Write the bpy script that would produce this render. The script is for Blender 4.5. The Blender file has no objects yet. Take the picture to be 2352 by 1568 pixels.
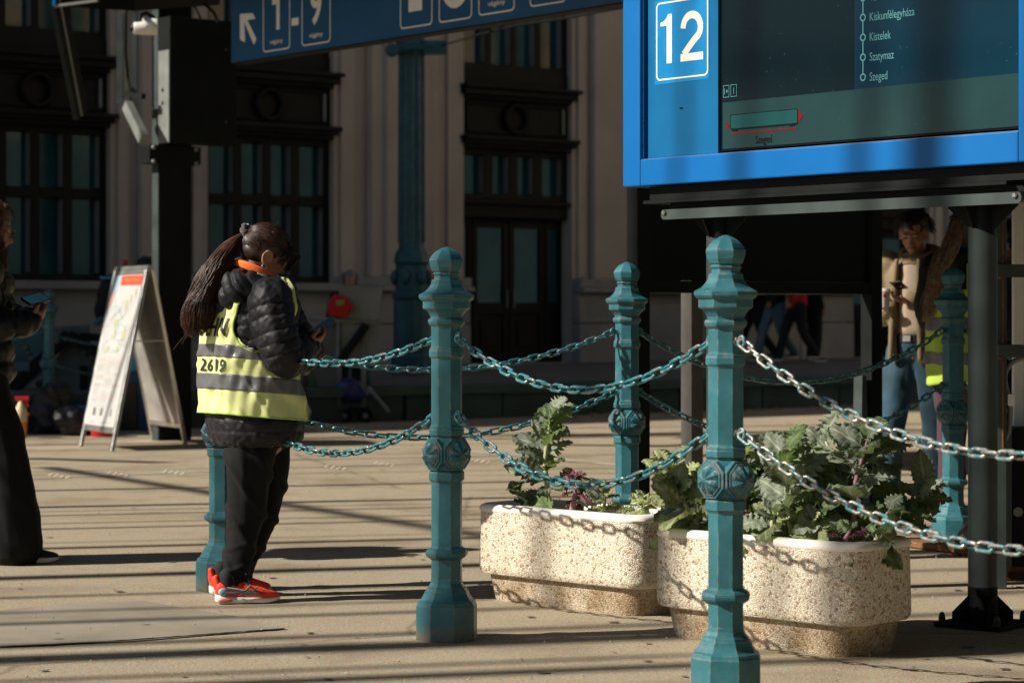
import bpy, bmesh, math, random
import numpy as np
from mathutils import Vector, Matrix, noise as mnoise
random.seed(7); RNG = np.random.default_rng(5)
R = math.radians
S = bpy.context.scene
COL = S.collection

# ---------------------------------------------------------------- camera, sky, sun, exposure
HC = 1.17; F = 5553.0; CX, HY = 1176.0, 720.0      # eye height; focal length and horizon in 2352-wide picture units
cam_d = bpy.data.cameras.new('camera'); cam = bpy.data.objects.new('camera', cam_d); COL.objects.link(cam)
cam.location = (0, 0, HC); cam.rotation_euler = (R(90), 0, 0)
cam_d.sensor_width = 36; cam_d.lens = 85.0; cam_d.shift_y = -64.0/2352
cam_d.clip_end = 2000; cam_d.clip_start = .1
cam_d.dof.use_dof = True; cam_d.dof.focus_distance = 9.2; cam_d.dof.aperture_fstop = 4.5
S.camera = cam
SUN_AZ = R(15.0); SUN_EL = R(36.0)                # travel direction of the light, measured from +X towards +Y
world = bpy.data.worlds.new('World'); S.world = world; world.use_nodes = True
wn = world.node_tree; bg = wn.nodes['Background']
sky = wn.nodes.new('ShaderNodeTexSky'); sky.sky_type = 'NISHITA'; sky.sun_disc = False
sky.sun_elevation = SUN_EL; sky.sun_rotation = R(255); sky.air_density = 1.0; sky.dust_density = .6; sky.ozone_density = 1.0
wn.links.new(sky.outputs[0], bg.inputs[0]); bg.inputs[1].default_value = .05
sun_d = bpy.data.lights.new('sun', 'SUN'); sun_d.energy = 5.0; sun_d.angle = R(.55); sun_d.color = (1.0, .93, .82)
sun = bpy.data.objects.new('sun', sun_d); COL.objects.link(sun)
sdir = Vector((math.cos(SUN_AZ)*math.cos(SUN_EL), math.sin(SUN_AZ)*math.cos(SUN_EL), -math.sin(SUN_EL)))
sun.rotation_euler = sdir.to_track_quat('-Z', 'Y').to_euler(); sun.location = (-20, -6, 20)
S.view_settings.view_transform = 'Standard'; S.view_settings.look = 'None'
S.view_settings.exposure = .50; S.view_settings.gamma = 1.0; S.view_settings.use_curve_mapping = False

# ---------------------------------------------------------------- helpers
def G(x, y, h=0.0):
    """point of the horizontal plane at height h seen at picture position x, y"""
    Y = F*(HC-h)/(y-HY); return Vector(((x-CX)/F*Y, Y, h))
def P(x, y, Y):
    return Vector(((x-CX)/F*Y, Y, HC-(y-HY)/F*Y))
TH = R(38)
U = Vector((math.cos(TH), math.sin(TH), 0)); V = Vector((-math.sin(TH), math.cos(TH), 0)); N = -V
Zv = Vector((0, 0, 1))
ORG = {}
def org(o): return ORG.get(o.name, Vector((0, 0, 0))) if o else Vector((0, 0, 0))

def tag(o, label=None, cat=None, group=None, kind=None):
    if label: o['label'] = label
    if cat: o['category'] = cat
    if group: o['group'] = group
    if kind: o['kind'] = kind
    return o
def thing(name, label, cat, loc, group=None):
    o = bpy.data.objects.new(name, None); COL.objects.link(o); o.location = loc
    o.empty_display_size = .1
    ORG[o.name] = Vector(loc); tag(o, label, cat, group); return o

class MB:
    def __init__(s): s.v = []; s.f = []
    def add(s, vs, fs):
        b = len(s.v); s.v += [tuple(p) for p in vs]; s.f += [tuple(b+i for i in f) for f in fs]; return s
    def box(s, c, size, ax=None):
        c = Vector(c); X, Y, Z = ax if ax else (Vector((1,0,0)), Vector((0,1,0)), Zv)
        hx, hy, hz = size[0]/2, size[1]/2, size[2]/2
        vs = [c+X*(i*hx)+Y*(j*hy)+Z*(k*hz) for k in (-1,1) for j in (-1,1) for i in (-1,1)]
        return s.add(vs, [(0,2,3,1),(4,5,7,6),(0,1,5,4),(2,6,7,3),(0,4,6,2),(1,3,7,5)])
    def bar(s, a, b, w, d, side=None):
        a, b = Vector(a), Vector(b); z = (b-a); L = z.length; z.normalize()
        x = Vector(side) if side else (z.cross(Zv) if abs(z.z) < .95 else Vector((1,0,0)))
        x = (x - z*x.dot(z)).normalized(); y = z.cross(x)
        return s.box((a+b)/2, (w, d, L), (x, y, z))
    def tube(s, pts, r, n=8, cap=True, closed=False):
        pts = [Vector(p) for p in pts]; m = len(pts)
        rs = r if isinstance(r, (list, tuple, np.ndarray)) else [r]*m
        vs = []; up = None
        for i, p in enumerate(pts):
            if closed: t = pts[(i+1) % m]-pts[i-1]
            else: t = (pts[min(i+1, m-1)]-pts[max(i-1, 0)])
            t = t.normalized() if t.length > 1e-9 else Vector((0,0,1))
            if up is None:
                up = Vector((0,0,1)) if abs(t.z) < .9 else Vector((1,0,0))
            up = (up - t*up.dot(t)); up = up.normalized() if up.length > 1e-6 else t.orthogonal().normalized()
            sd = t.cross(up)
            for k in range(n):
                a = 2*math.pi*k/n; vs.append(p+(up*math.cos(a)+sd*math.sin(a))*rs[i])
        fs = []
        for i in range(m if closed else m-1):
            j = (i+1) % m
            for k in range(n):
                q = (k+1) % n; fs.append((i*n+k, j*n+k, j*n+q, i*n+q))
        if cap and not closed:
            fs.append(tuple(range(n))); fs.append(tuple((m-1)*n+k for k in reversed(range(n))))
        return s.add(vs, fs)
    def limb(s, pts, rs, n=16, sub=5):
        """rounded, smoothly tapering closed tube"""
        pts = [Vector(p) for p in pts]; P0 = [pts[0]*2-pts[1]]+pts+[pts[-1]*2-pts[-2]]
        R0 = [rs[0]]+list(rs)+[rs[-1]]
        out = []; ro = []
        for i in range(1, len(P0)-2):
            for k in range(sub):
                t = k/sub; a, b, c, d = P0[i-1], P0[i], P0[i+1], P0[i+2]
                out.append(.5*((2*b)+(c-a)*t+(2*a-5*b+4*c-d)*t*t+(3*b-a-3*c+d)*t**3))
                ro.append(R0[i]*(1-t)+R0[i+1]*t)
        out.append(pts[-1]); ro.append(rs[-1])
        d0 = (out[0]-out[1]).normalized(); d1 = (out[-1]-out[-2]).normalized()
        pre = [(out[0]+d0*rs[0]*math.sin(a), rs[0]*math.cos(a)) for a in (1.45, 1.1, .7, .35)]
        post = [(out[-1]+d1*rs[-1]*math.sin(a), rs[-1]*math.cos(a)) for a in (.35, .7, 1.1, 1.45)]
        al = pre+list(zip(out, ro))+post
        return s.tube([a[0] for a in al], [a[1] for a in al], n)
    def ell(s, c, r, ax=None, n=16, m=10):
        c = Vector(c); X, Y, Z = ax if ax else (Vector((1,0,0)), Vector((0,1,0)), Zv)
        vs = []; fs = []
        for i in range(1, m):
            a = math.pi*i/m
            for k in range(n):
                b = 2*math.pi*k/n
                vs.append(c+X*(r[0]*math.sin(a)*math.cos(b))+Y*(r[1]*math.sin(a)*math.sin(b))+Z*(r[2]*math.cos(a)))
        for i in range(m-2):
            for k in range(n):
                q = (k+1) % n; fs.append((i*n+k, (i+1)*n+k, (i+1)*n+q, i*n+q))
        t = len(vs); vs.append(c+Z*r[2]); vs.append(c-Z*r[2])
        for k in range(n):
            q = (k+1) % n; fs.append((t, k, q)); fs.append((t+1, (m-2)*n+q, (m-2)*n+k))
        return s.add(vs, fs)
    def rings(s, rings, cap=True, closed=False):
        n = len(rings[0]); vs = [p for r in rings for p in r]; fs = []; m = len(rings)
        for i in range(m if closed else m-1):
            j = (i+1) % m
            for k in range(n):
                q = (k+1) % n; fs.append((i*n+k, i*n+q, j*n+q, j*n+k))
        if cap and not closed: fs.append(tuple(reversed(range(n)))); fs.append(tuple((m-1)*n+k for k in range(n)))
        return s.add(vs, fs)
    def lathe(s, c, prof, n=24, rot=0.0, cap=True, ax=None):
        c = Vector(c); X, Y, Z = ax if ax else (Vector((1,0,0)), Vector((0,1,0)), Zv)
        return s.rings([[c+X*(r*math.cos(rot+2*math.pi*k/n))+Y*(r*math.sin(rot+2*math.pi*k/n))+Z*z for k in range(n)] for z, r in prof], cap)
    def prism(s, poly, d0, d1, o, X, Y):
        """polygon (x,y) in plane o,X,Y extruded along X x Y from d0 to d1"""
        o, X, Y = Vector(o), Vector(X), Vector(Y); Z = X.cross(Y)
        n = len(poly)
        vs = [o+X*x+Y*y+Z*d0 for x, y in poly]+[o+X*x+Y*y+Z*d1 for x, y in poly]
        return s.add(vs, [tuple(reversed(range(n))), tuple(range(n, 2*n))]+[(k, (k+1) % n, (k+1) % n+n, k+n) for k in range(n)])
    def mesh(s, name, o=Vector((0,0,0))):
        me = bpy.data.meshes.new(name)
        me.from_pydata([(v[0]-o[0], v[1]-o[1], v[2]-o[2]) for v in s.v], [], s.f); me.validate(); me.update(); return me
    def build(s, name, m, parent=None, smooth=False, bevel=0, seg=2, subsurf=0, fixn=True):
        me = s.mesh(name, org(parent))
        if fixn:
            bm = bmesh.new(); bm.from_mesh(me); bmesh.ops.recalc_face_normals(bm, faces=bm.faces); bm.to_mesh(me); bm.free()
        return link(name, me, m, parent, smooth, bevel, seg, subsurf)
def link(name, me, m, parent=None, smooth=False, bevel=0, seg=2, subsurf=0):
    o = bpy.data.objects.new(name, me); COL.objects.link(o); o.parent = parent; ORG[o.name] = org(parent)
    if m: me.materials.append(m) if not me.materials else None
    if smooth is True: me.polygons.foreach_set('use_smooth', [True]*len(me.polygons))
    elif smooth:
        me.polygons.foreach_set('use_smooth', [True]*len(me.polygons))
        try: me.set_sharp_from_angle(angle=R(smooth))
        except Exception: pass
    if bevel:
        b = o.modifiers.new('bevel', 'BEVEL'); b.width = bevel; b.segments = seg; b.limit_method = 'ANGLE'; b.angle_limit = R(35)
    if subsurf:
        b = o.modifiers.new('subsurf', 'SUBSURF'); b.levels = b.render_levels = subsurf
    return o
def struct(o): o['kind'] = 'structure'; return o
def copy_tree(o, parent=None, off=None):
    c = o.copy(); COL.objects.link(c); c.parent = parent
    for ch in list(o.children): copy_tree(ch, c)
    return c

def fuse(mb, voxel, smooth=3, disp=None, org_=Vector((0,0,0))):
    me = mb.mesh('fuse'); ob = bpy.data.objects.new('fuse', me); COL.objects.link(ob)
    m = ob.modifiers.new('r', 'REMESH'); m.mode = 'VOXEL'; m.voxel_size = voxel
    if smooth:
        q = ob.modifiers.new('s', 'SMOOTH'); q.factor = .5; q.iterations = smooth
    dg = bpy.context.evaluated_depsgraph_get(); e = ob.evaluated_get(dg)
    me2 = bpy.data.meshes.new_from_object(e)
    bpy.data.objects.remove(ob); bpy.data.meshes.remove(me)
    n = len(me2.vertices); co = np.empty(n*3); me2.vertices.foreach_get('co', co); co = co.reshape(-1, 3)
    if disp:
        no = np.empty(n*3); me2.vertices.foreach_get('normal', no); no = no.reshape(-1, 3)
        co = co+no*disp(co, no)[:, None]
    co = co-np.array(org_)
    me2.vertices.foreach_set('co', co.ravel()); me2.update()
    me2.polygons.foreach_set('use_smooth', [True]*len(me2.polygons))
    return me2
def fused(name, mb, m, parent, voxel, smooth=3, disp=None):
    me = fuse(mb, voxel, smooth, disp, org(parent)); me.name = name; me.materials.clear()
    return link(name, me, m, parent, True)

_ndirs = RNG.normal(size=(40, 3)); _nph = RNG.uniform(0, 6.28, 40)
def snoise(co, sc, k=7, seed=0):
    out = np.zeros(len(co))
    for i in range(k):
        d = _ndirs[(i*3+seed*5) % 40]; d = d/np.linalg.norm(d)
        out += np.sin(co@d*sc*(1+.37*i)+_nph[(i+seed*7) % 40]+1.7*np.sin(co@_ndirs[(i*5+seed+1) % 40]*sc*.4))/(1+.3*i)
    return out/3.0

# ---------------------------------------------------------------- materials
MATS = {}
def nd(t, typ, **kw):
    n = t.nodes.new(typ)
    for k, v in kw.items(): setattr(n, k, v)
    return n
def inp(n, **kw):
    for k, v in kw.items():
        n.inputs[k.replace('_', ' ')].default_value = v
    return n
def base_mat(name, col, rough=.6, metal=0.0, spec=.5):
    m = bpy.data.materials.new(name); m.use_nodes = True; t = m.node_tree; b = t.nodes['Principled BSDF']
    b.inputs['Base Color'].default_value = (*col, 1); b.inputs['Roughness'].default_value = rough
    b.inputs['Metallic'].default_value = metal; b.inputs['Specular IOR Level'].default_value = spec
    MATS[name] = m; return m, t, b
def coords(t, kind='Object'):
    return nd(t, 'ShaderNodeTexCoord').outputs[kind]
def ramp(t, fac, stops):
    r = nd(t, 'ShaderNodeValToRGB'); e = r.color_ramp.elements
    while len(e) < len(stops): e.new(.5)
    for i, (p, c) in enumerate(stops):
        e[i].position = p; e[i].color = (*c, 1) if len(c) == 3 else c
    t.links.new(fac, r.inputs[0]); return r.outputs[0]
def mixc(t, fac, a, b, mode='MIX'):
    n = nd(t, 'ShaderNodeMix', data_type='RGBA', blend_type=mode)
    for s_, v in ((n.inputs[0], fac), (n.inputs[6], a), (n.inputs[7], b)):
        if hasattr(v, 'links') or isinstance(v, bpy.types.NodeSocket): t.links.new(v, s_)
        elif isinstance(v, (int, float)): s_.default_value = v
        else: s_.default_value = (*v, 1)
    return n.outputs[2]
def math_(t, op, a, b=None, c=None):
    n = nd(t, 'ShaderNodeMath', operation=op)
    for i, v in enumerate((a, b, c)):
        if v is None: continue
        if isinstance(v, bpy.types.NodeSocket): t.links.new(v, n.inputs[i])
        else: n.inputs[i].default_value = v
    return n.outputs[0]
def noise_(t, co, scale, detail=5, rough=.55, out=0):
    n = nd(t, 'ShaderNodeTexNoise'); n.inputs['Scale'].default_value = scale; n.inputs['Detail'].default_value = detail
    n.inputs['Roughness'].default_value = rough; t.links.new(co, n.inputs['Vector']); return n.outputs[out]
def bump_(t, b, h, strength=.3, dist=.01, normal=None):
    n = nd(t, 'ShaderNodeBump'); n.inputs['Strength'].default_value = strength; n.inputs['Distance'].default_value = dist
    t.links.new(h, n.inputs['Height'])
    if normal is not None: t.links.new(normal, n.inputs['Normal'])
    t.links.new(n.outputs[0], b.inputs['Normal']); return n.outputs[0]
def vmat(name, col, rough=.6, metal=0.0, var=.25, vs=6, bs=120, bump=.15, bd=.002, spec=.5, col2=None, thr=.6, kind='Object'):
    """colour with large and small scale variation, roughness breakup and fine relief"""
    m, t, b = base_mat(name, col, rough, metal, spec); c = coords(t, kind)
    n1 = noise_(t, c, vs, 6); n2 = noise_(t, c, bs, 4)
    dark = tuple(x*(1-var) for x in col); lite = tuple(min(1, x*(1+var)) for x in col)
    cc = ramp(t, n1, [(.3, dark), (.7, lite)])
    if col2: cc = mixc(t, ramp(t, noise_(t, c, vs*2.3, 8, .65), [(thr, (0,0,0)), (thr+.06, (1,1,1))]), cc, col2)
    t.links.new(cc, b.inputs['Base Color'])
    rr = nd(t, 'ShaderNodeMapRange'); t.links.new(n1, rr.inputs[0]); rr.inputs[3].default_value = max(0, rough-.12); rr.inputs[4].default_value = min(1, rough+.12)
    t.links.new(rr.outputs[0], b.inputs['Roughness'])
    if bump: bump_(t, b, n2, bump, bd)
    return m

def paint_mat(name, col, wear=(.42, .22, .13), rust=(.50, .17, .03), scale=1.0, amount=.75):
    """thick old gloss paint on cast iron, worn to primer along the arrises"""
    m, t, b = base_mat(name, col, .42); c0 = coords(t); oi_ = nd(t, 'ShaderNodeObjectInfo')
    ad_ = nd(t, 'ShaderNodeVectorMath', operation='ADD'); t.links.new(c0, ad_.inputs[0]); t.links.new(oi_.outputs['Location'], ad_.inputs[1]); c = ad_.outputs[0]
    n1 = noise_(t, c, 7*scale, 6); n2 = noise_(t, c, 55*scale, 5, .6); n3 = noise_(t, c, 160*scale, 3)
    cc = ramp(t, n1, [(.3, tuple(x*.78 for x in col)), (.5, col), (.72, tuple(min(1, x*1.3+.012) for x in col))])
    # run marks and dull bloom
    mp = nd(t, 'ShaderNodeMapping'); mp.inputs['Scale'].default_value = (30, 30, 3); t.links.new(c, mp.inputs[0])
    st = noise_(t, mp.outputs[0], 1.0, 4)
    cc = mixc(t, ramp(t, st, [(.60, (0,0,0)), (.75, (.35,.35,.35))]), cc, tuple(min(1, x*1.2+.05) for x in col))
    bv = nd(t, 'ShaderNodeBevel', samples=4); bv.inputs['Radius'].default_value = .0045/scale**.5
    ge = nd(t, 'ShaderNodeNewGeometry')
    dp = nd(t, 'ShaderNodeVectorMath', operation='DOT_PRODUCT'); t.links.new(bv.outputs[0], dp.inputs[0]); t.links.new(ge.outputs['Normal'], dp.inputs[1])
    edge = nd(t, 'ShaderNodeMapRange'); t.links.new(dp.outputs['Value'], edge.inputs[0])
    edge.inputs[1].default_value = .998; edge.inputs[2].default_value = .955; edge.inputs[3].default_value = 0; edge.inputs[4].default_value = 1
    nz = ramp(t, noise_(t, c, 28*scale, 7, .7), [(.47, (0,0,0)), (.60, (1,1,1))])
    e = math_(t, 'MULTIPLY', edge.outputs[0], nz); e = math_(t, 'MULTIPLY', e, amount)
    cc = mixc(t, e, cc, wear)
    chips = ramp(t, noise_(t, c, 34*scale, 8, .68), [(.70, (0,0,0)), (.715, (1,1,1))])
    cc = mixc(t, math_(t, 'MULTIPLY', chips, .75), cc, mixc(t, n2, rust, wear))
    # splash dirt and rust creeping up from the pavement, runs below the mouldings
    sz = nd(t, 'ShaderNodeSeparateXYZ'); t.links.new(c0, sz.inputs[0])
    zz_ = nd(t, 'ShaderNodeMapRange'); t.links.new(sz.outputs[2], zz_.inputs[0]); zz_.inputs[1].default_value = .0; zz_.inputs[2].default_value = .07; zz_.inputs[3].default_value = 1; zz_.inputs[4].default_value = 0
    dm = math_(t, 'MULTIPLY', zz_.outputs[0], ramp(t, noise_(t, c, 38, 6, .65), [(.42, (0,0,0)), (.55, (1,1,1))]))
    cc = mixc(t, dm, cc, (.20, .13, .07))
    cc = mixc(t, ramp(t, noise_(t, mp.outputs[0], 2.2, 6, .7), [(.62, (0,0,0)), (.72, (.5,.5,.5))]), cc, (.012,.055,.065))
    t.links.new(cc, b.inputs['Base Color'])
    t.links.new(ramp(t, n2, [(.3, (.30,.30,.30)), (.7, (.55,.55,.55))]), b.inputs['Roughness'])
    hh = mixc(t, .35, n2, n3); hh = mixc(t, chips, hh, (0,0,0))
    bump_(t, b, hh, .45, .0022)
    return m

TEAL = (.026, .136, .162)
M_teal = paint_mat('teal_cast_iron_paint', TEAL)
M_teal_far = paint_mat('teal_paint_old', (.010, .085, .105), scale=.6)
M_black = vmat('black_painted_steel', (.0075, .0095, .009), .6, 0, .3, 5, 160, .08, spec=.12)
M_black2 = vmat('black_gloss_panel', (.004, .005, .0045), .35, 0, .2, 3, 120, .02, spec=.12)
M_grey = vmat('grey_painted_steel', (.048, .062, .060), .45, 0, .25, 6, 220, .08, spec=.3, col2=(.16,.16,.15), thr=.70)
M_greyl = vmat('light_grey_steel', (.18, .19, .175), .45, .0, .2, 5, 200, .06)
M_alu = vmat('brushed_aluminium', (.62, .62, .60), .34, .9, .1, 10, 300, .04)
M_bolt = vmat('bright_bolt_steel', (.55, .54, .50), .3, 1, .15, 20, 200, .05)
M_rust = vmat('rusty_bolt_steel', (.20, .09, .035), .8, .2, .4, 20, 200, .3, col2=(.32,.17,.07), thr=.55)
M_blue = vmat('blue_gloss_casing', (.0, .120, .38), .38, 0, .06, 1.5, 140, .015, spec=.3)
M_blue2 = vmat('blue_front_panel', (.002, .115, .28), .34, 0, .10, 3, 140, .01, spec=.3)
M_bluesign = vmat('dark_blue_sign_face', (.003, .075, .19), .38, 0, .12, 2, 100, .02)
M_white = vmat('white_lettering', (.78, .76, .70), .5, 0, .04, 8, 100, .0)
M_whitep = vmat('white_paint', (.72, .71, .66), .45, 0, .08, 4, 120, .05)
M_glassd = vmat('dark_window_glass', (.007, .055, .065), .06, 0, .35, 1.2, 2.0, .05, .01, spec=.7)
M_frame = vmat('dark_brown_joinery', (.0045, .0034, .0025), .6, 0, .3, 4, 80, .15, spec=.25)
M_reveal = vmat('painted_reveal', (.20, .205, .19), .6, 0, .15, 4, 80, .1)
M_skin, t_, b_ = base_mat('skin', (.36, .175, .105), .48)
b_.inputs['Subsurface Weight'].default_value = .2; b_.inputs['Subsurface Radius'].default_value = (.012, .004, .002); b_.inputs['Subsurface Scale'].default_value = .6
c_ = coords(t_); t_.links.new(ramp(t_, noise_(t_, c_, 30, 4), [(.3, (.31,.135,.078)), (.7, (.40,.20,.12))]), b_.inputs['Base Color']); bump_(t_, b_, noise_(t_, c_, 700, 2), .15, .0005)
def cloth(name, col, rough=.8, ws=900, sheen=.3, var=.2, spec=.3, vs=8):
    m = vmat(name, col, rough, 0, var, vs, ws, .25, .0008, spec)
    m.node_tree.nodes['Principled BSDF'].inputs['Sheen Weight'].default_value = sheen
    m.node_tree.nodes['Principled BSDF'].inputs['Sheen Roughness'].default_value = .4
    return m
M_puffer = cloth('black_quilted_nylon', (.0095, .0085, .0115), .55, 400, .06, .2, .3)
M_puffer2 = cloth('black_shiny_nylon', (.006, .006, .007), .42, 400, .02, .2, .3)
M_trouser = cloth('black_jersey', (.0065, .006, .0068), .8, 900, .05, .2, .2)
M_darkcloth = cloth('dark_cloth', (.012, .012, .014), .8, 300, .1)
M_vest = cloth('fluorescent_yellow_polyester', (.74, .785, .34), .6, 900, .3, .05)
M_vest2 = cloth('yellow_green_polyester', (.42, .58, .07), .6, 900, .2, .05)
M_reflect = cloth('grey_reflective_tape', (.13, .128, .132), .38, 900, .1, .08, .6)
M_orange = cloth('orange_collar_cloth', (.85, .16, .015), .7, 600, .2, .08)
M_lblue = cloth('light_blue_collar_cloth', (.22, .42, .48), .7, 600, .2, .05)
M_jeans = cloth('blue_denim', (.022, .058, .085), .8, 500, .2, .45, vs=5)
M_khaki = cloth('khaki_jacket_cotton', (.19, .145, .08), .8, 400, .2, .15)
M_cream = cloth('cream_knit', (.44, .34, .25), .85, 300, .2, .1)
M_red = cloth('red_cloth', (.42, .012, .010), .7, 300, .1, .12)
M_blueb = cloth('blue_hood_cloth', (.01, .10, .32), .7, 300, .1, .12)
M_purple = cloth('purple_grey_cloth', (.07, .035, .05), .8, 400, .1, .12)
M_brownskin = M_skin
M_phone = base_mat('phone_black_glass', (.004, .004, .005), .12)[0]
M_screenp = base_mat('phone_screen_dark', (.015, .02, .022), .08)[0]
def hair_mat(name, c1, c2, rough=.38):
    m, t, b = base_mat(name, c1, rough, 0, .5); c = coords(t)
    oi = noise_(t, c, 40, 3)
    t.links.new(ramp(t, oi, [(.3, c1), (.72, c2)]), b.inputs['Base Color']); return m
M_hair = hair_mat('dark_brown_hair', (.010, .0055, .0045), (.042, .019, .013))
M_hairtip = hair_mat('reddish_brown_hair', (.035, .012, .007), (.15, .05, .022))
M_hairblond = hair_mat('blond_brown_hair', (.26, .14, .065), (.80, .56, .34))
M_hairbrown = hair_mat('golden_brown_hair', (.04, .017, .007), (.19, .09, .035))
M_hairgrey = hair_mat('grey_brown_hair', (.08, .068, .062), (.30, .26, .23))
M_hairbl = hair_mat('black_hair', (.005, .004, .004), (.018, .012, .009))

# asphalt
M_ground, t_, b_ = base_mat('worn_asphalt', (.3, .25, .19), .85, 0, .3); c_ = coords(t_)
big = noise_(t_, c_, .45, 5); mid = noise_(t_, c_, 3.2, 6, .6); fine = noise_(t_, c_, 260, 3, .7); fine2 = noise_(t_, c_, 90, 3, .6)
cc = ramp(t_, big, [(.28, (.235,.195,.135)), (.5, (.290,.243,.172)), (.72, (.330,.285,.210))])
cc = mixc(t_, .35, cc, ramp(t_, mid, [(.3, (.20,.165,.112)), (.7, (.37,.315,.23))]))
cc = mixc(t_, .55, cc, ramp(t_, fine, [(.32, (.11,.085,.062)), (.5, (.27,.22,.165)), (.68, (.50,.43,.34))]), 'MIX')
cc = mixc(t_, .45, cc, ramp(t_, noise_(t_, c_, 75, 5, .75), [(.36, (.15,.12,.085)), (.5, (.32,.27,.195)), (.64, (.50,.44,.34))]))
vor = nd(t_, 'ShaderNodeTexVoronoi'); vor.inputs['Scale'].default_value = 130; t_.links.new(c_, vor.inputs['Vector'])
cc = mixc(t_, .16, cc, vor.outputs['Color'], 'OVERLAY'); cc = mixc(t_, 1.0, cc, (1.15,1.135,1.09), 'MULTIPLY')
# brown dirt patches and stains
cc = mixc(t_, ramp(t_, noise_(t_, c_, 1.1, 8, .65), [(.50, (0,0,0)), (.66, (.60,.60,.60))]), cc, (.18,.130,.085))
cc = mixc(t_, ramp(t_, noise_(t_, c_, .8, 7, .7, 0), [(.30, (.5,.5,.5)), (.44, (0,0,0))]), cc, (.36,.315,.25))
v3 = nd(t_, 'ShaderNodeTexVoronoi', feature='DISTANCE_TO_EDGE'); v3.inputs['Scale'].default_value = .22; t_.links.new(mixc(t_, .12, c_, noise_(t_, c_, 2.5, 6, .6, 1)), v3.inputs['Vector'])
cc = mixc(t_, ramp(t_, v3.outputs['Distance'], [(.0, (.5,.5,.5)), (.0028, (0,0,0))]), cc, (.08,.06,.045))
cc = mixc(t_, ramp(t_, noise_(t_, c_, 14, 3, .5), [(.74, (0,0,0)), (.76, (.5,.5,.5))]), cc, (.10,.08,.06))
t_.links.new(cc, b_.inputs['Base Color'])
hh = mixc(t_, .5, fine, vor.outputs['Distance']); hh = mixc(t_, .25, hh, fine2)
bump_(t_, b_, hh, .75, .006)
M_patch = vmat('smooth_concrete_patch', (.25, .215, .165), .8, 0, .22, 2.5, 320, .5, .0015)
M_crack = vmat('dark_joint_dirt', (.035, .026, .018), .95, 0, .3, 30, 200, .3)
M_line = vmat('worn_road_paint', (.40, .36, .29), .75, 0, .2, 6, 200, .3)
M_dot = vmat('tactile_stud', (.60, .54, .43), .6, 0, .1, 6, 200, .2)

# exposed aggregate
def aggregate(name, dirt):
    m, t, b = base_mat(name, (.6, .5, .4), .7, 0, .35); c = coords(t)
    ds = noise_(t, c, 30, 2, .5, 1)
    cm = mixc(t, .02, c, ds)
    v1 = nd(t, 'ShaderNodeTexVoronoi'); v1.inputs['Scale'].default_value = 125; v1.inputs['Randomness'].default_value = 1; t.links.new(cm, v1.inputs['Vector'])
    v2 = nd(t, 'ShaderNodeTexVoronoi', feature='DISTANCE_TO_EDGE'); v2.inputs['Scale'].default_value = 125; t.links.new(cm, v2.inputs['Vector'])
    sp = nd(t, 'ShaderNodeSeparateColor'); t.links.new(v1.outputs['Color'], sp.inputs[0])
    peb = ramp(t, sp.outputs[0], [(0, (.17,.060,.022)), (.05, (.36,.12,.035)), (.095, (.50,.23,.10)), (.11, (.70,.60,.44)), (.45, (.82,.74,.59)), (.75, (.88,.82,.70)), (.93, (.56,.43,.28))])
    r = peb.node; r.color_ramp.interpolation = 'CONSTANT'
    peb = mixc(t, .25, peb, ramp(t, noise_(t, c, 3, 5), [(.3, (.66,.57,.43)), (.7, (.92,.87,.77))]))
    gap = ramp(t, v2.outputs['Distance'], [(.0, (0,0,0)), (.085, (1,1,1))])
    cc = mixc(t, gap, (.36,.28,.19), peb)
    if dirt:
        cc = mixc(t, ramp(t, noise_(t, c, 7, 6, .6), [(.30, (0,0,0)), (.62, (.8,.8,.8))]), cc, (.33,.225,.105), 'MULTIPLY')
        cc = mixc(t, .18, cc, (.30,.20,.09))
    t.links.new(cc, b.inputs['Base Color'])
    h = ramp(t, v2.outputs['Distance'], [(0, (0,0,0)), (.25, (1,1,1))]); h = mixc(t, .35, h, sp.outputs[1])
    bump_(t, b, h, .75, .003); return m
M_agg = aggregate('exposed_aggregate', False); M_aggd = aggregate('dirty_exposed_aggregate', True)
M_rim = vmat('pale_concrete_rim', (.78, .73, .66), .6, 0, .16, 9, 240, .25, .001, col2=(.42,.36,.28), thr=.68)
M_soil = vmat('dark_soil', (.045, .027, .015), .95, 0, .5, 30, 110, 1, .02)

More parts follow.
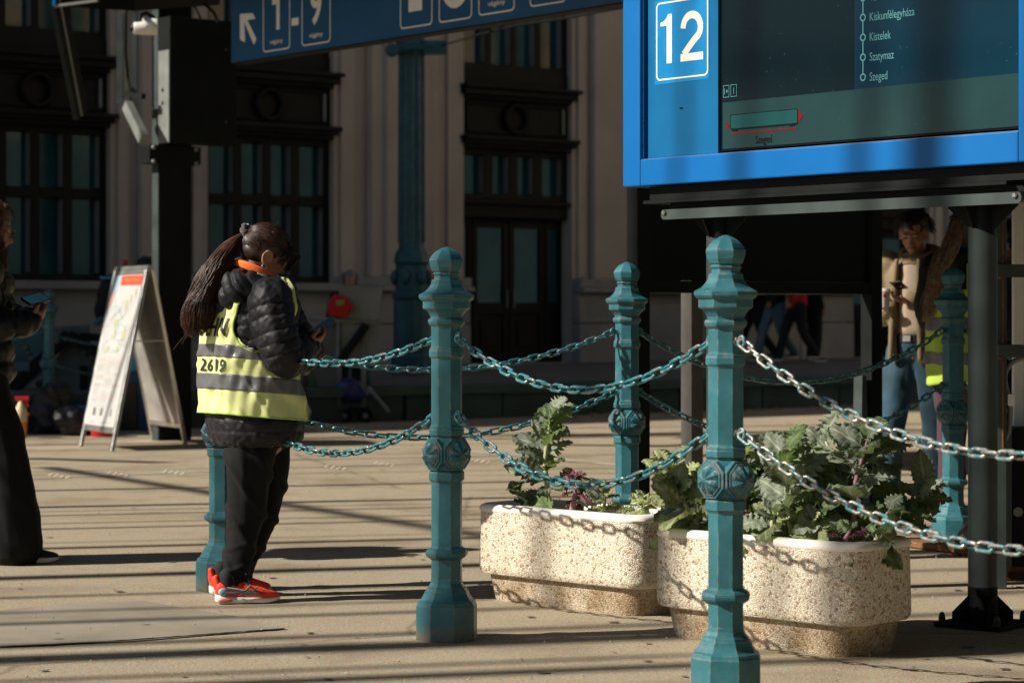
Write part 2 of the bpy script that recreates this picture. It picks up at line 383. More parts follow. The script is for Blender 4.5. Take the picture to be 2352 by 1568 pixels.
# kale leaf: pale veins by UV
def leaf_mat(name, c1, c2, vein, tr=.38):
    m, t, b = base_mat(name, c1, .5, 0, .35); uv = coords(t, 'UV'); c = coords(t)
    s = nd(t, 'ShaderNodeSeparateXYZ'); t.links.new(uv, s.inputs[0])
    av = math_(t, 'ABSOLUTE', math_(t, 'SUBTRACT', s.outputs[1], .5))
    mid = ramp(t, av, [(.015, (1,1,1)), (.05, (0,0,0))])
    k = math_(t, 'FRACT', math_(t, 'SUBTRACT', math_(t, 'MULTIPLY', s.outputs[0], 6.0), math_(t, 'MULTIPLY', av, 4.2)))
    k = math_(t, 'ABSOLUTE', math_(t, 'SUBTRACT', k, .5)); sv = ramp(t, k, [(.02, (.75,.75,.75)), (.075, (0,0,0))])
    veins = math_(t, 'MAXIMUM', mid, sv)
    oi = nd(t, 'ShaderNodeObjectInfo')
    cc = ramp(t, noise_(t, c, 16, 5), [(.3, c1), (.7, c2)])
    hs = nd(t, 'ShaderNodeHueSaturation'); t.links.new(cc, hs.inputs['Color'])
    mr = nd(t, 'ShaderNodeMapRange'); t.links.new(oi.outputs['Random'], mr.inputs[0]); mr.inputs[3].default_value = .65; mr.inputs[4].default_value = 1.35
    t.links.new(mr.outputs[0], hs.inputs['Value'])
    cc = mixc(t, math_(t, 'MULTIPLY', veins, .6), hs.outputs[0], vein)
    t.links.new(cc, b.inputs['Base Color'])
    bump_(t, b, mixc(t, .6, noise_(t, c, 60, 4), veins), .4, .003)
    tl = nd(t, 'ShaderNodeBsdfTranslucent'); t.links.new(mixc(t, .5, cc, (.25,.35,.04)), tl.inputs[0])
    mx = nd(t, 'ShaderNodeMixShader'); mx.inputs[0].default_value = tr
    t.links.new(b.outputs[0], mx.inputs[1]); t.links.new(tl.outputs[0], mx.inputs[2]); t.links.new(mx.outputs[0], t.nodes['Material Output'].inputs[0])
    return m
M_leafg = leaf_mat('grey_green_kale_leaf', (.165, .200, .140), (.28, .32, .235), (.58, .60, .46))
M_leafd = leaf_mat('deep_green_kale_leaf', (.08, .13, .05), (.155, .22, .09), (.36, .42, .22))
M_leafl = leaf_mat('yellow_green_leaf', (.27, .32, .13), (.44, .48, .25), (.60, .60, .40), .4)
M_leafp = leaf_mat('purple_withered_leaf', (.075, .020, .035), (.17, .055, .075), (.33, .15, .16), .2)
M_stem = vmat('pale_green_stem', (.40, .42, .24), .5, 0, .25, 20, 90, .2)
M_stemp = vmat('purple_pink_stem', (.36, .17, .22), .5, 0, .35, 20, 90, .2)

def chain_mat(name, worn):
    m, t, b = base_mat(name, (.02,.2,.25), .35); c = coords(t); oi = nd(t, 'ShaderNodeObjectInfo')
    ad = nd(t, 'ShaderNodeVectorMath', operation='ADD'); t.links.new(c, ad.inputs[0]); t.links.new(oi.outputs['Location'], ad.inputs[1])
    w = ramp(t, noise_(t, ad.outputs[0], 55, 6, .65), [(worn-.04, (0,0,0)), (worn+.08, (1,1,1))])
    pc = ramp(t, noise_(t, ad.outputs[0], 25, 3), [(.3, (.018,.13,.155)), (.7, (.040,.225,.265))])
    mc = ramp(t, noise_(t, ad.outputs[0], 50, 4), [(.35, (.26,.19,.15)), (.6, (.50,.45,.40))])
    t.links.new(mixc(t, w, pc, mc), b.inputs['Base Color']); t.links.new(math_(t, 'MULTIPLY', w, .6), b.inputs['Metallic'])
    bump_(t, b, noise_(t, c, 150, 3), .3, .001); return m
M_chain = chain_mat('teal_painted_chain', .56); M_chainw = chain_mat('worn_chain', .47)

# facade
M_wall = vmat('stucco_stone_wall', (.43, .36, .295), .85, 0, .13, .8, 40, .35, .006)
M_walld = vmat('grey_stone_plinth', (.27, .255, .235), .85, 0, .18, 1.2, 40, .35, .006)
M_groove = vmat('dark_groove', (.05, .05, .05), .9, 0, .2, 3, 30, .1)
M_conc = vmat('dark_teal_concrete', (.05, .085, .085), .8, 0, .35, 2.0, 40, .4, .004)  # dark teal tone for platform edge and ground floor opposite
M_platf = vmat('platform_paving', (.10, .095, .085), .85, 0, .25, 1.5, 40, .3, .004)
M_yellow = vmat('yellow_ochre_render', (.36, .25, .12), .85, 0, .12, .4, 10, .1)
# ================================================================ the setting
def sheet(name, pts, z, m, parent=None):
    me = bpy.data.meshes.new(name); me.from_pydata([(p[0], p[1], z) for p in pts], [], [tuple(range(len(pts)))]); me.update()
    return link(name, me, m, parent)
struct(sheet('ground', [(-150,-60),(150,-60),(150,250),(-150,250)], 0, M_ground))
# smoother old concrete patch, bottom left, with the rough joint along its edge
pat = [G(x, y) for x, y in ((-500,1492),(0,1487),(300,1474),(560,1453),(655,1445),(600,1432),(540,1415),(420,1397),(330,1381),(180,1384),(0,1403),(-500,1430))]
struct(sheet('concrete_patch', pat, .004, M_patch))
mb = MB()
js = [G(x, y) for x, y in ((0,1487),(120,1482),(250,1475),(360,1467),(470,1459),(560,1452),(655,1445))]
dn = []
for a, b in zip(js[:-1], js[1:]):
    for k in range(8): dn.append(a.lerp(b, k/8))
dn.append(js[-1])
L = [(p.x+random.uniform(-.004,.004), p.y-random.uniform(.003,.016), .006) for p in dn]; H = [(p.x+random.uniform(-.004,.004), p.y+random.uniform(.003,.016), .006) for p in dn]
mb.add(L+H, [(i, i+1, len(dn)+i+1, len(dn)+i) for i in range(len(dn)-1)])
struct(mb.build('pavement_joint', M_crack, fixn=False))
# faint painted guide lines and their studs
mb = MB()
def gline(x0, y0, x1, y1, w):
    a, b = G(x0, y0), G(x1, y1); d = (b-a).normalized(); n = Vector((-d.y, d.x, 0))*w/2
    b0 = len(mb.v); mb.add([(p.x, p.y, .005) for p in (a-n, b-n, b+n, a+n)], [(0,1,2,3)])
gline(40,1101,985,1062,.05); gline(40,1093,985,1056,.02); gline(1060,1060,1460,1042,.03); gline(1060,1036,1500,1075,.14); gline(520,1040,985,1028,.03); gline(-200,1046,180,1032,.03)
struct(mb.build('painted_guide_line', M_line, fixn=False))
mb = MB()
for (x, y) in ((115,1092),(250,1088),(378,1084),(750,1073),(862,1065),(1080,1058)):
    for i in range(4):
        for j in range(2):
            q = G(x+i*13+j*5, y+i*2.0-j*2.4); mb.lathe((q.x, q.y, .004), [(0,.012),(.004,.010),(.006,.004)], 8)
st = mb.build('tactile_studs', M_dot); st['kind'] = 'structure'
mb = MB(); rgs = random.Random(8)
for i in range(90):
    q = G(rgs.uniform(-60, 2400), rgs.choice((rgs.uniform(1020,1568), rgs.uniform(1250,1568)))); s_ = rgs.uniform(.008,.028)
    mb.add([(q.x+s_*math.cos(a)*rgs.uniform(.7,1.2), q.y+s_*math.sin(a)*rgs.uniform(.7,1.2), .0045) for a in [2*math.pi*k/10 for k in range(10)]], [tuple(range(10))])
o = mb.build('gum_spots', vmat('old_chewing_gum', (.13,.11,.085), .8, 0, .4, 20, 90, .2), fixn=False); o['kind'] = 'stuff'
# litter, chips of stone and leaves
mb = MB()
for i in range(260):
    x = random.uniform(-40, 2400); y = random.choice((random.uniform(1010,1568), random.uniform(1300,1568))); q = G(x, y); s_ = random.uniform(.0018,.0055)
    mb.ell((q.x, q.y, .004+s_*.4), (s_, s_*.8, s_*.6), None, 5, 4)
o = mb.build('scattered_grit', vmat('grit', (.40,.35,.26), .8, 0, .5, 30, 200, .2)); o['kind'] = 'stuff'
mb = MB()
for (x, y, s_) in ((652,1552,.011),(795,1548,.011),(262,1440,.007),(430,1354,.008),(1175,1465,.009),(160,1370,.006),(880,1255,.009),(600,1448,.006),(1530,1468,.006),(2320,1400,.008)):
    q = G(x, y); a = random.uniform(0, 6)
    mb.add([(q.x+s_*math.cos(a+t)*r_, q.y+s_*math.sin(a+t)*r_*.6, .007+.003*math.sin(3*t)) for t, r_ in ((0,1),(1.2,.7),(2.2,.9),(3.4,1),(4.5,.6),(5.4,.8))], [(0,1,2,3,4,5)])
o = mb.build('paper_scraps', M_white, fixn=False); o['kind'] = 'stuff'

# ---- raised platform in front of the station building; local axes t (along U), d (outwards), h
FO = Vector((.09, 38.0, 0))
def tx(x, d=0):            # t where the picture column x meets the plane d in front of the facade
    r = (x-CX)/F; p = FO+N*d
    return (r*p.y-p.x)/(U.x-r*U.y)
def FP(t, d, h): q = FO+U*t+N*d; return Vector((q.x, q.y, h))
def fb(mb, t0, t1, d0, d1, h0, h1): return mb.box(FP((t0+t1)/2, (d0+d1)/2, (h0+h1)/2), (t1-t0, d1-d0, h1-h0), (U, N, Zv))
PD = 8.35; PH = .38
mb = MB(); fb(mb, -30, 40, .0, PD-.25, -.1, PH-.004)
plat = struct(mb.build('platform', M_platf))
mb = MB(); fb(mb, -30, 40, PD-.6, PD+.06, PH-.1, PH); cp = mb.build('platform_coping', M_conc, plat)
pm = None
for k in range(-14, 26):
    mb = MB(); fb(mb, k*1.35+.012, k*1.35+1.338, PD-.24, PD-.02-.012*(k % 3), .0, PH-.102); mb.build('concrete_panel', M_conc, plat, bevel=.008, seg=1)
mb = MB(); fb(mb, -30, 40, PD-.24, PD-.10, .0, PH-.102); mb.build('panel_backing', M_groove, plat)
for i in range(90):  # debris at the foot of the platform, catching light
    pass
mb = MB()
for i in range(150):
    t = random.uniform(-7, 6); d = PD+random.uniform(.15, .7); p = FP(t, d, 0); s_ = random.uniform(.01,.045)
    mb.ell((p.x, p.y, s_*.3), (s_*random.uniform(.8,2), s_, s_*.5), (U, V, Zv), 6, 4)
o = mb.build('rubble_strip', vmat('rubble', (.33,.24,.15), .85, 0, .5, 20, 90, .4)); o['kind'] = 'stuff'

# ---- station building
BH = 17.5
sb = thing('station_building', 'long old station building with dark framed windows behind the platform', 'building', FP(0, 0, 0))
bays = [(-9.35, 'w'), (-5.63, 'w'), (-1.06, 'd'), (2.55, 'w'), (7.35, 'd'), (11.0, 'w'), (-13.6, 'w')]; BW = 2.16
# wall behind everything with openings left dark
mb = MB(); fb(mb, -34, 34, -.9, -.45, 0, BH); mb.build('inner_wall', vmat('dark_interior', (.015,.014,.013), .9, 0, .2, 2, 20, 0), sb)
edges = sorted([(b, b+BW) for b, _ in bays]); gaps = []
pv = -34
for a, b in edges: gaps.append((pv, a)); pv = b
gaps.append((pv, 34))
for (a, b) in gaps:
    mb = MB(); fb(mb, a, b, -.45, 0, PH-.38, BH); mb.build('wall', M_wall, sb)
mb = MB()
for a, b in edges: fb(mb, a, b, -.45, -.02, 9.5, BH)
mb.build('upper_wall', M_wall, sb)
mb = MB(); fb(mb, -34, 34, -8, .5, BH, BH+.35); mb.build('roof', M_walld, sb)
# pilasters and panels between the bays
for (a, b) in gaps:
    if a < -20 or b > 25: a = max(a, b-3); b = min(b, a+3)
    w = b-a; m_ = (a+b)/2
    if w > 2:
        fb_l = [(m_-.62, m_+.62, .16), (m_-.40, m_+.40, .24)]
        side = [a+.10, a+.34, a+.46, b-.46, b-.34, b-.10]
    else:
        fb_l = [(m_-.36, m_+.36, .14)]
        side = [a+.10, a+.26, b-.26, b-.10]
    for (x0, x1, d) in fb_l:
        mb = MB(); fb(mb, x0, x1, .001, d, 1.72, BH-.02); mb.build('pilaster', M_wall, sb, bevel=.02, seg=2)
    for i in range(0, len(side)-1):
        if i % 2 == 0 and i+1 < len(side) and side[i+1]-side[i] < .4:
            mb = MB(); fb(mb, side[i], side[i+1], .001, .05, 1.74, BH-.03); mb.build('pilaster_strip', M_wall, sb, bevel=.008, seg=1)
    # plinth: moulding and two courses of blocks
    mb = MB(); fb(mb, a+.0, b-.0, .002, .30, 1.50, 1.58); fb(mb, a, b, .002, .22, 1.58, 1.72); mb.build('plinth_moulding', M_walld, sb, bevel=.02)
    n_ = max(1, round(w/1.15))
    for k in range(n_):
        mb = MB(); fb(mb, a+w*k/n_+.008, a+w*(k+1)/n_-.008, .003, .19, 1.02, 1.49); mb.build('stone', M_walld, sb, bevel=.012, seg=1)
        mb = MB(); fb(mb, a+w*k/n_+.008, a+w*(k+1)/n_-.008, .003, .20, PH, 1.005); mb.build('stone', M_walld, sb, bevel=.012, seg=1)
def ring(mb, c, r0, r1, d, n=28):
    rr = []
    for k in range(n):
        a = 2*math.pi*k/n; e = U*math.cos(a)+Zv*math.sin(a)
        rr.append([c+e*r0, c+e*r0+N*d, c+e*((r0+r1)/2)+N*(d*1.5), c+e*r1+N*d, c+e*r1])
    mb.rings(rr, False, True)
for (a, kind) in bays:
    b = a+BW
    # dark joinery wall filling: entablatures
    mb = MB(); fb(mb, a, b, -.40, -.10, 3.74, 4.98); mb.build('spandrel', M_frame, sb)
    for (h0, h1, d, ex) in ((3.74,3.80,.02,0), (3.80,3.86,.09,.03), (3.86,3.93,.16,.06), (4.50,4.56,.02,0), (4.56,4.66,.12,.05), (4.66,4.72,.20,.08)):
        mb = MB(); fb(mb, a-ex, b+ex, -.098, d, h0, h1); mb.build('cornice', M_frame, sb, bevel=.012)
    for (h0, h1) in ((3.98,4.02),(4.42,4.46)):
        mb = MB(); fb(mb, a+.10, b-.10, -.098, -.05, h0, h1); mb.build('panel_moulding', M_frame, sb, bevel=.01)
    for (t0, t1) in ((a+.10,a+.14),(b-.14,b-.10)):
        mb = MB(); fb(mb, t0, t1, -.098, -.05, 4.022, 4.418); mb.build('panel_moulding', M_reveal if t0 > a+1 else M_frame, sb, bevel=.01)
    mb = MB(); ring(mb, FP(a+BW/2, -.097, 4.22), .17, .26, .07); mb.build('roundel', M_frame, sb, smooth=True)
    # windows
    def win(h0, h1, n, frm=.07, mid=None, name='window', fd=.0):
        mb = MB(); fb(mb, a, a+.09, -.34, -.12+fd, h0, h1); fb(mb, b-.09, b, -.34, -.12+fd, h0, h1)
        fb(mb, a+.09, b-.09, -.34, -.121+fd, h1-.08, h1); fb(mb, a+.09, b-.09, -.34, -.121+fd, h0, h0+.09)
        w = (BW-.18)/n
        for k in range(1, n):
            fb(mb, a+.09+w*k-frm, a+.09+w*k+frm, -.34, -.14+fd, h0+.09, h1-.08)
        if mid:
            for k in range(n):
                fb(mb, a+.09+w*k+(frm if k else 0), a+.09+w*(k+1)-(frm if k < n-1 else 0), -.34, -.13+fd, mid-.07, mid+.07)
        wo = mb.build(name, M_frame, sb)
        rows = [(h0+.09, h1-.08)] if not mid else [(h0+.09, mid-.07), (mid+.07, h1-.08)]
        for k in range(n):
            t0 = a+.09+w*k+(frm if k else 0); t1 = a+.09+w*(k+1)-(frm if k < n-1 else 0)
            for (r0, r1) in rows:
                mb = MB(); fb(mb, t0, t1, -.30, -.285, r0, r1)
                p = mb.build('pane', M_glassd, wo)
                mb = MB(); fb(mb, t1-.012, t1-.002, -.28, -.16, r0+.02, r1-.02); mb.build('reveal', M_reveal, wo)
        return wo
    if kind == 'w':
        win(1.62, 3.735, 4, .07, 2.83)
        mb = MB(); fb(mb, a-.04, b+.04, -.45, .24, 1.50, 1.615); mb.build('sill', M_walld, sb, bevel=.015)
        mb = MB(); fb(mb, a, b, -.45, .08, 0, 1.495); mb.build('wall', M_walld, sb)
        mb = MB(); fb(mb, a+.02, b-.02, .082, .14, PH, 1.30); mb.build('stone', M_walld, sb, bevel=.012, seg=1)
    else:
        win(2.95, 3.735, 4, .09)
        mb = MB(); fb(mb, a, b, -.40, -.10, 2.66, 2.945); mb.build('transom', M_frame, sb, bevel=.02)
        mb = MB(); fb(mb, a-.01, b+.01, -.099, .0, 2.88, 2.93); mb.build('transom_moulding', M_frame, sb, bevel=.01)
        # a pair of glazed door leaves and fixed side lights
        w = BW/4
        for (t0, t1) in ((a, a+.34), (a+.36, a+BW/2-.01), (a+BW/2+.01, b-.36), (b-.34, b)):
            d = MB(); st_ = .10 if t1-t0 > .5 else .07
            for (x0, x1) in ((t0, t0+st_), (t1-st_, t1)): fb(d, x0, x1, -.33, -.25, PH+.02, 2.65)
            for (z0, z1) in ((PH+.02, PH+.16), (1.16, 1.34), (2.52, 2.65)): fb(d, t0+st_, t1-st_, -.329, -.251, z0, z1)
            fb(d, t0+st_, t1-st_, -.32, -.28, PH+.16, 1.16)
            if t1-t0 > .5: fb(d, t0+st_+.07, t1-st_-.07, -.28, -.255, PH+.26, 1.06)
            do = d.build('door', M_frame, sb, bevel=.006, seg=1)
            mb = MB(); fb(mb, t0+st_, t1-st_, -.30, -.29, 1.34, 2.52); mb.build('pane', M_glassd, do)
            if t1-t0 > .5:
                mb = MB(); e = t1-.06 if t0 < a+BW/2-.3 else t0+.06
                mb.tube([FP(e, -.2, 1.25), FP(e, -.2, 1.55)], .012, 8); mb.build('handle', M_greyl, do)
        mb = MB(); fb(mb, a, b, -.45, .02, 0, PH+.015); mb.build('threshold', M_walld, sb)
    # upper storey window
    win(4.98, 9.5, 4, .055, 6.35)
# building across the forecourt, seen only as reflections in the panes
yb = thing('ochre_building', 'sunlit ochre building across the forecourt, mirrored in the panes', 'building', (22, 26, 0))
mb = MB(); mb.box((26, 32, 12.2), (8, 60, 12)); mb.build('wall', M_yellow, yb)
mb = MB(); mb.box((25.9, 32, 3.1), (8, 60, 6.2)); mb.build('ground_floor_wall', M_conc, yb)
for i in range(18):
    for j in range(3):
        mb = MB(); mb.box((21.95, 5+i*3.1, 8.2+j*3.6), (.2, 1.3, 2.2)); wo = mb.build('window', M_frame, yb)
        mb = MB(); mb.box((21.84, 5+i*3.1, 8.2+j*3.6), (.04, 1.1, 2.0)); mb.build('pane', M_glassd, wo)
for j in range(4):
    mb = MB(); mb.box((21.9, 32, 6.3+j*3.6), (.5, 60, .25)); mb.build('string_course', M_rim, yb)
mb = MB(); mb.box((26, 32, 18.5), (9, 61, .6)); mb.build('roof', M_walld, yb)

# ---- steel framed glazed gable of the train hall, out of the picture on the left: its bars throw the stripes
GX = -12.0
gf = thing('hall_gable_frame', 'tall steel mullion frame of the train hall beside the forecourt', 'steel frame', (GX, 8, 0))
def gy(xp, yp):      # Y on the gable plane of the bar whose shadow passes picture point xp, yp
    q = G(xp, yp); return q.y-math.tan(SUN_AZ)*(q.x-GX)
rows = [(1045,.03),(1054,.05),(1071,.03),(1086,.035),(1098,.03),(1114,.09),(1131,.025),(1151,.10),(1161,.03),(1170,.05),(1188,.035),(1200,.055),(1219,.05),(1231,.022),(1243,.085),(1262,.02),(1307,.13),(1411,.06),(1488,.16),(1560,.10),(1625,.08),(1700,.12),(1012,.12),(1024,.05),(1000,.08),(990,.09)]
rgm = random.Random(4)
for (yy, w) in rows:
    y0 = gy(750, yy); z0_, z1_ = (0, 18) if w > .08 else rgm.choice(((0,18), (0,8.6), (7.6,18), (8.8,18), (0,9.4), (7.2,10.2)))
    mb = MB(); mb.box((GX, y0, (z0_+z1_)/2), (w*1.3, w, z1_-z0_)); mb.build('mullion', M_black, gf)
# a few thin bars only in the upper frame
for (yy, w) in ((1340,.05),(1375,.04),(1448,.07),(1522,.05)):
    y0 = gy(1100, yy); mb = MB(); mb.box((GX, y0, 9.5), (w, w, 17)); mb.build('mullion', M_black, gf)
def gpt(xp, yp):
    q = G(xp, yp); k = (q.x-GX)/math.cos(SUN_AZ); return Vector((GX+.15, q.y-k*math.sin(SUN_AZ), k*math.tan(SUN_EL)))
for (a, b, r_) in (((60,1072),(1130,1243),.055), ((1030,1262),(2600,1190),.02), ((1750,1488),(2352,1515),.012), ((1700,1515),(2352,1552),.012), ((20,1052),(330,1062),.09)):
    pa, pb = gpt(*a), gpt(*b); mb = MB(); mb.tube([pa, pb], r_, 8); mb.build('tie_rod', M_black, gf)
mb = MB(); mb.box((GX, 10, 3.5), (.25, 30, .25)); mb.box((GX, 10, 18.1), (.4, 30, .3)); mb.build('rail', M_black, gf)

# ---- unseen roof and hall added outside the picture to cut the sky fill
cr = thing('added_canopy', 'dark canopy roof added above the picture to block sky light', 'canopy', (14, 10, 6.6))
mb = MB(); mb.box((6.5, 7.5, 6.75), (18, 37, .25)); mb.build('roof', M_black, cr)
for i in range(13):
    mb = MB(); mb.box((6.5, -10+i*3, 6.5), (18, .12, .22)); mb.build('beam', M_black, cr)
rb_ = thing('added_rear_hall', 'dark hall block added behind the viewer to block sky light', 'building', (20, -20, 0))
mb = MB(); mb.box((22, -22, 10), (60, 10, 20)); mb.build('wall', M_walld, rb_)
for i in range(12):
    for j in range(3): mb = MB(); mb.box((-4+i*4.6, -16.98, 4+j*5.5), (2.4,.1,3.6)); mb.build('window', M_glassd, rb_)
# ================================================================ bollards and chains
RB = TH+math.pi/8     # octagon rotated with the grid: faces square to U and V
# (height in mm above ground, silhouette half-width in mm) read from the casting
prof_base = [(0,108),(4,109),(126,109),(130,106),(140,103),(147,94),(157,87),(167,82),(178,78),(181,75),(188,72),(196,64),(208,58),(222,55.5)]
prof_shaft1 = [(222,55.5),(292,54.8),(297,60),(303,70),(309,75),(318,76.5),(326,74),(333,66),(336,60),(341,56),(345,55)]
prof_shaft2 = [(345,55),(575,55),(582,60),(586,63.5),(612,63.5),(617,60),(620,58)]
prof_shaft3 = [(740,55),(743,56),(747,59),(751,62.5),(768,63),(772,60.5),(779,61),(783,57),(788,55.2),(1024,55),(1030,56),(1034,60),(1039,63),(1058,63),(1063,60.5),(1068,60.5),(1071,56),(1076,55),(1146,55)]
prof_cap = [(1146,55),(1150,58),(1154,63),(1160,66),(1168,67),(1174,65),(1178,57),(1186,57.5),(1196,64),(1208,75),(1213,84),(1217,85.5),(1239,85.5),(1242,87),(1244,93),(1248,96),(1252,99),(1264,99.5),(1266,96),(1276,77),(1288,65),(1302,56),(1317,53.5),(1320,50),(1322,44.5),(1333,44),(1337,48),(1341,49.5),(1344,46),(1347,45),(1352,52),(1366,58),(1385,62),(1392,62.5),(1394,61),(1400,58),(1412,50),(1424,38),(1433,22),(1438,11),(1440,2)]
HS = .979           # so the whole stands 1.41 m
def octa(prof, c):
    mb = MB(); mb.lathe(c, [(z/1000*HS, r/1000/.965) for z, r in prof], 8, RB); return mb
def make_bollard(loc, label, m=None):
    m = m or M_teal
    r = thing('bollard', label, 'bollard', loc, 'teal cast iron bollards joined by chains')
    octa(prof_base, loc).build('base', m, r)
    octa(prof_shaft1+prof_shaft2[1:], loc).build('lower_shaft', m, r)
    kn = octa([(620,56),(628,60),(642,64),(668,66.5),(680,67),(692,66.5),(716,64),(732,60),(740,56)], loc).build('knob', m, r)
    octa(prof_shaft3, loc).build('shaft', m, r)
    octa(prof_cap, loc).build('cap', m, r)
    c = Vector(loc)+Zv*(.680*HS)
    for k in range(4):
        a = TH-math.pi/2+k*math.pi/2; n = Vector((math.cos(a), math.sin(a), 0)); s_ = Zv.cross(n)
        mb = MB(); X, Y = s_, Zv
        for (r0, d0, d1) in ((.062,.040,.0655),(.053,.0655,.0715)):
            pr = [(d0, r0), (d1-.002, r0), (d1, r0-.002)]
            mb.lathe(c, pr, 8, math.pi/8, True, (X, Y, n))
        # eight-petalled star: ridges and valleys
        rings = []; K = 32
        for (rr, h_, amp) in ((.047,.0715,0),(.046,.074,.0),(.040,.0800,.0035),(.028,.0865,.0055),(.014,.0905,.003),(.003,.0925,0)):
            rg = []
            for q in range(K):
                t = 2*math.pi*q/K+math.pi/8; tri = abs(((q/4) % 1)-.5)*2
                # petals: high in the middle of each eighth, low between
                oct_ = math.cos(math.pi/8)/math.cos(((t-math.pi/8) % (math.pi/4))-math.pi/8)
                rg.append(c+(X*math.cos(t)+Y*math.sin(t))*(rr*(oct_ if rr > .03 else 1))+n*(h_+amp*(tri-.5)*2*.8))
            rings.append(rg)
        mb.rings(rings)
        mb.build('rosette', m, kn)
        # slender X moulding between two rosettes
        a2 = a+math.pi/4; n2 = Vector((math.cos(a2), math.sin(a2), 0)); s2 = Zv.cross(n2); mb = MB()
        for dx in (-.0065, .0065):
            sg = 1 if dx > 0 else -1
            pts = [c+s2*(dx+sg*.024)+Zv*.055+n2*.052, c+s2*dx+Zv*.024+n2*.066, c+s2*dx-Zv*.024+n2*.066, c+s2*(dx+sg*.024)-Zv*.055+n2*.052]
            mb.tube(pts, .0038, 6)
        mb.build('moulding', m, kn)
    return r
SZ = [(.0,)]
def bol(xc, sc):     # position from picture column and scale (px per metre)
    Y = F/sc; return Vector(((xc-CX)/F*Y, Y, 0))
b1 = bol(1026, 638); b2 = bol(1667, 752); b0 = bol(511, 542); b3 = bol(1440, 494); b4 = bol(2189, 449)
b2r = b2+(b2-b1).normalized()*2.3; bg1 = bol(845, 209); bg0 = bol(112, 229)
b5 = b4+(b4-b3)
B1 = make_bollard(b1, 'full height teal bollard left of the stone planters, second from the woman')
def bcopy(loc, label, scale=None, m=None):
    c = copy_tree(B1); c.location = loc; c['label'] = label
    if scale: c.scale = (scale,)*3
    return c
B2 = bcopy(b2, 'nearest and largest teal bollard, rust-streaked, in front of the right planter')
B0 = bcopy(b0, 'teal bollard the woman in the yellow vest leans against')
B3 = bcopy(b3, 'teal bollard behind the left stone planter by the black panel')
B4 = bcopy(b4, 'shaded teal bollard beside the thick grey pole')
BG1 = bcopy(bg1, 'far teal bollard behind the grey service cart')
BG0 = bcopy(bg0, 'far teal bollard at left, before the plinth of the building')
BGm = bcopy((bg0+bg1)/2, 'far teal bollard hidden behind the woman in the vest')
B2R = bcopy(b2r, 'teal bollard just outside the picture at right')
B5 = bcopy(b5, 'teal bollard outside the picture beyond the grey pole')

# chain link: a stadium of round bar
def link_mesh():
    mb = MB(); pts = []; hl, hw = .0185, .0125
    for k in range(9):
        a = -math.pi/2+math.pi*k/8; pts.append((hl+hw*math.cos(a), hw*math.sin(a), 0))
    for k in range(9):
        a = math.pi/2+math.pi*k/8; pts.append((-hl+hw*math.cos(a), hw*math.sin(a), 0))
    # duplicates at joints are avoided by construction
    n = 8; rings = []; m = len(pts)
    for i in range(m):
        p = Vector(pts[i]); t = (Vector(pts[(i+1) % m])-Vector(pts[i-1])).normalized(); s_ = t.cross(Zv)
        rings.append([p+(s_*math.cos(2*math.pi*q/n)+Zv*math.sin(2*math.pi*q/n))*.0052 for q in range(n)])
    mb.rings(rings, False, True); me = mb.mesh('chain_link')
    me.polygons.foreach_set('use_smooth', [True]*len(me.polygons))
    bm = bmesh.new(); bm.from_mesh(me); bmesh.ops.recalc_face_normals(bm, faces=bm.faces); bm.to_mesh(me); bm.free()
    return me
LM = link_mesh(); LM.materials.append(M_chain); LMw = LM.copy(); LMw.materials.clear(); LMw.materials.append(M_chainw)
def chain(a, b, ha, hb, sag, label, me=None, joined=False, pitch=.0515, group='chains strung between the teal bollards'):
    """hook on the surface of each bollard, links along a parabola"""
    me = me or LM
    a, b = Vector((a.x, a.y, ha)), Vector((b.x, b.y, hb)); d = Vector((b.x-a.x, b.y-a.y, 0)).normalized()
    A, B = a+d*.072, b-d*.072
    pts = [A.lerp(B, t/400)-Zv*(4*sag*(t/400)*(1-t/400)) for t in range(401)]
    ln = [0]
    for p, q in zip(pts[:-1], pts[1:]): ln.append(ln[-1]+(q-p).length)
    n = max(3, round(ln[-1]/pitch))
    root = thing('chain', label, 'chain', A, group)
    j = 0; mj = MB(); rv = random.uniform(0, .3)
    for i in range(n):
        s_ = (i+.5)/n*ln[-1]
        while ln[j+1] < s_: j += 1
        c = pts[j].lerp(pts[j+1], (s_-ln[j])/(ln[j+1]-ln[j])); x = (pts[min(j+4, 400)]-pts[max(0, j-3)]).normalized()
        y = Zv.cross(x).normalized(); z = x.cross(y)
        roll = math.pi/4+(math.pi/2 if i % 2 else 0)+random.uniform(-.16, .16)+rv
        y2 = y*math.cos(roll)+z*math.sin(roll); z2 = x.cross(y2)
        M = Matrix((x, y2, z2)).transposed()
        if joined:
            b_ = len(mj.v); mj.v += [tuple(c+M@v.co) for v in me.vertices]; mj.f += [tuple(b_+k for k in p.vertices) for p in me.polygons]
        else:
            o = bpy.data.objects.new('chain_link', me); COL.objects.link(o); o.parent = root
            o.matrix_local = Matrix.Translation(c-A) @ M.to_4x4()
    if joined: o = mj.build('links', M_chain, root, smooth=True); o['kind'] = 'stuff'
    else:
        for (pt, sg) in ((a, 1), (b, -1)):
            mb = MB(); s2 = Zv.cross(d)
            mb.lathe(pt+d*sg*.050, [(0,.016),(.006,.016)], 6, 0, True, (s2, Zv, d*sg)); mb.tube([pt+d*sg*.052, pt+d*sg*.066], .006, 8)
            pp = [pt+d*sg*(.076+.013*math.cos(q))+Zv*(.016*math.sin(q)) for q in [2*math.pi*k/14 for k in range(14)]]
            mb.tube(pp, .005, 8, False, True); mb.build('hook', me.materials[0], root, smooth=40)
    return root
HU, HL = 1.085, .805
chain(b0, b1, HU, HU, .11, 'upper chain from the woman in the vest to the left bollard')
chain(b0, b1, HL, HL, .18, 'lower chain from the woman in the vest to the left bollard')
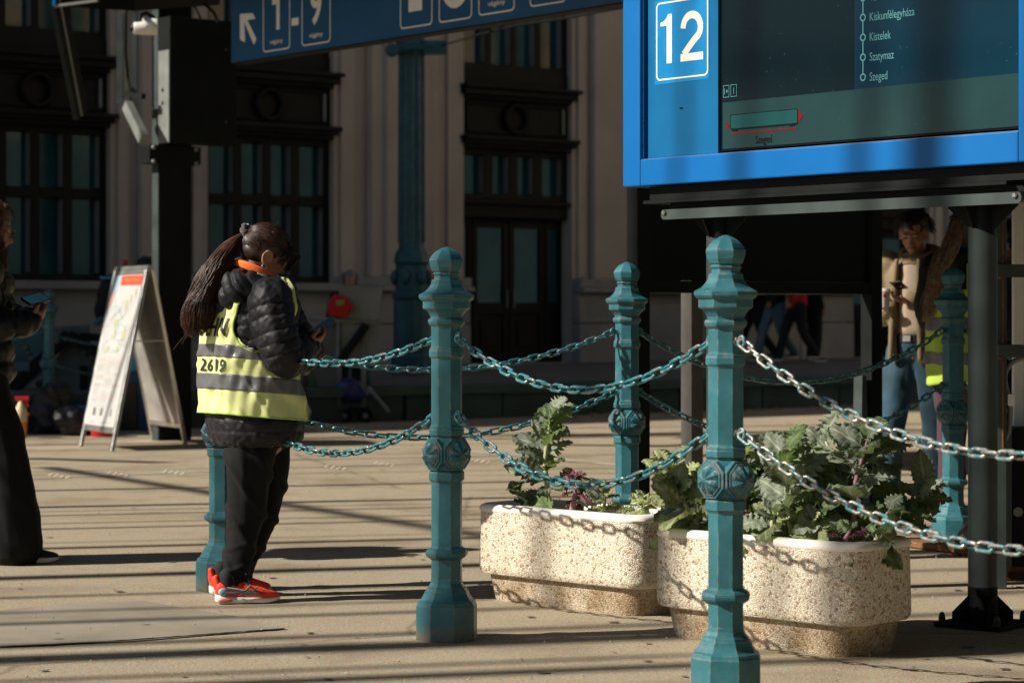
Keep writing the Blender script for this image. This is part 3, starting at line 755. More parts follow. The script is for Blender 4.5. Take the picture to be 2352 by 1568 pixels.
chain(b1, b2, HU, HU, .168, 'upper chain drooping between the two front bollards')
chain(b1, b2, HL, HL, .203, 'lower chain drooping between the two front bollards over the left planter')
chain(b2, b2r, HU, HU, .29, 'upper worn silvery chain running right from the nearest bollard', LMw)
chain(b2, b2r, HL, HL, .26, 'lower worn silvery chain running right from the nearest bollard', LMw)
chain(b0, b3, HU, HU, .165, 'upper dark chain passing behind the left bollard to the one by the black panel')
chain(b0, b3, HL, HL, .185, 'lower dark chain passing behind the left bollard to the one by the black panel')
chain(b3, b4, HU, HU, .25, 'upper chain in front of the black panel to the shaded bollard')
chain(b3, b4, HL, HL, .26, 'lower chain behind the kale to the shaded bollard')
chain(b4, b5, HU, HU, .25, 'upper chain leaving the shaded bollard behind the grey pole')
chain(b4, b5, HL, HL, .25, 'lower chain leaving the shaded bollard behind the grey pole')
bm_ = (bg0+bg1)/2
chain(bg0, bm_, HU-.14, HU-.14, .12, 'upper far chain at left across the riveted steel frame', joined=True, pitch=.058)
chain(bg0, bm_, HL-.16, HL-.16, .13, 'lower far chain at left across the riveted steel frame', joined=True, pitch=.058)
bgl = bg0-(bg1-bg0)*.5
chain(bgl, bg0, HU-.1, HU-.1, .12, 'far chain arriving at the far left bollard', joined=True, pitch=.058)

# ================================================================ planters and kale
PA = R(45)
def planter(label, corner, L, W, H, ang):
    """corner = near corner on the ground under the rim; long side runs back to the left"""
    du = Vector((math.cos(ang), math.sin(ang), 0)); dv = Vector((-math.sin(ang), math.cos(ang), 0))
    c = Vector((corner[0], corner[1], 0))+du*(W/2)+dv*(L/2)
    r = thing('planter', label, 'planter', c, 'exposed aggregate planters')
    def rr(hw, hl, rad, z, jit=0):
        out = []
        for (sx, sy, a0) in ((1,1,0),(-1,1,90),(-1,-1,180),(1,-1,270)):
            for k in range(9):
                a = R(a0+90*k/8); out.append(c+du*(sx*(hw-rad)+rad*math.cos(a))+dv*(sy*(hl-rad)+rad*math.sin(a))+Zv*z)
        return out
    hw, hl = W/2, L/2
    mb = MB(); mb.rings([rr(hw-.055,hl-.055,.075,.0), rr(hw-.052,hl-.052,.075,.01), rr(hw-.038,hl-.038,.08,.09), rr(hw-.035,hl-.035,.08,.118)], True)
    mb.build('foot', M_aggd, r, smooth=35)
    mb = MB(); mb.rings([rr(hw-.040,hl-.040,.08,.105), rr(hw-.010,hl-.010,.09,.113), rr(hw-.003,hl-.003,.092,.125), rr(hw,hl,.095,.14), rr(hw-.004,hl-.004,.095,H-.030), rr(hw-.05,hl-.05,.05,H-.030)], True)
    mb.build('body', M_agg, r, smooth=40)
    mb = MB(); mb.rings([rr(hw-.06,hl-.06,.04,H-.07), rr(hw-.050,hl-.050,.045,H-.008), rr(hw-.042,hl-.042,.05,H), rr(hw-.018,hl-.018,.085,H), rr(hw-.004,hl-.004,.093,H-.007), rr(hw+.001,hl+.001,.096,H-.022), rr(hw-.003,hl-.003,.094,H-.030), rr(hw-.05,hl-.05,.05,H-.031)], False)
    mb.build('rim', M_rim, r, smooth=50)
    # uneven soil
    n = 26; vs = []; fs = []
    for i in range(n+1):
        for j in range(n+1):
            x, y = (i/n-.5)*2*(hw-.055), (j/n-.5)*2*(hl-.055)
            z = H-.045+.02*mnoise.noise(Vector((x*9, y*9, c.x)))+.010*mnoise.noise(Vector((x*40, y*40, 1)))
            vs.append(c+du*x+dv*y+Zv*z)
    for i in range(n):
        for j in range(n): fs.append((i*(n+1)+j, (i+1)*(n+1)+j, (i+1)*(n+1)+j+1, i*(n+1)+j+1))
    mb = MB(); mb.add(vs, fs)
    for k in range(60):
        x, y = random.uniform(-1,1)*(hw-.07), random.uniform(-1,1)*(hl-.07); s_ = random.uniform(.004,.011)
        mb.ell(c+du*x+dv*y+Zv*(H-.040), (s_, s_*.8, s_*.7), None, 6, 5)
    mb.build('soil', M_soil, r, smooth=True)
    return r, c, du, dv
PH_ = .395
pn, cn, un, vn = planter('nearer stone planter full of tall kale, behind the nearest bollard', (1.145, 8.13), .93, .40, PH_, PA)
pf, cf, uf, vf = planter('farther stone planter with one tall kale and dark soil, right of the left bollard', (.485, 9.25), .93, .40, PH_, PA)

def leaf_mesh(seed, lobes=5, ruffle=1.0, aspect=.42, curl=.5, deep=.35):
    """unit length leaf along +X, width along Y, normal +Z"""
    r = random.Random(seed); nu, nv = 22, 8; vs = []; uvs = []; fs = []
    ph = r.uniform(0, 6); ph2 = r.uniform(0, 6)
    for i in range(nu+1):
        u = i/nu
        if u < .16: w = .018+.02*u
        else:
            q = (u-.16)/.84; w = aspect*(math.sin(math.pi*min(1, q**.72)))**.62*(1-.15*q)+.012*(1-q)
            w *= 1-deep*.5*(1+math.cos(q*lobes*2*math.pi+ph))*(1-q*.4)*(.5 if q > .9 else 1)
        for j in range(nv+1):
            v = j/nv*2-1; sg = 1 if v > 0 else -1
            ww = w*(1+.10*r.uniform(-1, 1)*(abs(v) > .9))
            if u > .16: ww *= 1+.07*math.sin(u*60+sg*2+ph)*(abs(v) > .9)
            x = u+.05*abs(v)*(-.5 if u < .5 else .2)*w*4*.3+.035*abs(v)*math.sin(u*50+ph2)*(u > .16)
            z = ruffle*.085*(abs(v)**2.2)*math.sin(u*lobes*6.3*1.25+ph+sg*1.1)*(u > .18)*(w/aspect)
            z += .10*abs(v)*w*1.3+.025*ruffle*math.sin(u*11+v*5+ph2)*(u > .2)
            # droop
            z -= curl*u*u*.9-curl*.35*u
            vs.append((x*(1-.12*curl*u), v*ww, z)); uvs.append((u, j/nv))
    for i in range(nu):
        for j in range(nv):
            a = i*(nv+1)+j; fs.append((a, a+nv+1, a+nv+2, a+1))
    me = bpy.data.meshes.new('leaf'); me.from_pydata(vs, [], fs); uv = me.uv_layers.new(name='UVMap')
    for lp in me.loops: uv.data[lp.index].uv = uvs[lp.vertex_index]
    me.polygons.foreach_set('use_smooth', [True]*len(me.polygons)); me.update(); return me
LEAF = {}
def leaves_of(m, kind):
    k = (m.name, kind)
    if k not in LEAF:
        LEAF[k] = []
        for s_ in range(5):
            p = dict(broad=dict(lobes=6, ruffle=1.35, aspect=.35, curl=.5, deep=.26), curly=dict(lobes=7, ruffle=1.9, aspect=.26, curl=.4, deep=.35), small=dict(lobes=5, ruffle=1.3, aspect=.34, curl=.3, deep=.15))[kind]
            me = leaf_mesh(s_*13+len(LEAF)*7+3, **p); me.materials.append(m); LEAF[k].append(me)
    return LEAF[k]
def kale(label, base, tip, n, size, mats, stem=None, kind='broad', r0=.011, droop=0.0, seed=0, top=True, low=.12, bias=None):
    r = random.Random(seed); base, tip = Vector(base), Vector(tip)
    root = thing('kale_plant', label, 'kale', base, 'kale plants growing in the planters')
    mid = base.lerp(tip, .5)+Vector((r.uniform(-.03,.03), r.uniform(-.03,.03), .01))
    pts = [base-Zv*.02, base.lerp(mid, .5)+Vector((r.uniform(-.01,.01),)*3), mid, mid.lerp(tip, .5), tip]
    mb = MB(); mb.tube(pts, [r0, r0, r0*.85, r0*.7, r0*.45], 8); mb.build('stem', stem or M_stem, root, smooth=True)
    ax = (tip-base).normalized()
    n = int(n*1.1); size *= 1.12; tip = base.lerp(tip, .93)
    for i in range(n):
        t = low+(1-low)*(i/(max(1, n-1)))**.85; k = min(3.999, t*4); p = pts[int(k)].lerp(pts[int(k)+1], k-int(k))
        az = i*2.399+r.uniform(-.5,.5)+seed
        el = R(r.uniform(5, 35)+t*32-droop*(1-t)*35)
        d = Vector((math.cos(az)*math.cos(el), math.sin(az)*math.cos(el), math.sin(el)))
        if bias is not None: d = (d+Vector(bias)*.6).normalized()
        s_ = size*(1.15-.55*t)*r.uniform(.75, 1.2)
        side = Zv.cross(d).normalized(); nn = d.cross(side)
        T = Vector((-.60+r.uniform(-.5,.5), -.75+r.uniform(-.5,.5), .55+r.uniform(-.4,.4))); T = T-d*T.dot(d)
        nn = (nn*(-1 if nn.z < 0 else 1)*.55+T).normalized(); nn = (nn-d*nn.dot(d)).normalized(); side2 = nn.cross(d)
        mt = mats[r.randrange(len(mats))]; me = leaves_of(mt, kind if s_ > .07 else 'small')[r.randrange(5)]
        o = bpy.data.objects.new('leaf', me); COL.objects.link(o); o.parent = root
        M = Matrix((d, side2, nn)).transposed().to_4x4()
        o.matrix_local = Matrix.Translation(p-base) @ M @ Matrix.Diagonal((s_, s_*r.uniform(.9,1.3), s_, 1))
    return root
def pl(c, du, dv, a, b): return c+du*a+dv*b+Zv*(PH_-.045)
Gd = [M_leafg, M_leafg, M_leafd]; Gl = [M_leafl, M_leafg, M_leafl]
# near planter: positions (across, along), tip offset, leaves
q = lambda a, b: pl(cn, un, vn, a, b)
def up(p, x, y, z): return p+Vector((x, y, z))
p = q(.02,-.30); kale('tallest kale with purple stem at the right end of the nearer planter', p, up(p,.06,.05,.38), 16, .22, Gd, M_stemp, seed=1)
p = q(.10,-.20); kale('kale standing behind the tallest one in the nearer planter', p, up(p,-.05,.10,.37), 10, .20, Gd, M_stem, seed=2)
p = q(-.05,-.10); kale('bushy grey green kale in the middle of the nearer planter', p, up(p,-.02,.02,.34), 15, .20, Gd, M_stem, seed=3)
p = q(.06,.03); kale('kale with broad shiny leaves right of the nearest bollard', p, up(p,-.03,.03,.33), 15, .19, Gd, M_stem, seed=4)
p = q(-.03,.14); kale('kale partly behind the nearest bollard', p, up(p,0,.05,.30), 14, .18, [M_leafg, M_leafl, M_leafd], M_stemp, seed=5)
p = q(.10,.24); kale('upright kale left of the nearest bollard', p, up(p,-.02,.02,.33), 12, .17, Gd, M_stem, seed=6)
p = q(-.02,.33); kale('pale drooping kale spilling over the left end of the nearer planter', p, up(p,-.10,.02,.17), 16, .19, [M_leafl, M_leafl, M_leafg], M_stem, seed=7, droop=1.2)
p = q(.11,-.34); kale('kale leaning out to the right of the nearer planter', p, up(p,.18,.05,.20), 11, .20, Gd, M_stemp, seed=8, droop=.4, bias=(.6,.1,0))
p = q(-.09,-.22); kale('low pale kale at the rim of the nearer planter', p, up(p,.0,-.02,.10), 9, .10, Gl, M_stem, seed=9, droop=1)
p = q(-.10,-.02); kale('low leafy kale by the front rim of the nearer planter', p, up(p,.02,.0,.12), 12, .13, [M_leafg, M_leafl], M_stem, seed=10, droop=.8)
p = q(-.12,-.36); kale('small purple tinged kale at the near corner', p, up(p,.03,0,.08), 7, .09, [M_leafd, M_leafp, M_leafl], M_stemp, seed=11, droop=1)
p = q(.0,-.40); kale('short kale drooping over the corner of the nearer planter', p, up(p,.05,-.02,.14), 7, .12, [M_leafd, M_leafg], M_stem, seed=12, droop=1, bias=(.3,-.5,0))
q = lambda a, b: pl(cf, uf, vf, a, b)
p = q(.02,.23); kale('lone tall kale at the left end of the farther planter', p, up(p,.01,-.02,.41), 17, .17, Gd, M_stem, seed=21)
p = q(-.04,.30); kale('low dark kale at the left end of the farther planter', p, up(p,-.05,.0,.09), 8, .13, [M_leafd, M_leafg], M_stem, seed=22, droop=.6)
p = q(-.02,.08); kale('withered purple kale in the middle of the farther planter', p, up(p,.01,0,.17), 13, .075, [M_leafp], M_stemp, kind='curly', seed=23, droop=1.6)
p = q(-.02,-.12); kale('small curly yellow green kale in the bare soil', p, up(p,-.02,0,.13), 15, .085, [M_leafl, M_leafg], M_stem, kind='curly', seed=24, droop=.4, r0=.007)
p = q(.0,-.25); kale('pale low kale on the right of the bare soil', p, up(p,.07,0,.07), 12, .10, [M_leafl], M_stem, kind='curly', seed=25, droop=1, r0=.007)
p = q(.10,-.34); kale('pale kale between the two planters', p, up(p,.03,-.02,.22), 14, .17, Gl, M_stem, seed=26, droop=.5)
# ================================================================ lettering helper
FONTC = {}
def text_shape(s, bold=0.0):
    k = (s, bold)
    if k in FONTC: return FONTC[k]
    cu = bpy.data.curves.new('t', 'FONT'); cu.body = s; cu.size = 1.0; cu.offset = bold; cu.resolution_u = 4
    ob = bpy.data.objects.new('t', cu); COL.objects.link(ob)
    dg = bpy.context.evaluated_depsgraph_get(); dg.update(); me = bpy.data.meshes.new_from_object(ob.evaluated_get(dg))
    vs = [(v.co.x, v.co.y) for v in me.vertices]; fs = [tuple(p.vertices) for p in me.polygons]
    bpy.data.objects.remove(ob); bpy.data.meshes.remove(me)
    x0 = min(v[0] for v in vs); x1 = max(v[0] for v in vs)
    FONTC[k] = ([(a-x0, b) for a, b in vs], fs, x1-x0); return FONTC[k]
def put_text(mb, s, o, X, Y, h, width=None, xs=1.0, bold=0.0, centre=False):
    """h is the cap height; lies in plane o,X,Y"""
    vs, fs, w = text_shape(s, bold); k = h/.73; kx = k*xs if width is None else width/w
    sh = -w*kx/2 if centre else 0
    mb.add([Vector(o)+Vector(X)*(a*kx+sh)+Vector(Y)*(b*k) for a, b in vs], fs); return w*kx
def rrect(x0, y0, x1, y1, r, n=5):
    out = []
    for cx, cy, a0 in ((x1-r, y1-r, 0), (x0+r, y1-r, 90), (x0+r, y0+r, 180), (x1-r, y0+r, 270)):
        for k in range(n+1):
            a = R(a0+90*k/n); out.append((cx+r*math.cos(a), cy+r*math.sin(a)))
    return out
def outline(mb, poly_o, poly_i, o, X, Y):
    o, X, Y = Vector(o), Vector(X), Vector(Y); n = len(poly_o)
    mb.add([o+X*a+Y*b for a, b in poly_o]+[o+X*a+Y*b for a, b in poly_i], [(k, (k+1) % n, (k+1) % n+n, k+n) for k in range(n)])
def flat(mb, poly, o, X, Y):
    o, X, Y = Vector(o), Vector(X), Vector(Y); mb.add([o+X*a+Y*b for a, b in poly], [tuple(range(len(poly)))])
def circle(cx, cy, r, n=24, ry=None): return [(cx+r*math.cos(2*math.pi*k/n), cy+(ry or r)*math.sin(2*math.pi*k/n)) for k in range(n)]

# ================================================================ departure board on two poles
BP = Vector((1.635, 8.93, 0)); BX = N.copy(); BN = -U        # BX runs to the right seen from the front, BN out of the front
def bxy(x, y, d=0.0):
    """board coordinates (along BX, height) of picture point on plane d in front of the board face"""
    r = (x-CX)/F; p = BP+BN*d; k = (r*p.y-p.x)/(BX.x-r*BX.y); Y = p.y+BX.y*k
    return k, HC-(y-HY)/F*Y
def bb(mb, x0, x1, d0, d1, h0, h1): return mb.box(BP+BX*((x0+x1)/2)+BN*((d0+d1)/2)+Zv*((h0+h1)/2), (abs(x1-x0), abs(d1-d0), abs(h1-h0)), (BX, BN, Zv))
db = thing('departure_board', 'big bright blue platform 12 departure display on two grey poles', 'display board', BP+BX*-.7)
XL, HB = bxy(1430, 430); XR = .62; HT = 3.45
ix0, ih0 = bxy(1470, 368); sx0, sh0 = bxy(1652, 353, -.036); ixr, _ = bxy(2338, 300); px0 = bxy(1488, 366, -.036)[0]
ih0 = (ih0+bxy(2338, 298)[1])/2; XR = ixr+(ix0-XL)*1.05
mb = MB()
bb(mb, XL, ix0, -.28, 0, HB, HT); bb(mb, ixr, XR, -.28, 0, HB, HT); bb(mb, ix0, ixr, -.28, 0, HB, ih0); bb(mb, ix0, ixr, -.28, 0, HT-.15, HT)
mb.build('casing', M_blue, db, bevel=.006)
mb = MB(); bb(mb, XL+.03, XR-.03, -.30, -.281, HB+.02, HT-.02); mb.build('back_plate', M_black, db)
mb = MB(); bb(mb, ix0, ixr, -.12, -.115, ih0, HT-.15); mb.build('recess', M_black2, db)
mb = MB(); bb(mb, px0, sx0-.006, -.11, -.035, ih0+.003, HT-.16); mb.build('number_panel', M_blue2, db, bevel=.003)
mb = MB(); bb(mb, ix0+.002, ixr-.002, -.02, -.016, ih0-.002, ih0+.002); bb(mb, ix0-.001, ix0+.002, -.02, -.016, ih0+.004, HT-.16); mb.build('glazing_edge', M_bolt, db)
# screen
def emis(name, col, st, rough=.12, bumpy=False):
    m, t, b = base_mat(name, col, rough, 0, .5); c = coords(t)
    n_ = noise_(t, c, 1.6, 5, .6); n2 = noise_(t, c, 30, 6, .7)
    mp = nd(t, 'ShaderNodeMapping'); mp.inputs['Scale'].default_value = (3, 3, 60); t.links.new(c, mp.inputs[0])
    cc = mixc(t, ramp(t, n_, [(.3, (0,0,0)), (.75, (1,1,1))]), tuple(x*.72 for x in col), tuple(x*1.25 for x in col))
    cc = mixc(t, ramp(t, n2, [(.66, (0,0,0)), (.74, (.25,.25,.25))]), cc, (.20,.26,.25))
    t.links.new(cc, b.inputs['Base Color']); t.links.new(cc, b.inputs['Emission Color']); b.inputs['Emission Strength'].default_value = st; b.inputs['Specular IOR Level'].default_value = .25
    bump_(t, b, noise_(t, c, 9, 5), .02, .01)
    return m
M_scr1 = emis('screen_black_area', (.0008, .006, .009), .2)
M_scr2 = emis('screen_route_area', (.0008, .016, .030), .3)
M_scr3 = emis('screen_pale_area', (.010, .034, .036), .2)
M_scrt = emis('screen_route_text', (.08, .23, .25), .2)
M_scrk = emis('screen_black_text', (.002, .003, .004), .0)
M_scrr = emis('screen_red_mark', (.13, .006, .005), .1)
M_scrg = emis('screen_teal_wagon', (.006, .055, .055), .2)
SD = -.045
scr = MB(); bb(scr, sx0, ixr-.012, -.11, SD-.002, ih0+.012, HT-.16); scr = scr.build('screen', M_black2, db)
ys0, hy0 = bxy(1652, 236, SD); ys1, hy1 = bxy(2338, 170, SD); hsplit = (hy0+hy1)/2
xs_, _ = bxy(1963, 200, SD)
so = BP+BN*SD
def sheetb(x0, x1, h0, h1, d, m, nm):
    mb = MB(); flat(mb, [(x0,h0),(x1,h0),(x1,h1),(x0,h1)], so+BN*d, BX, Zv); return mb.build(nm, m, scr, fixn=False)
sa, sb_ = sx0+.012, ixr-.018; sbot = ih0+.02
sheetb(sa, sb_, sbot, hsplit, .001, M_scr3, 'train_strip'); sheetb(sa, xs_, hsplit, HT-.17, .001, M_scr1, 'notice_area'); sheetb(xs_, sb_, hsplit, HT-.17, .001, M_scr2, 'route_area')
mb = MB()
stops = [(1983, 178, 'Szeged'), (1983, 132, 'Szatymaz'), (1983, 87, 'Kistelek'), (1983, 41, 'Kiskunfélegyháza'), (1983, -3, 'Városföld'), (1983, -49, 'Kecskemét')]
cs = [bxy(x, y, SD) for x, y, _ in stops]; X_ = sum(c[0] for c in cs)/len(cs); hs_ = [cs[0][1]+(cs[3][1]-cs[0][1])/3*i for i in range(6)]
for h_, (_, _, s_) in zip(hs_, stops):
    if h_ > 2.6: break
    mb = MB(); outline(mb, circle(X_, h_, .0155), circle(X_, h_, .0095), so+BN*.0025, BX, Zv); mb.build('stop_ring', M_scrt, scr, fixn=False)
    mb = MB(); put_text(mb, s_, so+BN*.0025+BX*(X_+.036)+Zv*(h_-.017), BX, Zv, .034, xs=.74); mb.build('stop_name', M_scrt, scr, fixn=False)
for a, b in zip(hs_[:-1], hs_[1:]):
    mb = MB(); flat(mb, [(X_-.003,a+.0155),(X_+.003,a+.0155),(X_+.003,b-.0155),(X_-.003,b-.0155)], so+BN*.0025, BX, Zv); mb.build('route_line', M_scrt, scr, fixn=False)
# class marks 1+ and 1
mb = MB(); a_ = bxy(1662, 225, SD)
for i, s_ in enumerate(('1+', '1')):
    x0 = a_[0]+i*.045; h0 = a_[1]+.0
    outline(mb, [(x0,h0),(x0+.036,h0),(x0+.036,h0+.05),(x0,h0+.05)], [(x0+.002,h0+.002),(x0+.034,h0+.002),(x0+.034,h0+.048),(x0+.002,h0+.048)], so+BN*.0025, BX, Zv)
    put_text(mb, s_, so+BN*.0025+BX*(x0+.018)+Zv*(h0+.012), BX, Zv, .027, xs=.75, centre=True)
mb.build('class_marks', M_scrt, scr, fixn=False)
# coach drawing with its direction arrow
c0 = bxy(1680, 298, SD); c1 = bxy(1832, 258, SD); hh0 = c0[1]; ww = c1[0]-c0[0]; hw_ = .058
mb = MB(); flat(mb, rrect(c0[0], hh0, c0[0]+ww, hh0+hw_, .006), so+BN*.0025, BX, Zv); mb.build('coach_body', M_scrg, scr, fixn=False)
mb = MB(); outline(mb, rrect(c0[0]-.003, hh0-.002, c0[0]+ww+.003, hh0+hw_+.003, .007), rrect(c0[0], hh0, c0[0]+ww, hh0+hw_, .006), so+BN*.003, BX, Zv)
flat(mb, [(c0[0], hh0-.003),(c0[0]+ww, hh0-.003),(c0[0]+ww, hh0+.004),(c0[0], hh0+.004)], so+BN*.0032, BX, Zv)
for e in (.02, ww-.035): flat(mb, [(c0[0]+e-.01, hh0-.008),(c0[0]+e+.02, hh0-.008),(c0[0]+e+.02, hh0-.003),(c0[0]+e-.01, hh0-.003)], so+BN*.0032, BX, Zv)
tw = put_text(mb, 'Szeged', so+BN*.0025+BX*(c0[0]+ww/2)+Zv*(hh0-.066), BX, Zv, .033, xs=.78, bold=.012, centre=True)
mb.build('coach_outline', M_scrk, scr, fixn=False)
mb = MB(); e = c0[0]+ww+.006; flat(mb, [(e, hh0+.002),(e+.028, hh0+hw_/2),(e, hh0+hw_)], so+BN*.0025, BX, Zv)
flat(mb, [(c0[0], hh0-.022),(c0[0]+ww, hh0-.022),(c0[0]+ww, hh0-.015),(c0[0], hh0-.015)], so+BN*.0025, BX, Zv)
outline(mb, circle(c0[0]-.022, hh0+.018, .0145), circle(c0[0]-.022, hh0+.018, .0105), so+BN*.0025, BX, Zv); flat(mb, circle(c0[0]-.022, hh0+.018, .0065), so+BN*.0025, BX, Zv)
mb.build('direction_marks', M_scrr, scr, fixn=False)
# dust, smears and scratches on the glass
mb = MB(); rg = random.Random(3)
for i in range(34):
    x, h_ = rg.uniform(sa+.05, sb_-.02), rg.uniform(sbot, 2.4); l_, a, w = rg.uniform(.002,.009), rg.uniform(-.4,.9), rg.uniform(.0004,.0009)
    ca, sa2 = math.cos(a)*l_, math.sin(a)*l_
    mb.add([so+BN*.004+BX*(x+p_)+Zv*(h_+q_) for p_, q_ in ((0,0),(ca,sa2),(ca,sa2+w),(0,w))], [(0,1,2,3)])
mb.build('scratches', M_scrt, scr, fixn=False)
# number plate sticker 12
ND = -.0345; no_ = BP+BN*ND
def nb(x, y): return bxy(x, y, ND)
n0 = nb(1508, 189); n1 = nb(1627, 4); nx0, nh0 = n0; nx1 = n1[0]; nh0 = n0[1]+.004; nh1 = (nb(1508, 8)[1]+nb(1627, -9)[1])/2
mb = MB(); flat(mb, [(nx0-.012,nh0-.016),(nx1+.004,nh0-.014),(nx1+.006,nh1+.01),(nx0-.010,nh1+.01)], no_+BN*.0006, BX, Zv); pk = mb.build('number_sticker', vmat('blue_sticker', (.003,.19,.46), .25, 0, .1, 8, 60, .25, .004), db, fixn=False)
mb = MB(); outline(mb, rrect(nx0, nh0, nx1, nh1, .022, 8), rrect(nx0+.0065, nh0+.0065, nx1-.0065, nh1-.0065, .018, 8), no_+BN*.0016, BX, Zv)
W_ = nx1-nx0; Hn = nh1-nh0; y0 = nh0+.057; ch = Hn-.118
# digit 1: stem with a flag
y0 = nh0+.21*Hn; ch = .63*Hn; xs1 = nx0+.205*W_; xs2 = nx0+.305*W_; xf = nx0+.085*W_
flat(mb, [(xs1,y0),(xs2,y0),(xs2,y0+ch),(xs1+.03*W_,y0+ch),(xs1,y0+ch*.93)], no_+BN*.0016, BX, Zv)
flat(mb, [(xs1,y0+ch*.77),(xs1,y0+ch*.93),(xs1-.05*W_,y0+ch*.87),(xf,y0+ch*.845),(xf,y0+ch*.77)], no_+BN*.0016, BX, Zv)
# digit 2 from a swept stroke
def stroke(mb, pts, w, o, X, Y):
    n = len(pts); L_, R_ = [], []
    for i, (x, y) in enumerate(pts):
        a = pts[max(0, i-1)]; b = pts[min(n-1, i+1)]; dx, dy = b[0]-a[0], b[1]-a[1]; q_ = math.hypot(dx, dy) or 1
        L_.append((x-dy/q_*w/2, y+dx/q_*w/2)); R_.append((x+dy/q_*w/2, y-dx/q_*w/2))
    mb.add([Vector(o)+Vector(X)*a+Vector(Y)*b for a, b in L_+R_], [(i, n+i, n+i+1, i+1) for i in range(n-1)])
def digit2(mb, x, y, w, h, sw, o, X, Y):
    r = w/2-sw/2; cx = x+w/2; cy = y+h-r-sw/2; pts = []
    for k in range(15): a = R(180-k*15.5); pts.append((cx+r*math.cos(a), cy+r*math.sin(a)*1.0))
    lx, ly = pts[-1]; pts += [(lx+(x+sw*.62-lx)*t_**.9, ly+(y+sw*.9-ly)*t_) for t_ in (.2,.4,.6,.8,1)]
    stroke(mb, pts, sw, o, X, Y); flat(mb, [(x,y),(x+w,y),(x+w,y+sw),(x,y+sw)], o+Vector(BN)*.0002 if X is BX else o, X, Y)
digit2(mb, nx0+.475*W_, y0, .43*W_, ch, .098*W_, no_+BN*.0016, BX, Zv)
mb.build('platform_number', M_white, db, fixn=False)
q_ = nb(1565, 249); mb = MB(); mb.prism(rrect(q_[0]-.011, q_[1]-.0035, q_[0]+.011, q_[1]+.0035, .0034), 0, .0012, no_, BX, Zv); mb.build('slot', M_black, db)
# supporting rail, gussets and poles
r0 = bxy(1508, 455, -.02); r1 = bxy(2335, 405, -.02); rh = HB-.145
mb = MB(); bb(mb, XL+.12, XR-.02, -.20, -.05, HB-.06, HB-.004); bb(mb, XL+.10, XR-.2, -.24, -.03, HB-.075, HB-.062); mb.build('mounting_frame', M_black, db)
x0r, x1r = r0[0], r1[0]
mb = MB(); mb.prism(rrect(x0r, rh-.0, x1r, rh+.042, .018), -.006, 0, BP-BN*.045, BX, Zv); mb.build('rail', M_grey, db)
mb = MB(); bb(mb, x0r+.01, x1r-.01, -.20, -.053, rh+.012, rh+.028); mb.build('rail_flange', M_grey, db)
mb = MB(); mb.prism([(x0r+.005, rh+.044),(x1r-.005, rh+.044),(x1r-.02, HB-.075),(x0r+.03, HB-.075)], -.02, 0, BP-BN*.075, BX, Zv); mb.build('bracket_plate', M_black, db)
for xb in (x0r+.024, x1r-.026):
    mb = MB(); mb.lathe(BP+BX*xb+Zv*(rh+.030)-BN*.045, [(0,.0115),(.008,.0115),(.011,.008)], 6, 0, True, (BX, Zv, BN)); mb.build('bolt', M_bolt, db)
pr_ = .0545
for (pc, nm) in ((G(2257, 1437), 'right'), (P(1652, 1360, 10.15), 'left')):
    pc = Vector((pc.x, pc.y, 0)); ptop = rh+.01
    # oblique cut at the top, as the tube is mitred under the gusset
    n_ = 28; rr = []
    for h_ in (0.02, 'top'):
        ring_ = []
        for k in range(n_):
            a = 2*math.pi*k/n_; dx, dy = math.cos(a)*pr_, math.sin(a)*pr_
            z = h_ if h_ != 'top' else ptop-.105-.4*dx
            ring_.append(pc+Vector((dx, dy, z)))
        rr.append(ring_)
    mb = MB(); mb.rings(rr); pole = mb.build('pole', M_grey, db, smooth=40)
    mb = MB(); mb.lathe(pc+Zv*(ptop-.14), [(0,.045),(.14,.045)], 16); mb.build('pole_neck', M_black, db, smooth=40)
    for k in range(4):
        dr = BX if k % 2 == 0 else BN; sg = 1 if k < 2 else -1
        mb = MB(); mb.prism([(0, ptop), (.17 if k % 2 == 0 else .10, ptop), (.17 if k % 2 == 0 else .10, ptop-.008), (.050, ptop-.10), (0, ptop-.10)], -.003, .003, pc, dr*sg, Zv); mb.build('gusset', M_black, db)
    if nm == 'right':
        dd = [Vector((math.cos(a), math.sin(a), 0)) for a in (R(8), R(98), R(188), R(278))]
        e1, e2 = Vector((math.cos(R(53)), math.sin(R(53)), 0)), Vector((-math.sin(R(53)), math.cos(R(53)), 0))
        mb = MB(); mb.box(pc+Zv*.010, (.27, .27, .018), (e1, e2, Zv)); mb.build('base_plate', M_black, db, bevel=.002)
        mb = MB(); mb.lathe(pc, [(0.019,.058),(.15,.0555)], 20); mb.build('base_sleeve', M_black, db, smooth=40)
        for d_ in dd:
            mb = MB(); mb.prism([(.03,.0195),(.118,.0195),(.118,.055),(.056,.115),(.03,.115)], -.004, .004, pc, d_, Zv); mb.build('stiffener', M_black, db)
            bp_ = pc+d_*.158; mb = MB(); mb.lathe(bp_, [(.0192,.018),(.022,.018),(.022,.0135),(.038,.0135),(.040,.0115),(.048,.011),(.055,.007),(.057,.001)], 12); mb.build('anchor_nut', M_grey, db, smooth=40)

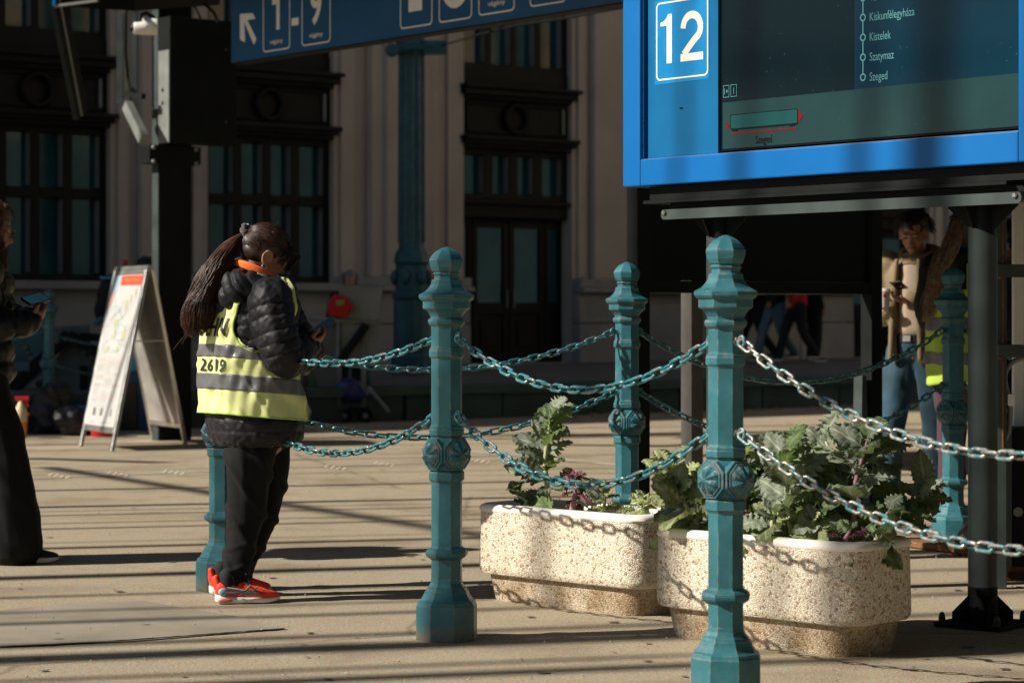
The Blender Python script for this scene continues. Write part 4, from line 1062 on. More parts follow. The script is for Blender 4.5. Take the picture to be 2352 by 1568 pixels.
# ================================================================ overhead track sign 1 - 9
sh = 3.08; SP = Vector(((532-CX)/F*18.5, 18.5, 0)); SP.y = F*(sh-HC)/(HY-148); SP.x = (532-CX)/F*SP.y
def sxy(x, y):
    r = (x-CX)/F; k = (r*SP.y-SP.x)/(BX.x-r*BX.y); Y = SP.y+BX.y*k; return k, HC-(y-HY)/F*Y
sg_ = thing('overhead_sign', 'dark blue hanging sign with an arrow and tracks 1 - 9', 'sign', SP+Zv*sh)
SL = sxy(1440, 10)[0]+.8; ST = sh+.95
mb = MB(); mb.box(SP+BX*(SL/2)+Zv*((sh+ST)/2)+U*.06, (SL, .12, ST-sh), (BX, U, Zv)); mb.build('casing', M_black, sg_, bevel=.004)
mb = MB(); mb.box(SP+BX*(SL/2)+Zv*((sh+ST)/2)-U*.003, (SL-.01, .006, ST-sh-.02), (BX, U, Zv)); mb.build('face', M_bluesign, sg_)
so2 = SP-U*.0075
def fl2(nm, polys):
    mb = MB()
    for p_ in polys: flat(mb, p_, so2, BX, Zv)
    mb.build(nm, M_white, sg_, fixn=False)
def box_(x0, y0, x1, y1):   # lower left and lower right picture corners, gives frame
    k0, h0 = sxy(x0, y0); k1, h1 = sxy(x1, y1); h0 = (h0+h1)/2
    mb = MB(); outline(mb, rrect(k0, h0, k1, h0+.52, .035), rrect(k0+.010, h0+.010, k1-.010, h0+.51, .027), so2, BX, Zv); mb.build('field_border', M_white, sg_, fixn=False); return k0, h0, k1
a0 = box_(606, 122, 668, 112); a1 = box_(695, 108, 761, 97); a2 = box_(921, 69, 995, 57); a3 = box_(1010, 55, 1086, 42); a4 = box_(1101, 38, 1184, 25); a5 = box_(1219, 18, 1302, 5)
def vag(a):
    mb = MB(); put_text(mb, 'vágány', so2+BX*((a[0]+a[2])/2)+Zv*(a[1]+.055), BX, Zv, .034, width=(a[2]-a[0])*.48, centre=True, bold=.01); mb.build('small_lettering', M_white, sg_, fixn=False)
vag(a0); vag(a1); vag(a4)
c = (a0[0]+a0[2])/2; hb = a0[1]+.155
fl2('digit', [[(c+.0,hb),(c+.045,hb),(c+.045,hb+.29),(c+.012,hb+.29),(c+.0,hb+.26)], [(c,hb+.19),(c,hb+.25),(c-.06,hb+.23),(c-.06,hb+.19)]])
for s_, a_, w_ in (('9', a1, .15), ('10', a4, .24)):
    mb = MB(); put_text(mb, s_, so2+BX*((a_[0]+a_[2])/2)+Zv*(a_[1]+.155), BX, Zv, .29, width=w_, centre=True, bold=.02); mb.build('digit', M_white, sg_, fixn=False)
k, h_ = sxy(675, 60); fl2('dash', [[(k-.02,h_),(k+.075,h_),(k+.075,h_+.055),(k-.02,h_+.055)]])
ar = [(553,33),(582,31),(589,44),(570,47),(591,90),(585,104),(563,52),(565,98),(553,92)]
pp = [sxy(x, y) for x, y in ar]
fl2('arrow', [[pp[i] for i in idx] for idx in ((0,1,2,3),(0,3,6,),(3,4,5,6),(0,6,7,8))])
fl2('ticket_pictogram', [[(a2[0]+.10,a2[1]+.11),(a2[0]+.26,a2[1]+.11),(a2[0]+.26,a2[1]+.47),(a2[0]+.10,a2[1]+.47)]])
fl2('ticket_pictogram', [[(a2[0]+.275,a2[1]+.23),(a2[0]+.36,a2[1]+.23),(a2[0]+.36,a2[1]+.47),(a2[0]+.275,a2[1]+.47)]])
ci = (a3[0]+a3[2])/2; fl2('information_disc', [circle(ci, a3[1]+.26, .165, 28, .175)])
mb = MB(); f2 = so2-U*.0015
flat(mb, [(ci-.022,a3[1]+.16),(ci+.022,a3[1]+.16),(ci+.022,a3[1]+.31),(ci-.022,a3[1]+.31)], f2, BX, Zv); flat(mb, [(ci-.06,a3[1]+.145),(ci+.06,a3[1]+.145),(ci+.06,a3[1]+.16),(ci-.06,a3[1]+.16)], f2, BX, Zv); flat(mb, circle(ci, a3[1]+.36, .028), f2, BX, Zv)
mb.build('information_mark', M_bluesign, sg_, fixn=False); mb = MB()
flat(mb, [(a2[0]+.13,a2[1]+.30),(a2[0]+.23,a2[1]+.30),(a2[0]+.23,a2[1]+.32),(a2[0]+.13,a2[1]+.32)], f2, BX, Zv)
mb.build('pictogram_slot', M_bluesign, sg_, fixn=False)
for kk in (.5, SL-.5):
    mb = MB(); mb.tube([SP+BX*kk+U*.06+Zv*(ST-.01), SP+BX*kk+U*.06+Zv*12], .04, 10); mb.build('hanger', M_black, sg_)
h2o = SP+Vector((-.966,-.26,0))*1.0
hs_ = thing('sign_shade_blocker', 'unseen panel added above the picture to shade the overhead sign', 'sign', h2o+Zv*4.6)  # unseen blocker added to keep the sun off the overhead sign
mb = MB(); mb.box(h2o+BX*(SL/2-.1)+Zv*4.65, (SL+.9, .10, 1.95), (BX, U, Zv)); mb.build('casing', M_black, hs_, bevel=.004)
mb = MB(); mb.box(h2o+BX*(4.5+(SL-3.9)/2)+Zv*3.40, (SL-3.9, .10, .56), (BX, U, Zv)); mb.build('lower_blocker', M_black, hs_, bevel=.004)  # added lower piece of the blocker, shades the man with the cup
# thin cable lashed under the sign
mb = MB(); cpts = [P(1430, 18, 20), P(1300, 42, 21), P(1180, 60, 22), P(1100, 80, 24), P(1015, 105, 28)]
mb.tube(cpts, .012, 6)
tag(mb.build('overhead_cable', M_black), 'thin black cable running from the teal column bracket to the departure board', 'cable')

# ================================================================ black information stand behind the middle bollards
ip = P(1466, 1000, 11.55); ip.z = 0
k2 = 1.60; st = thing('information_stand', 'tall black poster stand behind the teal bollards, seen from its dark side', 'poster stand', ip)
def iu(mb, a0, a1, d0, d1, h0, h1, X=U, Y=V, o=ip): return mb.box(o+X*((a0+a1)/2)+Y*((d0+d1)/2)+Zv*((h0+h1)/2), (a1-a0, d1-d0, h1-h0), (X, Y, Zv))
mb = MB(); iu(mb, -.04, .04, -.04, .04, 0, 3.3); mb.build('post', M_black, st, bevel=.003)
mb = MB(); iu(mb, k2-.04, k2+.04, -.04, .04, 0, 3.3); mb.build('post', M_black, st, bevel=.003)
mb = MB(); iu(mb, .045, k2-.045, -.015, .02, 1.33, 3.25); mb.build('panel', M_black2, st)
mb = MB(); iu(mb, .042, k2-.042, -.035, .035, 1.27, 1.328); mb.build('bottom_rail', M_black, st, bevel=.003)
mb = MB(); iu(mb, .042, k2-.042, -.035, .035, 3.25, 3.3); mb.build('top_rail', M_black, st)
c2 = ip+U*k2
mb = MB(); mb.box(c2+V*.70+Zv*2.28, (.035, 1.28, 1.9), (U, V, Zv)); mb.build('side_panel', M_black2, st)  # hidden side wing, added to shade the vest wearer behind
mb = MB(); mb.box(c2+V*.70+Zv*1.30, (.06, 1.28, .056), (U, V, Zv)); mb.build('bottom_rail', M_black, st)
mb = MB(); mb.box(c2+V*1.38+Zv*1.65, (.09, .09, 3.3), (U, V, Zv)); mb.build('post', vmat('lit_worn_steel', (.075,.07,.062), .55, 0, .3, 4, 120, .1, col2=(.20,.17,.14), thr=.66), st, bevel=.004)  # sunlit look of this post put into a browner steel
mb = MB(); mb.prism([(-.045,0),(.035,0),(.0,.85),(-.03,.85)], -.03, .03, c2-V*.0-U*.07, U, Zv); mb.build('foot_brace', M_grey, st)

# ================================================================ black column with switch cabinet
kc = G(365, 1012); kc.z = 0
col_ = thing('steel_column', 'black rectangular steel column behind the A-frame poster, carrying a cabinet', 'column', kc)
def ku(mb, a0, a1, d0, d1, h0, h1): return mb.box(kc+U*((a0+a1)/2)+V*((d0+d1)/2)+Zv*((h0+h1)/2), (a1-a0, d1-d0, h1-h0), (U, V, Zv))
def ut(x): r = (x-CX)/F; return (r*kc.y-kc.x)/(U.x-r*U.y)
mb = MB(); ku(mb, 0, ut(440), 0, .13, 0, 7); mb.build('shaft', M_black, col_, bevel=.004)
mb = MB(); ku(mb, -.003, -.001, .01, .12, 0, 7); mb.build('lit_side_face', M_grey, col_)  # sunlit narrow side put in as a lighter grey sheet
hs2 = lambda y: HC-(y-HY)/F*kc.y
for yy in (340, 372):
    for xx in (ut(348), ut(446)):
        mb = MB(); mb.ell(kc+U*xx-V*.035+Zv*hs2(yy), (.022,.022,.022), None, 8, 6); mb.build('clamp_bolt', M_greyl, col_)
mb = MB(); ku(mb, ut(340), ut(458), -.03, .16, hs2(376), hs2(334)); mb.build('clamp', M_black, col_, bevel=.004)
cab = thing('switch_cabinet', 'large black switch cabinet clamped on the black column', 'cabinet', kc+Zv*hs2(331))
mb = MB(); c0_ = ut(359); c1_ = ut(512); mb.box(kc+U*((c0_+c1_)/2)-V*(.04+.105)+Zv*((hs2(331)+hs2(44))/2), (c1_-c0_, .21, hs2(44)-hs2(331)), (U, V, Zv)); mb.build('body', M_black, cab, bevel=.006)
mb = MB(); mb.box(kc+U*(c0_-.004)-V*(.04+.105)+Zv*((hs2(331)+hs2(120))/2), (.006, .19, hs2(120)-hs2(331)), (U, V, Zv)); mb.build('side_panel', M_greyl, cab)  # sunlight on the cabinet's left side, painted as a light grey panel
for yy in (210, 240): mb = MB(); mb.ell(kc+U*(c0_-.008)-V*.13+Zv*hs2(yy), (.01,.018,.018), (U, V, Zv), 8, 6); mb.build('lock', M_black, cab)
for (dx, yy) in ((487, 110), (487, 278)): mb = MB(); mb.ell(kc+U*ut(dx)-V*.252+Zv*hs2(yy), (.014,.006,.014), (U, V, Zv), 8, 6); mb.build('rivet', M_grey, cab)
cm = thing('security_camera', 'pair of white dome cameras on top of the switch cabinet', 'camera', P(325, 62, 21.6))
for (x, y, s_) in ((336, 62, .075), (318, 66, .055)):
    p = P(x, y, 21.6 if x > 330 else 21.4); ax = (Vector((0,1,0)), Zv, Vector((-1,-.25,0)).normalized())
    mb = MB(); mb.lathe(p, [(-s_*1.3,s_*.9),(-s_*1.2,s_),(s_*.6,s_),(s_*.8,s_*.86),(s_*.8,s_*.5)], 20, 0, True, (Vector((-.25,1,0)).normalized(), Zv, Vector((-1,-.25,0)).normalized())); h_ = mb.build('housing', M_whitep, cm, smooth=40)
    mb = MB(); mb.ell(p+Vector((-1,-.25,0)).normalized()*s_*.75, (s_*.62,)*3, None, 14, 10); mb.build('lens_dome', M_phone, h_, smooth=True)
mb = MB(); mb.tube([P(322,50,21.5), P(322,36,21.5), P(335,30,21.7), P(352,40,22)], .02, 8); mb.build('cable', M_black, cm)
# brackets beside the column
br = thing('steel_bracket', 'grey steel bracket frame left of the switch cabinet', 'bracket', P(300, 240, 22.2))
mb = MB(); mb.bar(P(276, 30, 22.3), P(276, 240, 22.3), .06, .05); mb.bar(P(309, 30, 22.3), P(309, 212, 22.3), .05, .05); mb.build('upright', M_grey, br)
mb = MB(); mb.bar(P(292, 242, 22.2), P(330, 320, 21.9), .07, .1); mb.build('strut', M_greyl, br)
mb = MB(); mb.bar(P(283, 216, 22.3), P(330, 222, 22.1), .05, .05); mb.build('cross_bar', M_black, br)
mb = MB(); mb.tube([P(290,22,22.3), P(289,120,22.3), P(294,180,22.3), P(302,240,22.2)], .012, 6); mb.build('cable', M_black, br)
ds = thing('hanging_display', 'slanted grey edge of a hanging display panel above the column', 'display', P(155, 130, 20.5))
mb = MB(); a, b = P(124, -40, 20), P(186, 265, 20.6); mb.bar(a, b, .20, .05, Vector((.3,.95,0))); mb.build('panel', M_black, ds, bevel=.004)
mb = MB(); mb.bar(P(120, -60, 19.95), P(183, 266, 20.55), .02, .055, Vector((.3,.95,0))); mb.build('edge', M_greyl, ds)
dh = thing('display_housing', 'underside of a hanging display with a bright blue edge at the top left', 'display', P(300, 15, 20.5))
mb = MB(); mb.add([P(120, 14, 20.0), P(225, -2, 20.4), P(505, 12, 22.6), P(310, 26, 20.6), P(120, -60, 20.0), P(225, -66, 20.4), P(505, -60, 22.6), P(310, -60, 20.6)], [(0,3,2,1),(4,5,6,7),(0,4,7,3),(3,7,6,2),(0,1,5,4),(1,2,6,5)]); mb.build('housing', M_black, dh)
mb = MB(); mb.bar(P(126, 15, 19.96), P(225, 2, 19.9), .05, .02); mb.build('edge', M_greyl, dh)
mb = MB(); mb.bar(P(124, 14, 19.93), P(124, -60, 19.93), .025, .02); mb.build('blue_edge', M_blue, dh)
mb = MB(); mb.tube([P(440,-10,22.2), P(470,10,22.2), P(492,30,22.2), P(500,52,22.2)], .014, 6); mb.tube([P(430,0,22.2), P(450,20,22.2), P(462,46,22.2)], .012, 6)
mb.build('cable', M_black, dh)

# ================================================================ teal cast iron roof column on the platform
cc_ = P(945, 853, 31.0); cc_.z = PH
tc = thing('cast_iron_column', 'tall teal cast iron column standing on the platform', 'column', cc_)
w = lambda px: px/2/179
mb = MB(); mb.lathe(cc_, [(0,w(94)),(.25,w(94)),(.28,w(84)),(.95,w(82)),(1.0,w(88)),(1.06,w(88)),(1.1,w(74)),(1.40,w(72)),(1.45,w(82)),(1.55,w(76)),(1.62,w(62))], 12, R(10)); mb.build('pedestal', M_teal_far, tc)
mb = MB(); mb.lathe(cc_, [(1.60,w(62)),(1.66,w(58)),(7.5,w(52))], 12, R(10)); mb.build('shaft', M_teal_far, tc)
for k in range(12):
    a = R(10)+2*math.pi*k/12; d_ = Vector((math.cos(a), math.sin(a), 0))
    mb = MB(); mb.tube([cc_+d_*w(60)+Zv*1.7, cc_+d_*w(54)+Zv*7.4], .012, 5); mb.build('fillet', M_teal_far, tc)
hcb = HC+(HY-110)/179
mb = MB(); mb.lathe(cc_+Zv*(hcb-PH-.10), [(0,w(66)),(.03,w(72)),(.17,w(72)),(.2,w(66))], 12, R(10)); mb.build('collar', M_teal_far, tc)
mb = MB(); mb.tube([P(890,116,30.7), P(1012,104,30.9)], .045, 10); mb.box(P(1000,110,30.9), (.30,.14,.17)); mb.build('bracket', M_teal_far, tc)
mb = MB(); mb.lathe(P(900,115,30.6), [(-.05,.09),(.03,.085),(.05,.05)], 14, 0, True, (Vector((1,0,0)), Zv, Vector((0,-1,0)))); mb.build('boss', M_teal_far, tc)
mb = MB()
for k in range(6):
    a = R(-90-20+k*60); d_ = Vector((math.cos(a), math.sin(a), 0)); mb.ell(cc_+d_*w(76)+Zv*1.25, (.06,.06,.10), None, 10, 8)
mb.build('ornament', M_teal_far, tc, smooth=True)

# ================================================================ A-frame poster board
af = thing('a_frame_poster', 'white A-frame poster stand with a map, aluminium edges', 'poster stand', G(300, 1035))
F1, F2, B2_ = G(183, 1025), G(258, 1037), G(427, 1020); B1_ = B2_+(F1-F2)
T2 = (F2+B2_)/2; T1 = (F1+B1_)/2; T2.z = T1.z = 1.555
g1, g2 = T1.copy(), T2.copy()
def pan(Fl, Fr, Tl, Tr, front):
    X = (Fr-Fl); wd = X.length; X.normalize(); Y = (Tl-Fl); ht = Y.length; Y.normalize(); Z = X.cross(Y)
    o = Fl; lo = .155*1.0; lo = .16
    ed = .045
    for (x0, x1) in ((0, ed), (wd-ed, wd)):
        mb = MB(); mb.prism([(x0,-.0),(x1,0),(x1,ht),(x0,ht)], -.02, .014, o, X, Y); mb.build('leg', M_alu, af, bevel=.006)
    for (y0, y1) in ((lo, lo+.05), (ht-.05, ht)):
        mb = MB(); mb.prism([(ed,y0),(wd-ed,y0),(wd-ed,y1),(ed,y1)], -.018, .012, o, X, Y); mb.build('rail', M_alu, af, bevel=.005)
    return o, X, Y, Z, wd, ht, lo, ed
o, X, Y, Z, wd, ht, lo, ed = pan(F1, F2, T1-Vector((.02,0,0)), T2-Vector((.02,0,0)), True)
side = -1 if Z.x > 0 else 1       # outwards is towards -X
M_paper = vmat('white_poster_paper', (.47,.46,.445), .5, 0, .05, 2, 30, .02)
oz = o+Z*(.016*side)
M_lines = vmat('poster_grey_print', (.42,.42,.42), .5, 0, .05, 2, 30, 0); M_pred = vmat('poster_red_print', (.72,.07,.04), .5, 0, .05, 2, 30, 0); M_pyel = vmat('poster_orange_print', (.80,.30,.05), .5, 0, .05, 2, 30, 0)
M_pgrn = vmat('poster_olive_print', (.40,.42,.25), .5, 0, .05, 2, 30, 0); M_pblu = vmat('poster_blue_print', (.33,.52,.60), .5, 0, .05, 2, 30, 0); M_psal = vmat('poster_salmon_print', (.74,.45,.40), .5, 0, .05, 2, 30, 0)
pg = MB(); flat(pg, [(ed,lo+.05),(wd-ed,lo+.05),(wd-ed,ht-.05),(ed,ht-.05)], o+Z*(.013*side), X, Y); pg = pg.build('poster', M_paper, af, fixn=False)
mb = MB(); flat(mb, [(ed,lo+.05),(wd-ed,lo+.05),(wd-ed,ht-.05),(ed,ht-.05)], o-Z*(.012*side), X, Y); mb.build('poster_back', M_greyl, af, fixn=False)
pw, ph = wd-2*ed, ht-lo-.1; px_, py_ = ed, lo+.05
def R_(mb, x0, y0, x1, y1): flat(mb, [(px_+pw*x0,py_+ph*y0),(px_+pw*x1,py_+ph*y0),(px_+pw*x1,py_+ph*y1),(px_+pw*x0,py_+ph*y1)], oz, X, Y)
mb = MB(); R_(mb, .30, .945, 1.0, .995); R_(mb, .30,.93,1.0,.944); mb.build('red_heading', M_pred, pg, fixn=False)
mb = MB()
for i in range(9): R_(mb, .38+i*.062, .956, .42+i*.062, .975)
mb.build('heading_marks', M_pyel, pg, fixn=False)
mb = MB(); flat(mb, [(px_+pw*a, py_+ph*b) for a, b in ((.02,.995),(.26,.995),(.24,.94),(.16,.87),(.08,.82),(.02,.80))], oz, X, Y); mb.build('photo_corner', M_pblu, pg, fixn=False)
mb = MB(); flat(mb, [(px_+pw*a, py_+ph*b) for a, b in ((.02,.86),(.14,.90),(.16,.86),(.08,.79),(.02,.79))], oz+Z*.001*side, X, Y); mb.build('photo_corner', M_psal, pg, fixn=False)
rg = random.Random(11)
mb = MB()
for (cx, cy, rx, ry) in ((.62,.80,.05,.035),(.74,.84,.04,.03),(.87,.88,.035,.03),(.40,.68,.09,.03),(.42,.60,.05,.04),(.72,.60,.06,.04),(.28,.50,.09,.022),(.60,.50,.04,.02)):
    flat(mb, [(px_+pw*(cx+rx*math.cos(t)*rg.uniform(.7,1.2)), py_+ph*(cy+ry*math.sin(t)*rg.uniform(.7,1.2))) for t in [2*math.pi*k/10 for k in range(10)]], oz, X, Y)
mb.build('map_parks', M_pgrn, pg, fixn=False)
for (nm, m_, n_) in (('map_routes', M_pblu, 9), ('map_streets', M_lines, 12), ('map_routes', M_psal, 4)):
    mb = MB()
    for i in range(n_):
        x, y = rg.uniform(.15,.85), rg.uniform(.55,.8); pts = []; a = rg.uniform(0,6)
        for k in range(9):
            pts.append((px_+pw*min(.95,max(.05,x)), py_+ph*min(.9,max(.48,y)))); a += rg.uniform(-.8,.8); x += .06*math.cos(a); y += .022*math.sin(a)
        stroke(mb, pts, .006 if m_ is not M_lines else .0035, oz+Z*(.0005+.0002*i)*side, X, Y)
    mb.build(nm, m_, pg, fixn=False)
mb = MB()
for cx in (.08,.37,.66):
    R_(mb, cx, .435, cx+.2, .443)
    for r_ in range(4):
        R_(mb, cx+.03, .40-r_*.07, cx+rg.uniform(.15,.24), .405-r_*.07)
mb.build('text_lines', M_psal, pg, fixn=False)
mb = MB()
for cx in (.06,.35,.64):
    y = .42
    while y > .15:
        R_(mb, cx, y, cx+rg.uniform(.12,.27), y+.0045); y -= .0115 if rg.random() < .85 else .03
R_(mb,.05,.13,.95,.133); R_(mb,.12,.02,.30,.030); R_(mb,.45,.02,.75,.028)
mb.build('text_lines', M_lines, pg, fixn=False)
mb = MB()
for cx in (.22,.27,.46,.51,.80): R_(mb, cx, .065, cx+.022, .115)
mb.build('figures', M_darkcloth, pg, fixn=False)
o, X, Y, Z, wd, ht, lo, ed = pan(B1_, B2_, T1+Vector((.02,0,0)), T2+Vector((.02,0,0)), False)
mb = MB(); mb.prism([(ed,lo+.05),(wd-ed,lo+.05),(wd-ed,ht-.05),(ed,ht-.05)], -.005, .005, o, X, Y); mb.build('back_sheet', vmat('grey_plastic_sheet', (.33,.31,.28), .25, 0, .3, 3, 60, .1), af)
mb = MB(); mb.tube([T1+Zv*.01, T2+Zv*.01], .028, 12); mb.build('hinge', M_alu, af, smooth=40)
mb = MB(); mb.tube([F2.lerp(T2, .60), B2_.lerp(T2, .60)], .006, 6); mb.build('stay', M_alu, af)
# ================================================================ people
def frame_from(fwd, up=Zv):
    f = Vector(fwd).normalized(); r = f.cross(Vector(up)).normalized(); u = r.cross(f); return f, r, u   # forward, right, up
def head_skin(mb, O, f, r, u, k=1.0):
    ax = (f, r, u); q = lambda a, b, c: O+(f*a+r*b+u*c)*k
    mb.ell(q(-.015,0,.040), (.092*k,.074*k,.084*k), ax, 20, 14); mb.ell(q(.030,0,-.020), (.062*k,.058*k,.080*k), ax, 18, 12)
    mb.ell(q(.048,0,-.082), (.036*k,.034*k,.026*k), ax); mb.ell(q(.020,0,-.070), (.052*k,.050*k,.036*k), ax)
    mb.limb([q(.082,0,.018), q(.097,0,-.008), q(.108,0,-.030)], [.0085*k,.0095*k,.0125*k], 10, 3); mb.ell(q(.096,0,-.037), (.013*k,.019*k,.009*k), ax)
    for s_ in (-1, 1):
        mb.ell(q(.058,s_*.036,-.026), (.026*k,.022*k,.024*k), ax); mb.ell(q(.076,s_*.030,.026), (.014*k,.024*k,.008*k), ax)   # cheek, brow
        mb.ell(q(.079,s_*.030,.006), (.011*k,.016*k,.010*k), ax)                                                              # lid
        mb.ell(q(-.006,s_*.076,-.004), (.020*k,.008*k,.030*k), ax); mb.ell(q(.000,s_*.073,-.026), (.012*k,.008*k,.012*k), ax)
        mb.tube([q(-.006+.021*math.cos(t), s_*.083, -.002+.029*math.sin(t)) for t in [2*math.pi*i/14 for i in range(14)]], .0042*k, 6, False, True)
    mb.ell(q(.088,0,-.060), (.011*k,.022*k,.006*k), ax); mb.ell(q(.086,0,-.071), (.012*k,.019*k,.007*k), ax)
def hand_skin(mb, W, d, n, side, curl=.5, k=1.0, wrist_r=.024):
    """W wrist, d towards the fingers, n out of the palm, side=+1 thumb on d x n"""
    d = Vector(d).normalized(); n = Vector(n); n = (n-d*n.dot(d)).normalized(); s_ = d.cross(n)*side; ax = (d, s_, n)
    mb.ell(W+d*.045*k, (.046*k,.038*k,.017*k), ax, 14, 8); mb.limb([W-d*.03*k, W+d*.02*k], [wrist_r*k,.023*k], 10, 2)
    for i, (off, L, r_) in enumerate(((.029,.070,.0088),(.010,.080,.0092),(-.010,.074,.0088),(-.028,.058,.0076))):
        p = W+d*.072*k+s_*off*k; pts = [W+d*.035*k+s_*off*.8*k, p]; a = .12; dd = d
        for j, fr in enumerate((.46,.31,.25)):
            a += curl*(.75+.1*i)*(1 if j else .7); dd = d*math.cos(a)+n*math.sin(a); p = p+dd*L*fr*k; pts.append(p)
        mb.limb(pts, [r_*k*1.05,r_*k*1.05,r_*k,r_*k*.92,r_*k*.82], 8, 3)
    p0 = W+d*.018*k+s_*.022*k; td = (d*.55+s_*.75+n*.25).normalized(); p1 = p0+td*.034*k; td2 = (d*.85+s_*.25+n*.45).normalized(); p2 = p1+td2*.028*k; p3 = p2+(d*.8+n*.6-s_*.05).normalized()*.022*k
    mb.limb([p0, p1, p2, p3], [.0135*k,.0115*k,.0100*k,.0085*k], 8, 3)

def strands(mb, paths, r0, r1, n=3):
    for pts in paths:
        m = len(pts); mb.tube(pts, [(r0*(1-i/(m-1))+r1*i/(m-1))*(.35 if i == 0 else 1) for i in range(m)], n, False)
def ell_hair(O, ctr, rad, f, r, u, tie, n, seed, hairline, jitter=.004):
    """strands over the skull from a hairline towards the tie point; ctr/tie in head axes"""
    rg = random.Random(seed); out = []; C0 = Vector(ctr)
    for i in range(n):
        st = hairline(rg); st = Vector(st).normalized(); en = (Vector(tie)-C0); en = Vector((en.x/rad[0], en.y/rad[1], en.z/rad[2])).normalized()
        pts = []; dist = st.angle(en); K = max(5, int(dist*5)+3); off = 1+rg.uniform(-.015,.045); sw = rg.uniform(-.1,.1)
        for k in range(K+1):
            t = k/K; v = st.slerp(en, t) if dist > .01 else st
            v = (v+Vector((0, 0, sw*math.sin(math.pi*t)))).normalized()
            o_ = off if t < .9 else off*(1-.1*(t-.9)/.1)
            p = Vector((v.x*rad[0]*o_, v.y*rad[1]*o_, v.z*rad[2]*o_))+C0+Vector([rg.uniform(-jitter,jitter)*.4]*3)
            pts.append(O+f*p.x+r*p.y+u*p.z)
        out.append(pts)
    return out
def quilt(dist_to_seam, amp, soft=.007): return amp*(1-np.exp(-np.abs(dist_to_seam)/soft))
def seamdist(s, pitch):
    t = np.mod(s/pitch, 1.0); return np.minimum(t, 1-t)*pitch
def near_polyline(co, pts):
    best = np.full(len(co), 1e9); sv = np.zeros(len(co)); acc = 0
    for a, b in zip(pts[:-1], pts[1:]):
        a = np.array(a); b = np.array(b); d = b-a; L = np.linalg.norm(d); t = np.clip((co-a)@d/L**2, 0, 1)
        q = a+t[:, None]*d; ds = np.linalg.norm(co-q, axis=1); m = ds < best; best[m] = ds[m]; sv[m] = acc+t[m]*L; acc += L
    return best, sv

def shoe(name, parent, heel, d, m_up, m_sole, L=.265, H=.085, accents=None, flat_=False):
    """heel point on the ground, d along the foot"""
    d = Vector(d).normalized(); s_ = Zv.cross(d); h = Vector(heel)
    def sec(x, w, z0, z1, n=14, sq=.8):
        out = []
        for k in range(n):
            a = 2*math.pi*k/n; c_, t_ = math.cos(a), math.sin(a)
            out.append(h+d*x+s_*(w*abs(c_)**sq*(1 if c_ > 0 else -1))+Zv*((z0+z1)/2+(z1-z0)/2*abs(t_)**sq*(1 if t_ > 0 else -1)))
        return out
    sw = [(0,.018),(.006,.030),(.03,.036),(.08,.034),(.13,.036),(.18,.046),(.215,.045),(.245,.033),(.262,.012)]
    lift = [.012,.008,.002,.001,.002,.002,.004,.010,.018]; th = .030 if not flat_ else .026
    top = [.042,.040,.036,.031,.028,.026,.025,.026,.026] if not flat_ else [.03]*9
    mb = MB(); mb.rings([sec(x*L/.265, w, l, t, 14, .45) for (x, w), l, t in zip(sw, lift, top)]); so_ = mb.build(name, None, None, smooth=50); bpy.data.objects.remove(so_)
    root = MB(); up_h = [.075,.088,.092,.095,.088,.070,.058,.048,.036] if not flat_ else [.06,.07,.075,.08,.08,.066,.056,.050,.04]
    root.rings([sec(x*L/.265, w*.93, t-.012, u_, 14, .75) for (x, w), t, u_ in zip(sw, top, up_h)])
    u = root.build(name, m_up, parent, smooth=60, subsurf=1)
    mb = MB(); mb.rings([sec(x*L/.265, w, l, t, 14, .45) for (x, w), l, t in zip(sw, lift, top)]); mb.build('sole', m_sole, u, smooth=50)
    return u, (lambda x, y, z: h+d*x+s_*y+Zv*z)

# ---------------------------------------------------------------- the woman in the vest
YW = 9.88
def PW(x, y, dy=0.0):
    """picture point at the woman's depth, dy = metres further away"""
    return P(x, y, YW+dy)
wf = Vector((.82,.57,0)); wl = Vector((-.57,.82,0)); wr = -wl
woman = thing('person', 'woman with long dark ponytail in yellow vest and black quilted jacket reading a phone', 'person', Vector((PW(570,720).x, YW, 0)))
fh = Vector((math.cos(R(20))*math.cos(R(33)), math.sin(R(20))*math.cos(R(33)), -math.sin(R(33))))
hf, hr, hu = frame_from(fh)
EAR = PW(617, 592, -.10); HO = EAR-hr*.077
# joints
nk = PW(601, 640); ch = PW(590, 700, .01); pel = PW(588, 990, .02)
shR = PW(620, 688, -.17); elR = PW(660, 812, -.20); wrR = PW(698, 793, -.05)
shL = PW(625, 690, .22); elL = PW(690, 800, .27); wrL = PW(694, 790, .11)
hpR = PW(572, 1000, -.05); knR = PW(557, 1165, -.03); anR = PW(531, 1345, -.08)
hpL = PW(615, 1005, .13); knL = PW(617, 1125, .16); anL = PW(545, 1305, .16)
mb = MB(); head_skin(mb, HO, hf, hr, hu)
mb.limb([HO-hf*.02-hu*.05, nk+Vector((0,0,-.01)), ch], [.052,.055,.08]); mb.limb([ch, PW(580,850,.02), pel], [.13,.14,.13])
mb.limb([shR, elR, wrR], [.055,.042,.026]); mb.limb([shL, elL, wrL], [.055,.042,.026]); mb.limb([ch, shR], [.09,.06]); mb.limb([ch, shL], [.09,.06])
mb.limb([hpR, knR, anR], [.085,.055,.035]); mb.limb([hpL, knL, anL], [.085,.055,.035])
ph_c = PW(733, 757, .03)      # phone centre
hand_skin(mb, wrR, Vector((.80,.42,.22)), Vector((-.1,.45,.75)), 1, .65, .9)
hand_skin(mb, wrL, Vector((.85,-.15,.25)), Vector((-.1,-.3,.8)), -1, .6, .9)
fused('body', mb, M_skin, woman, .0052, 2)
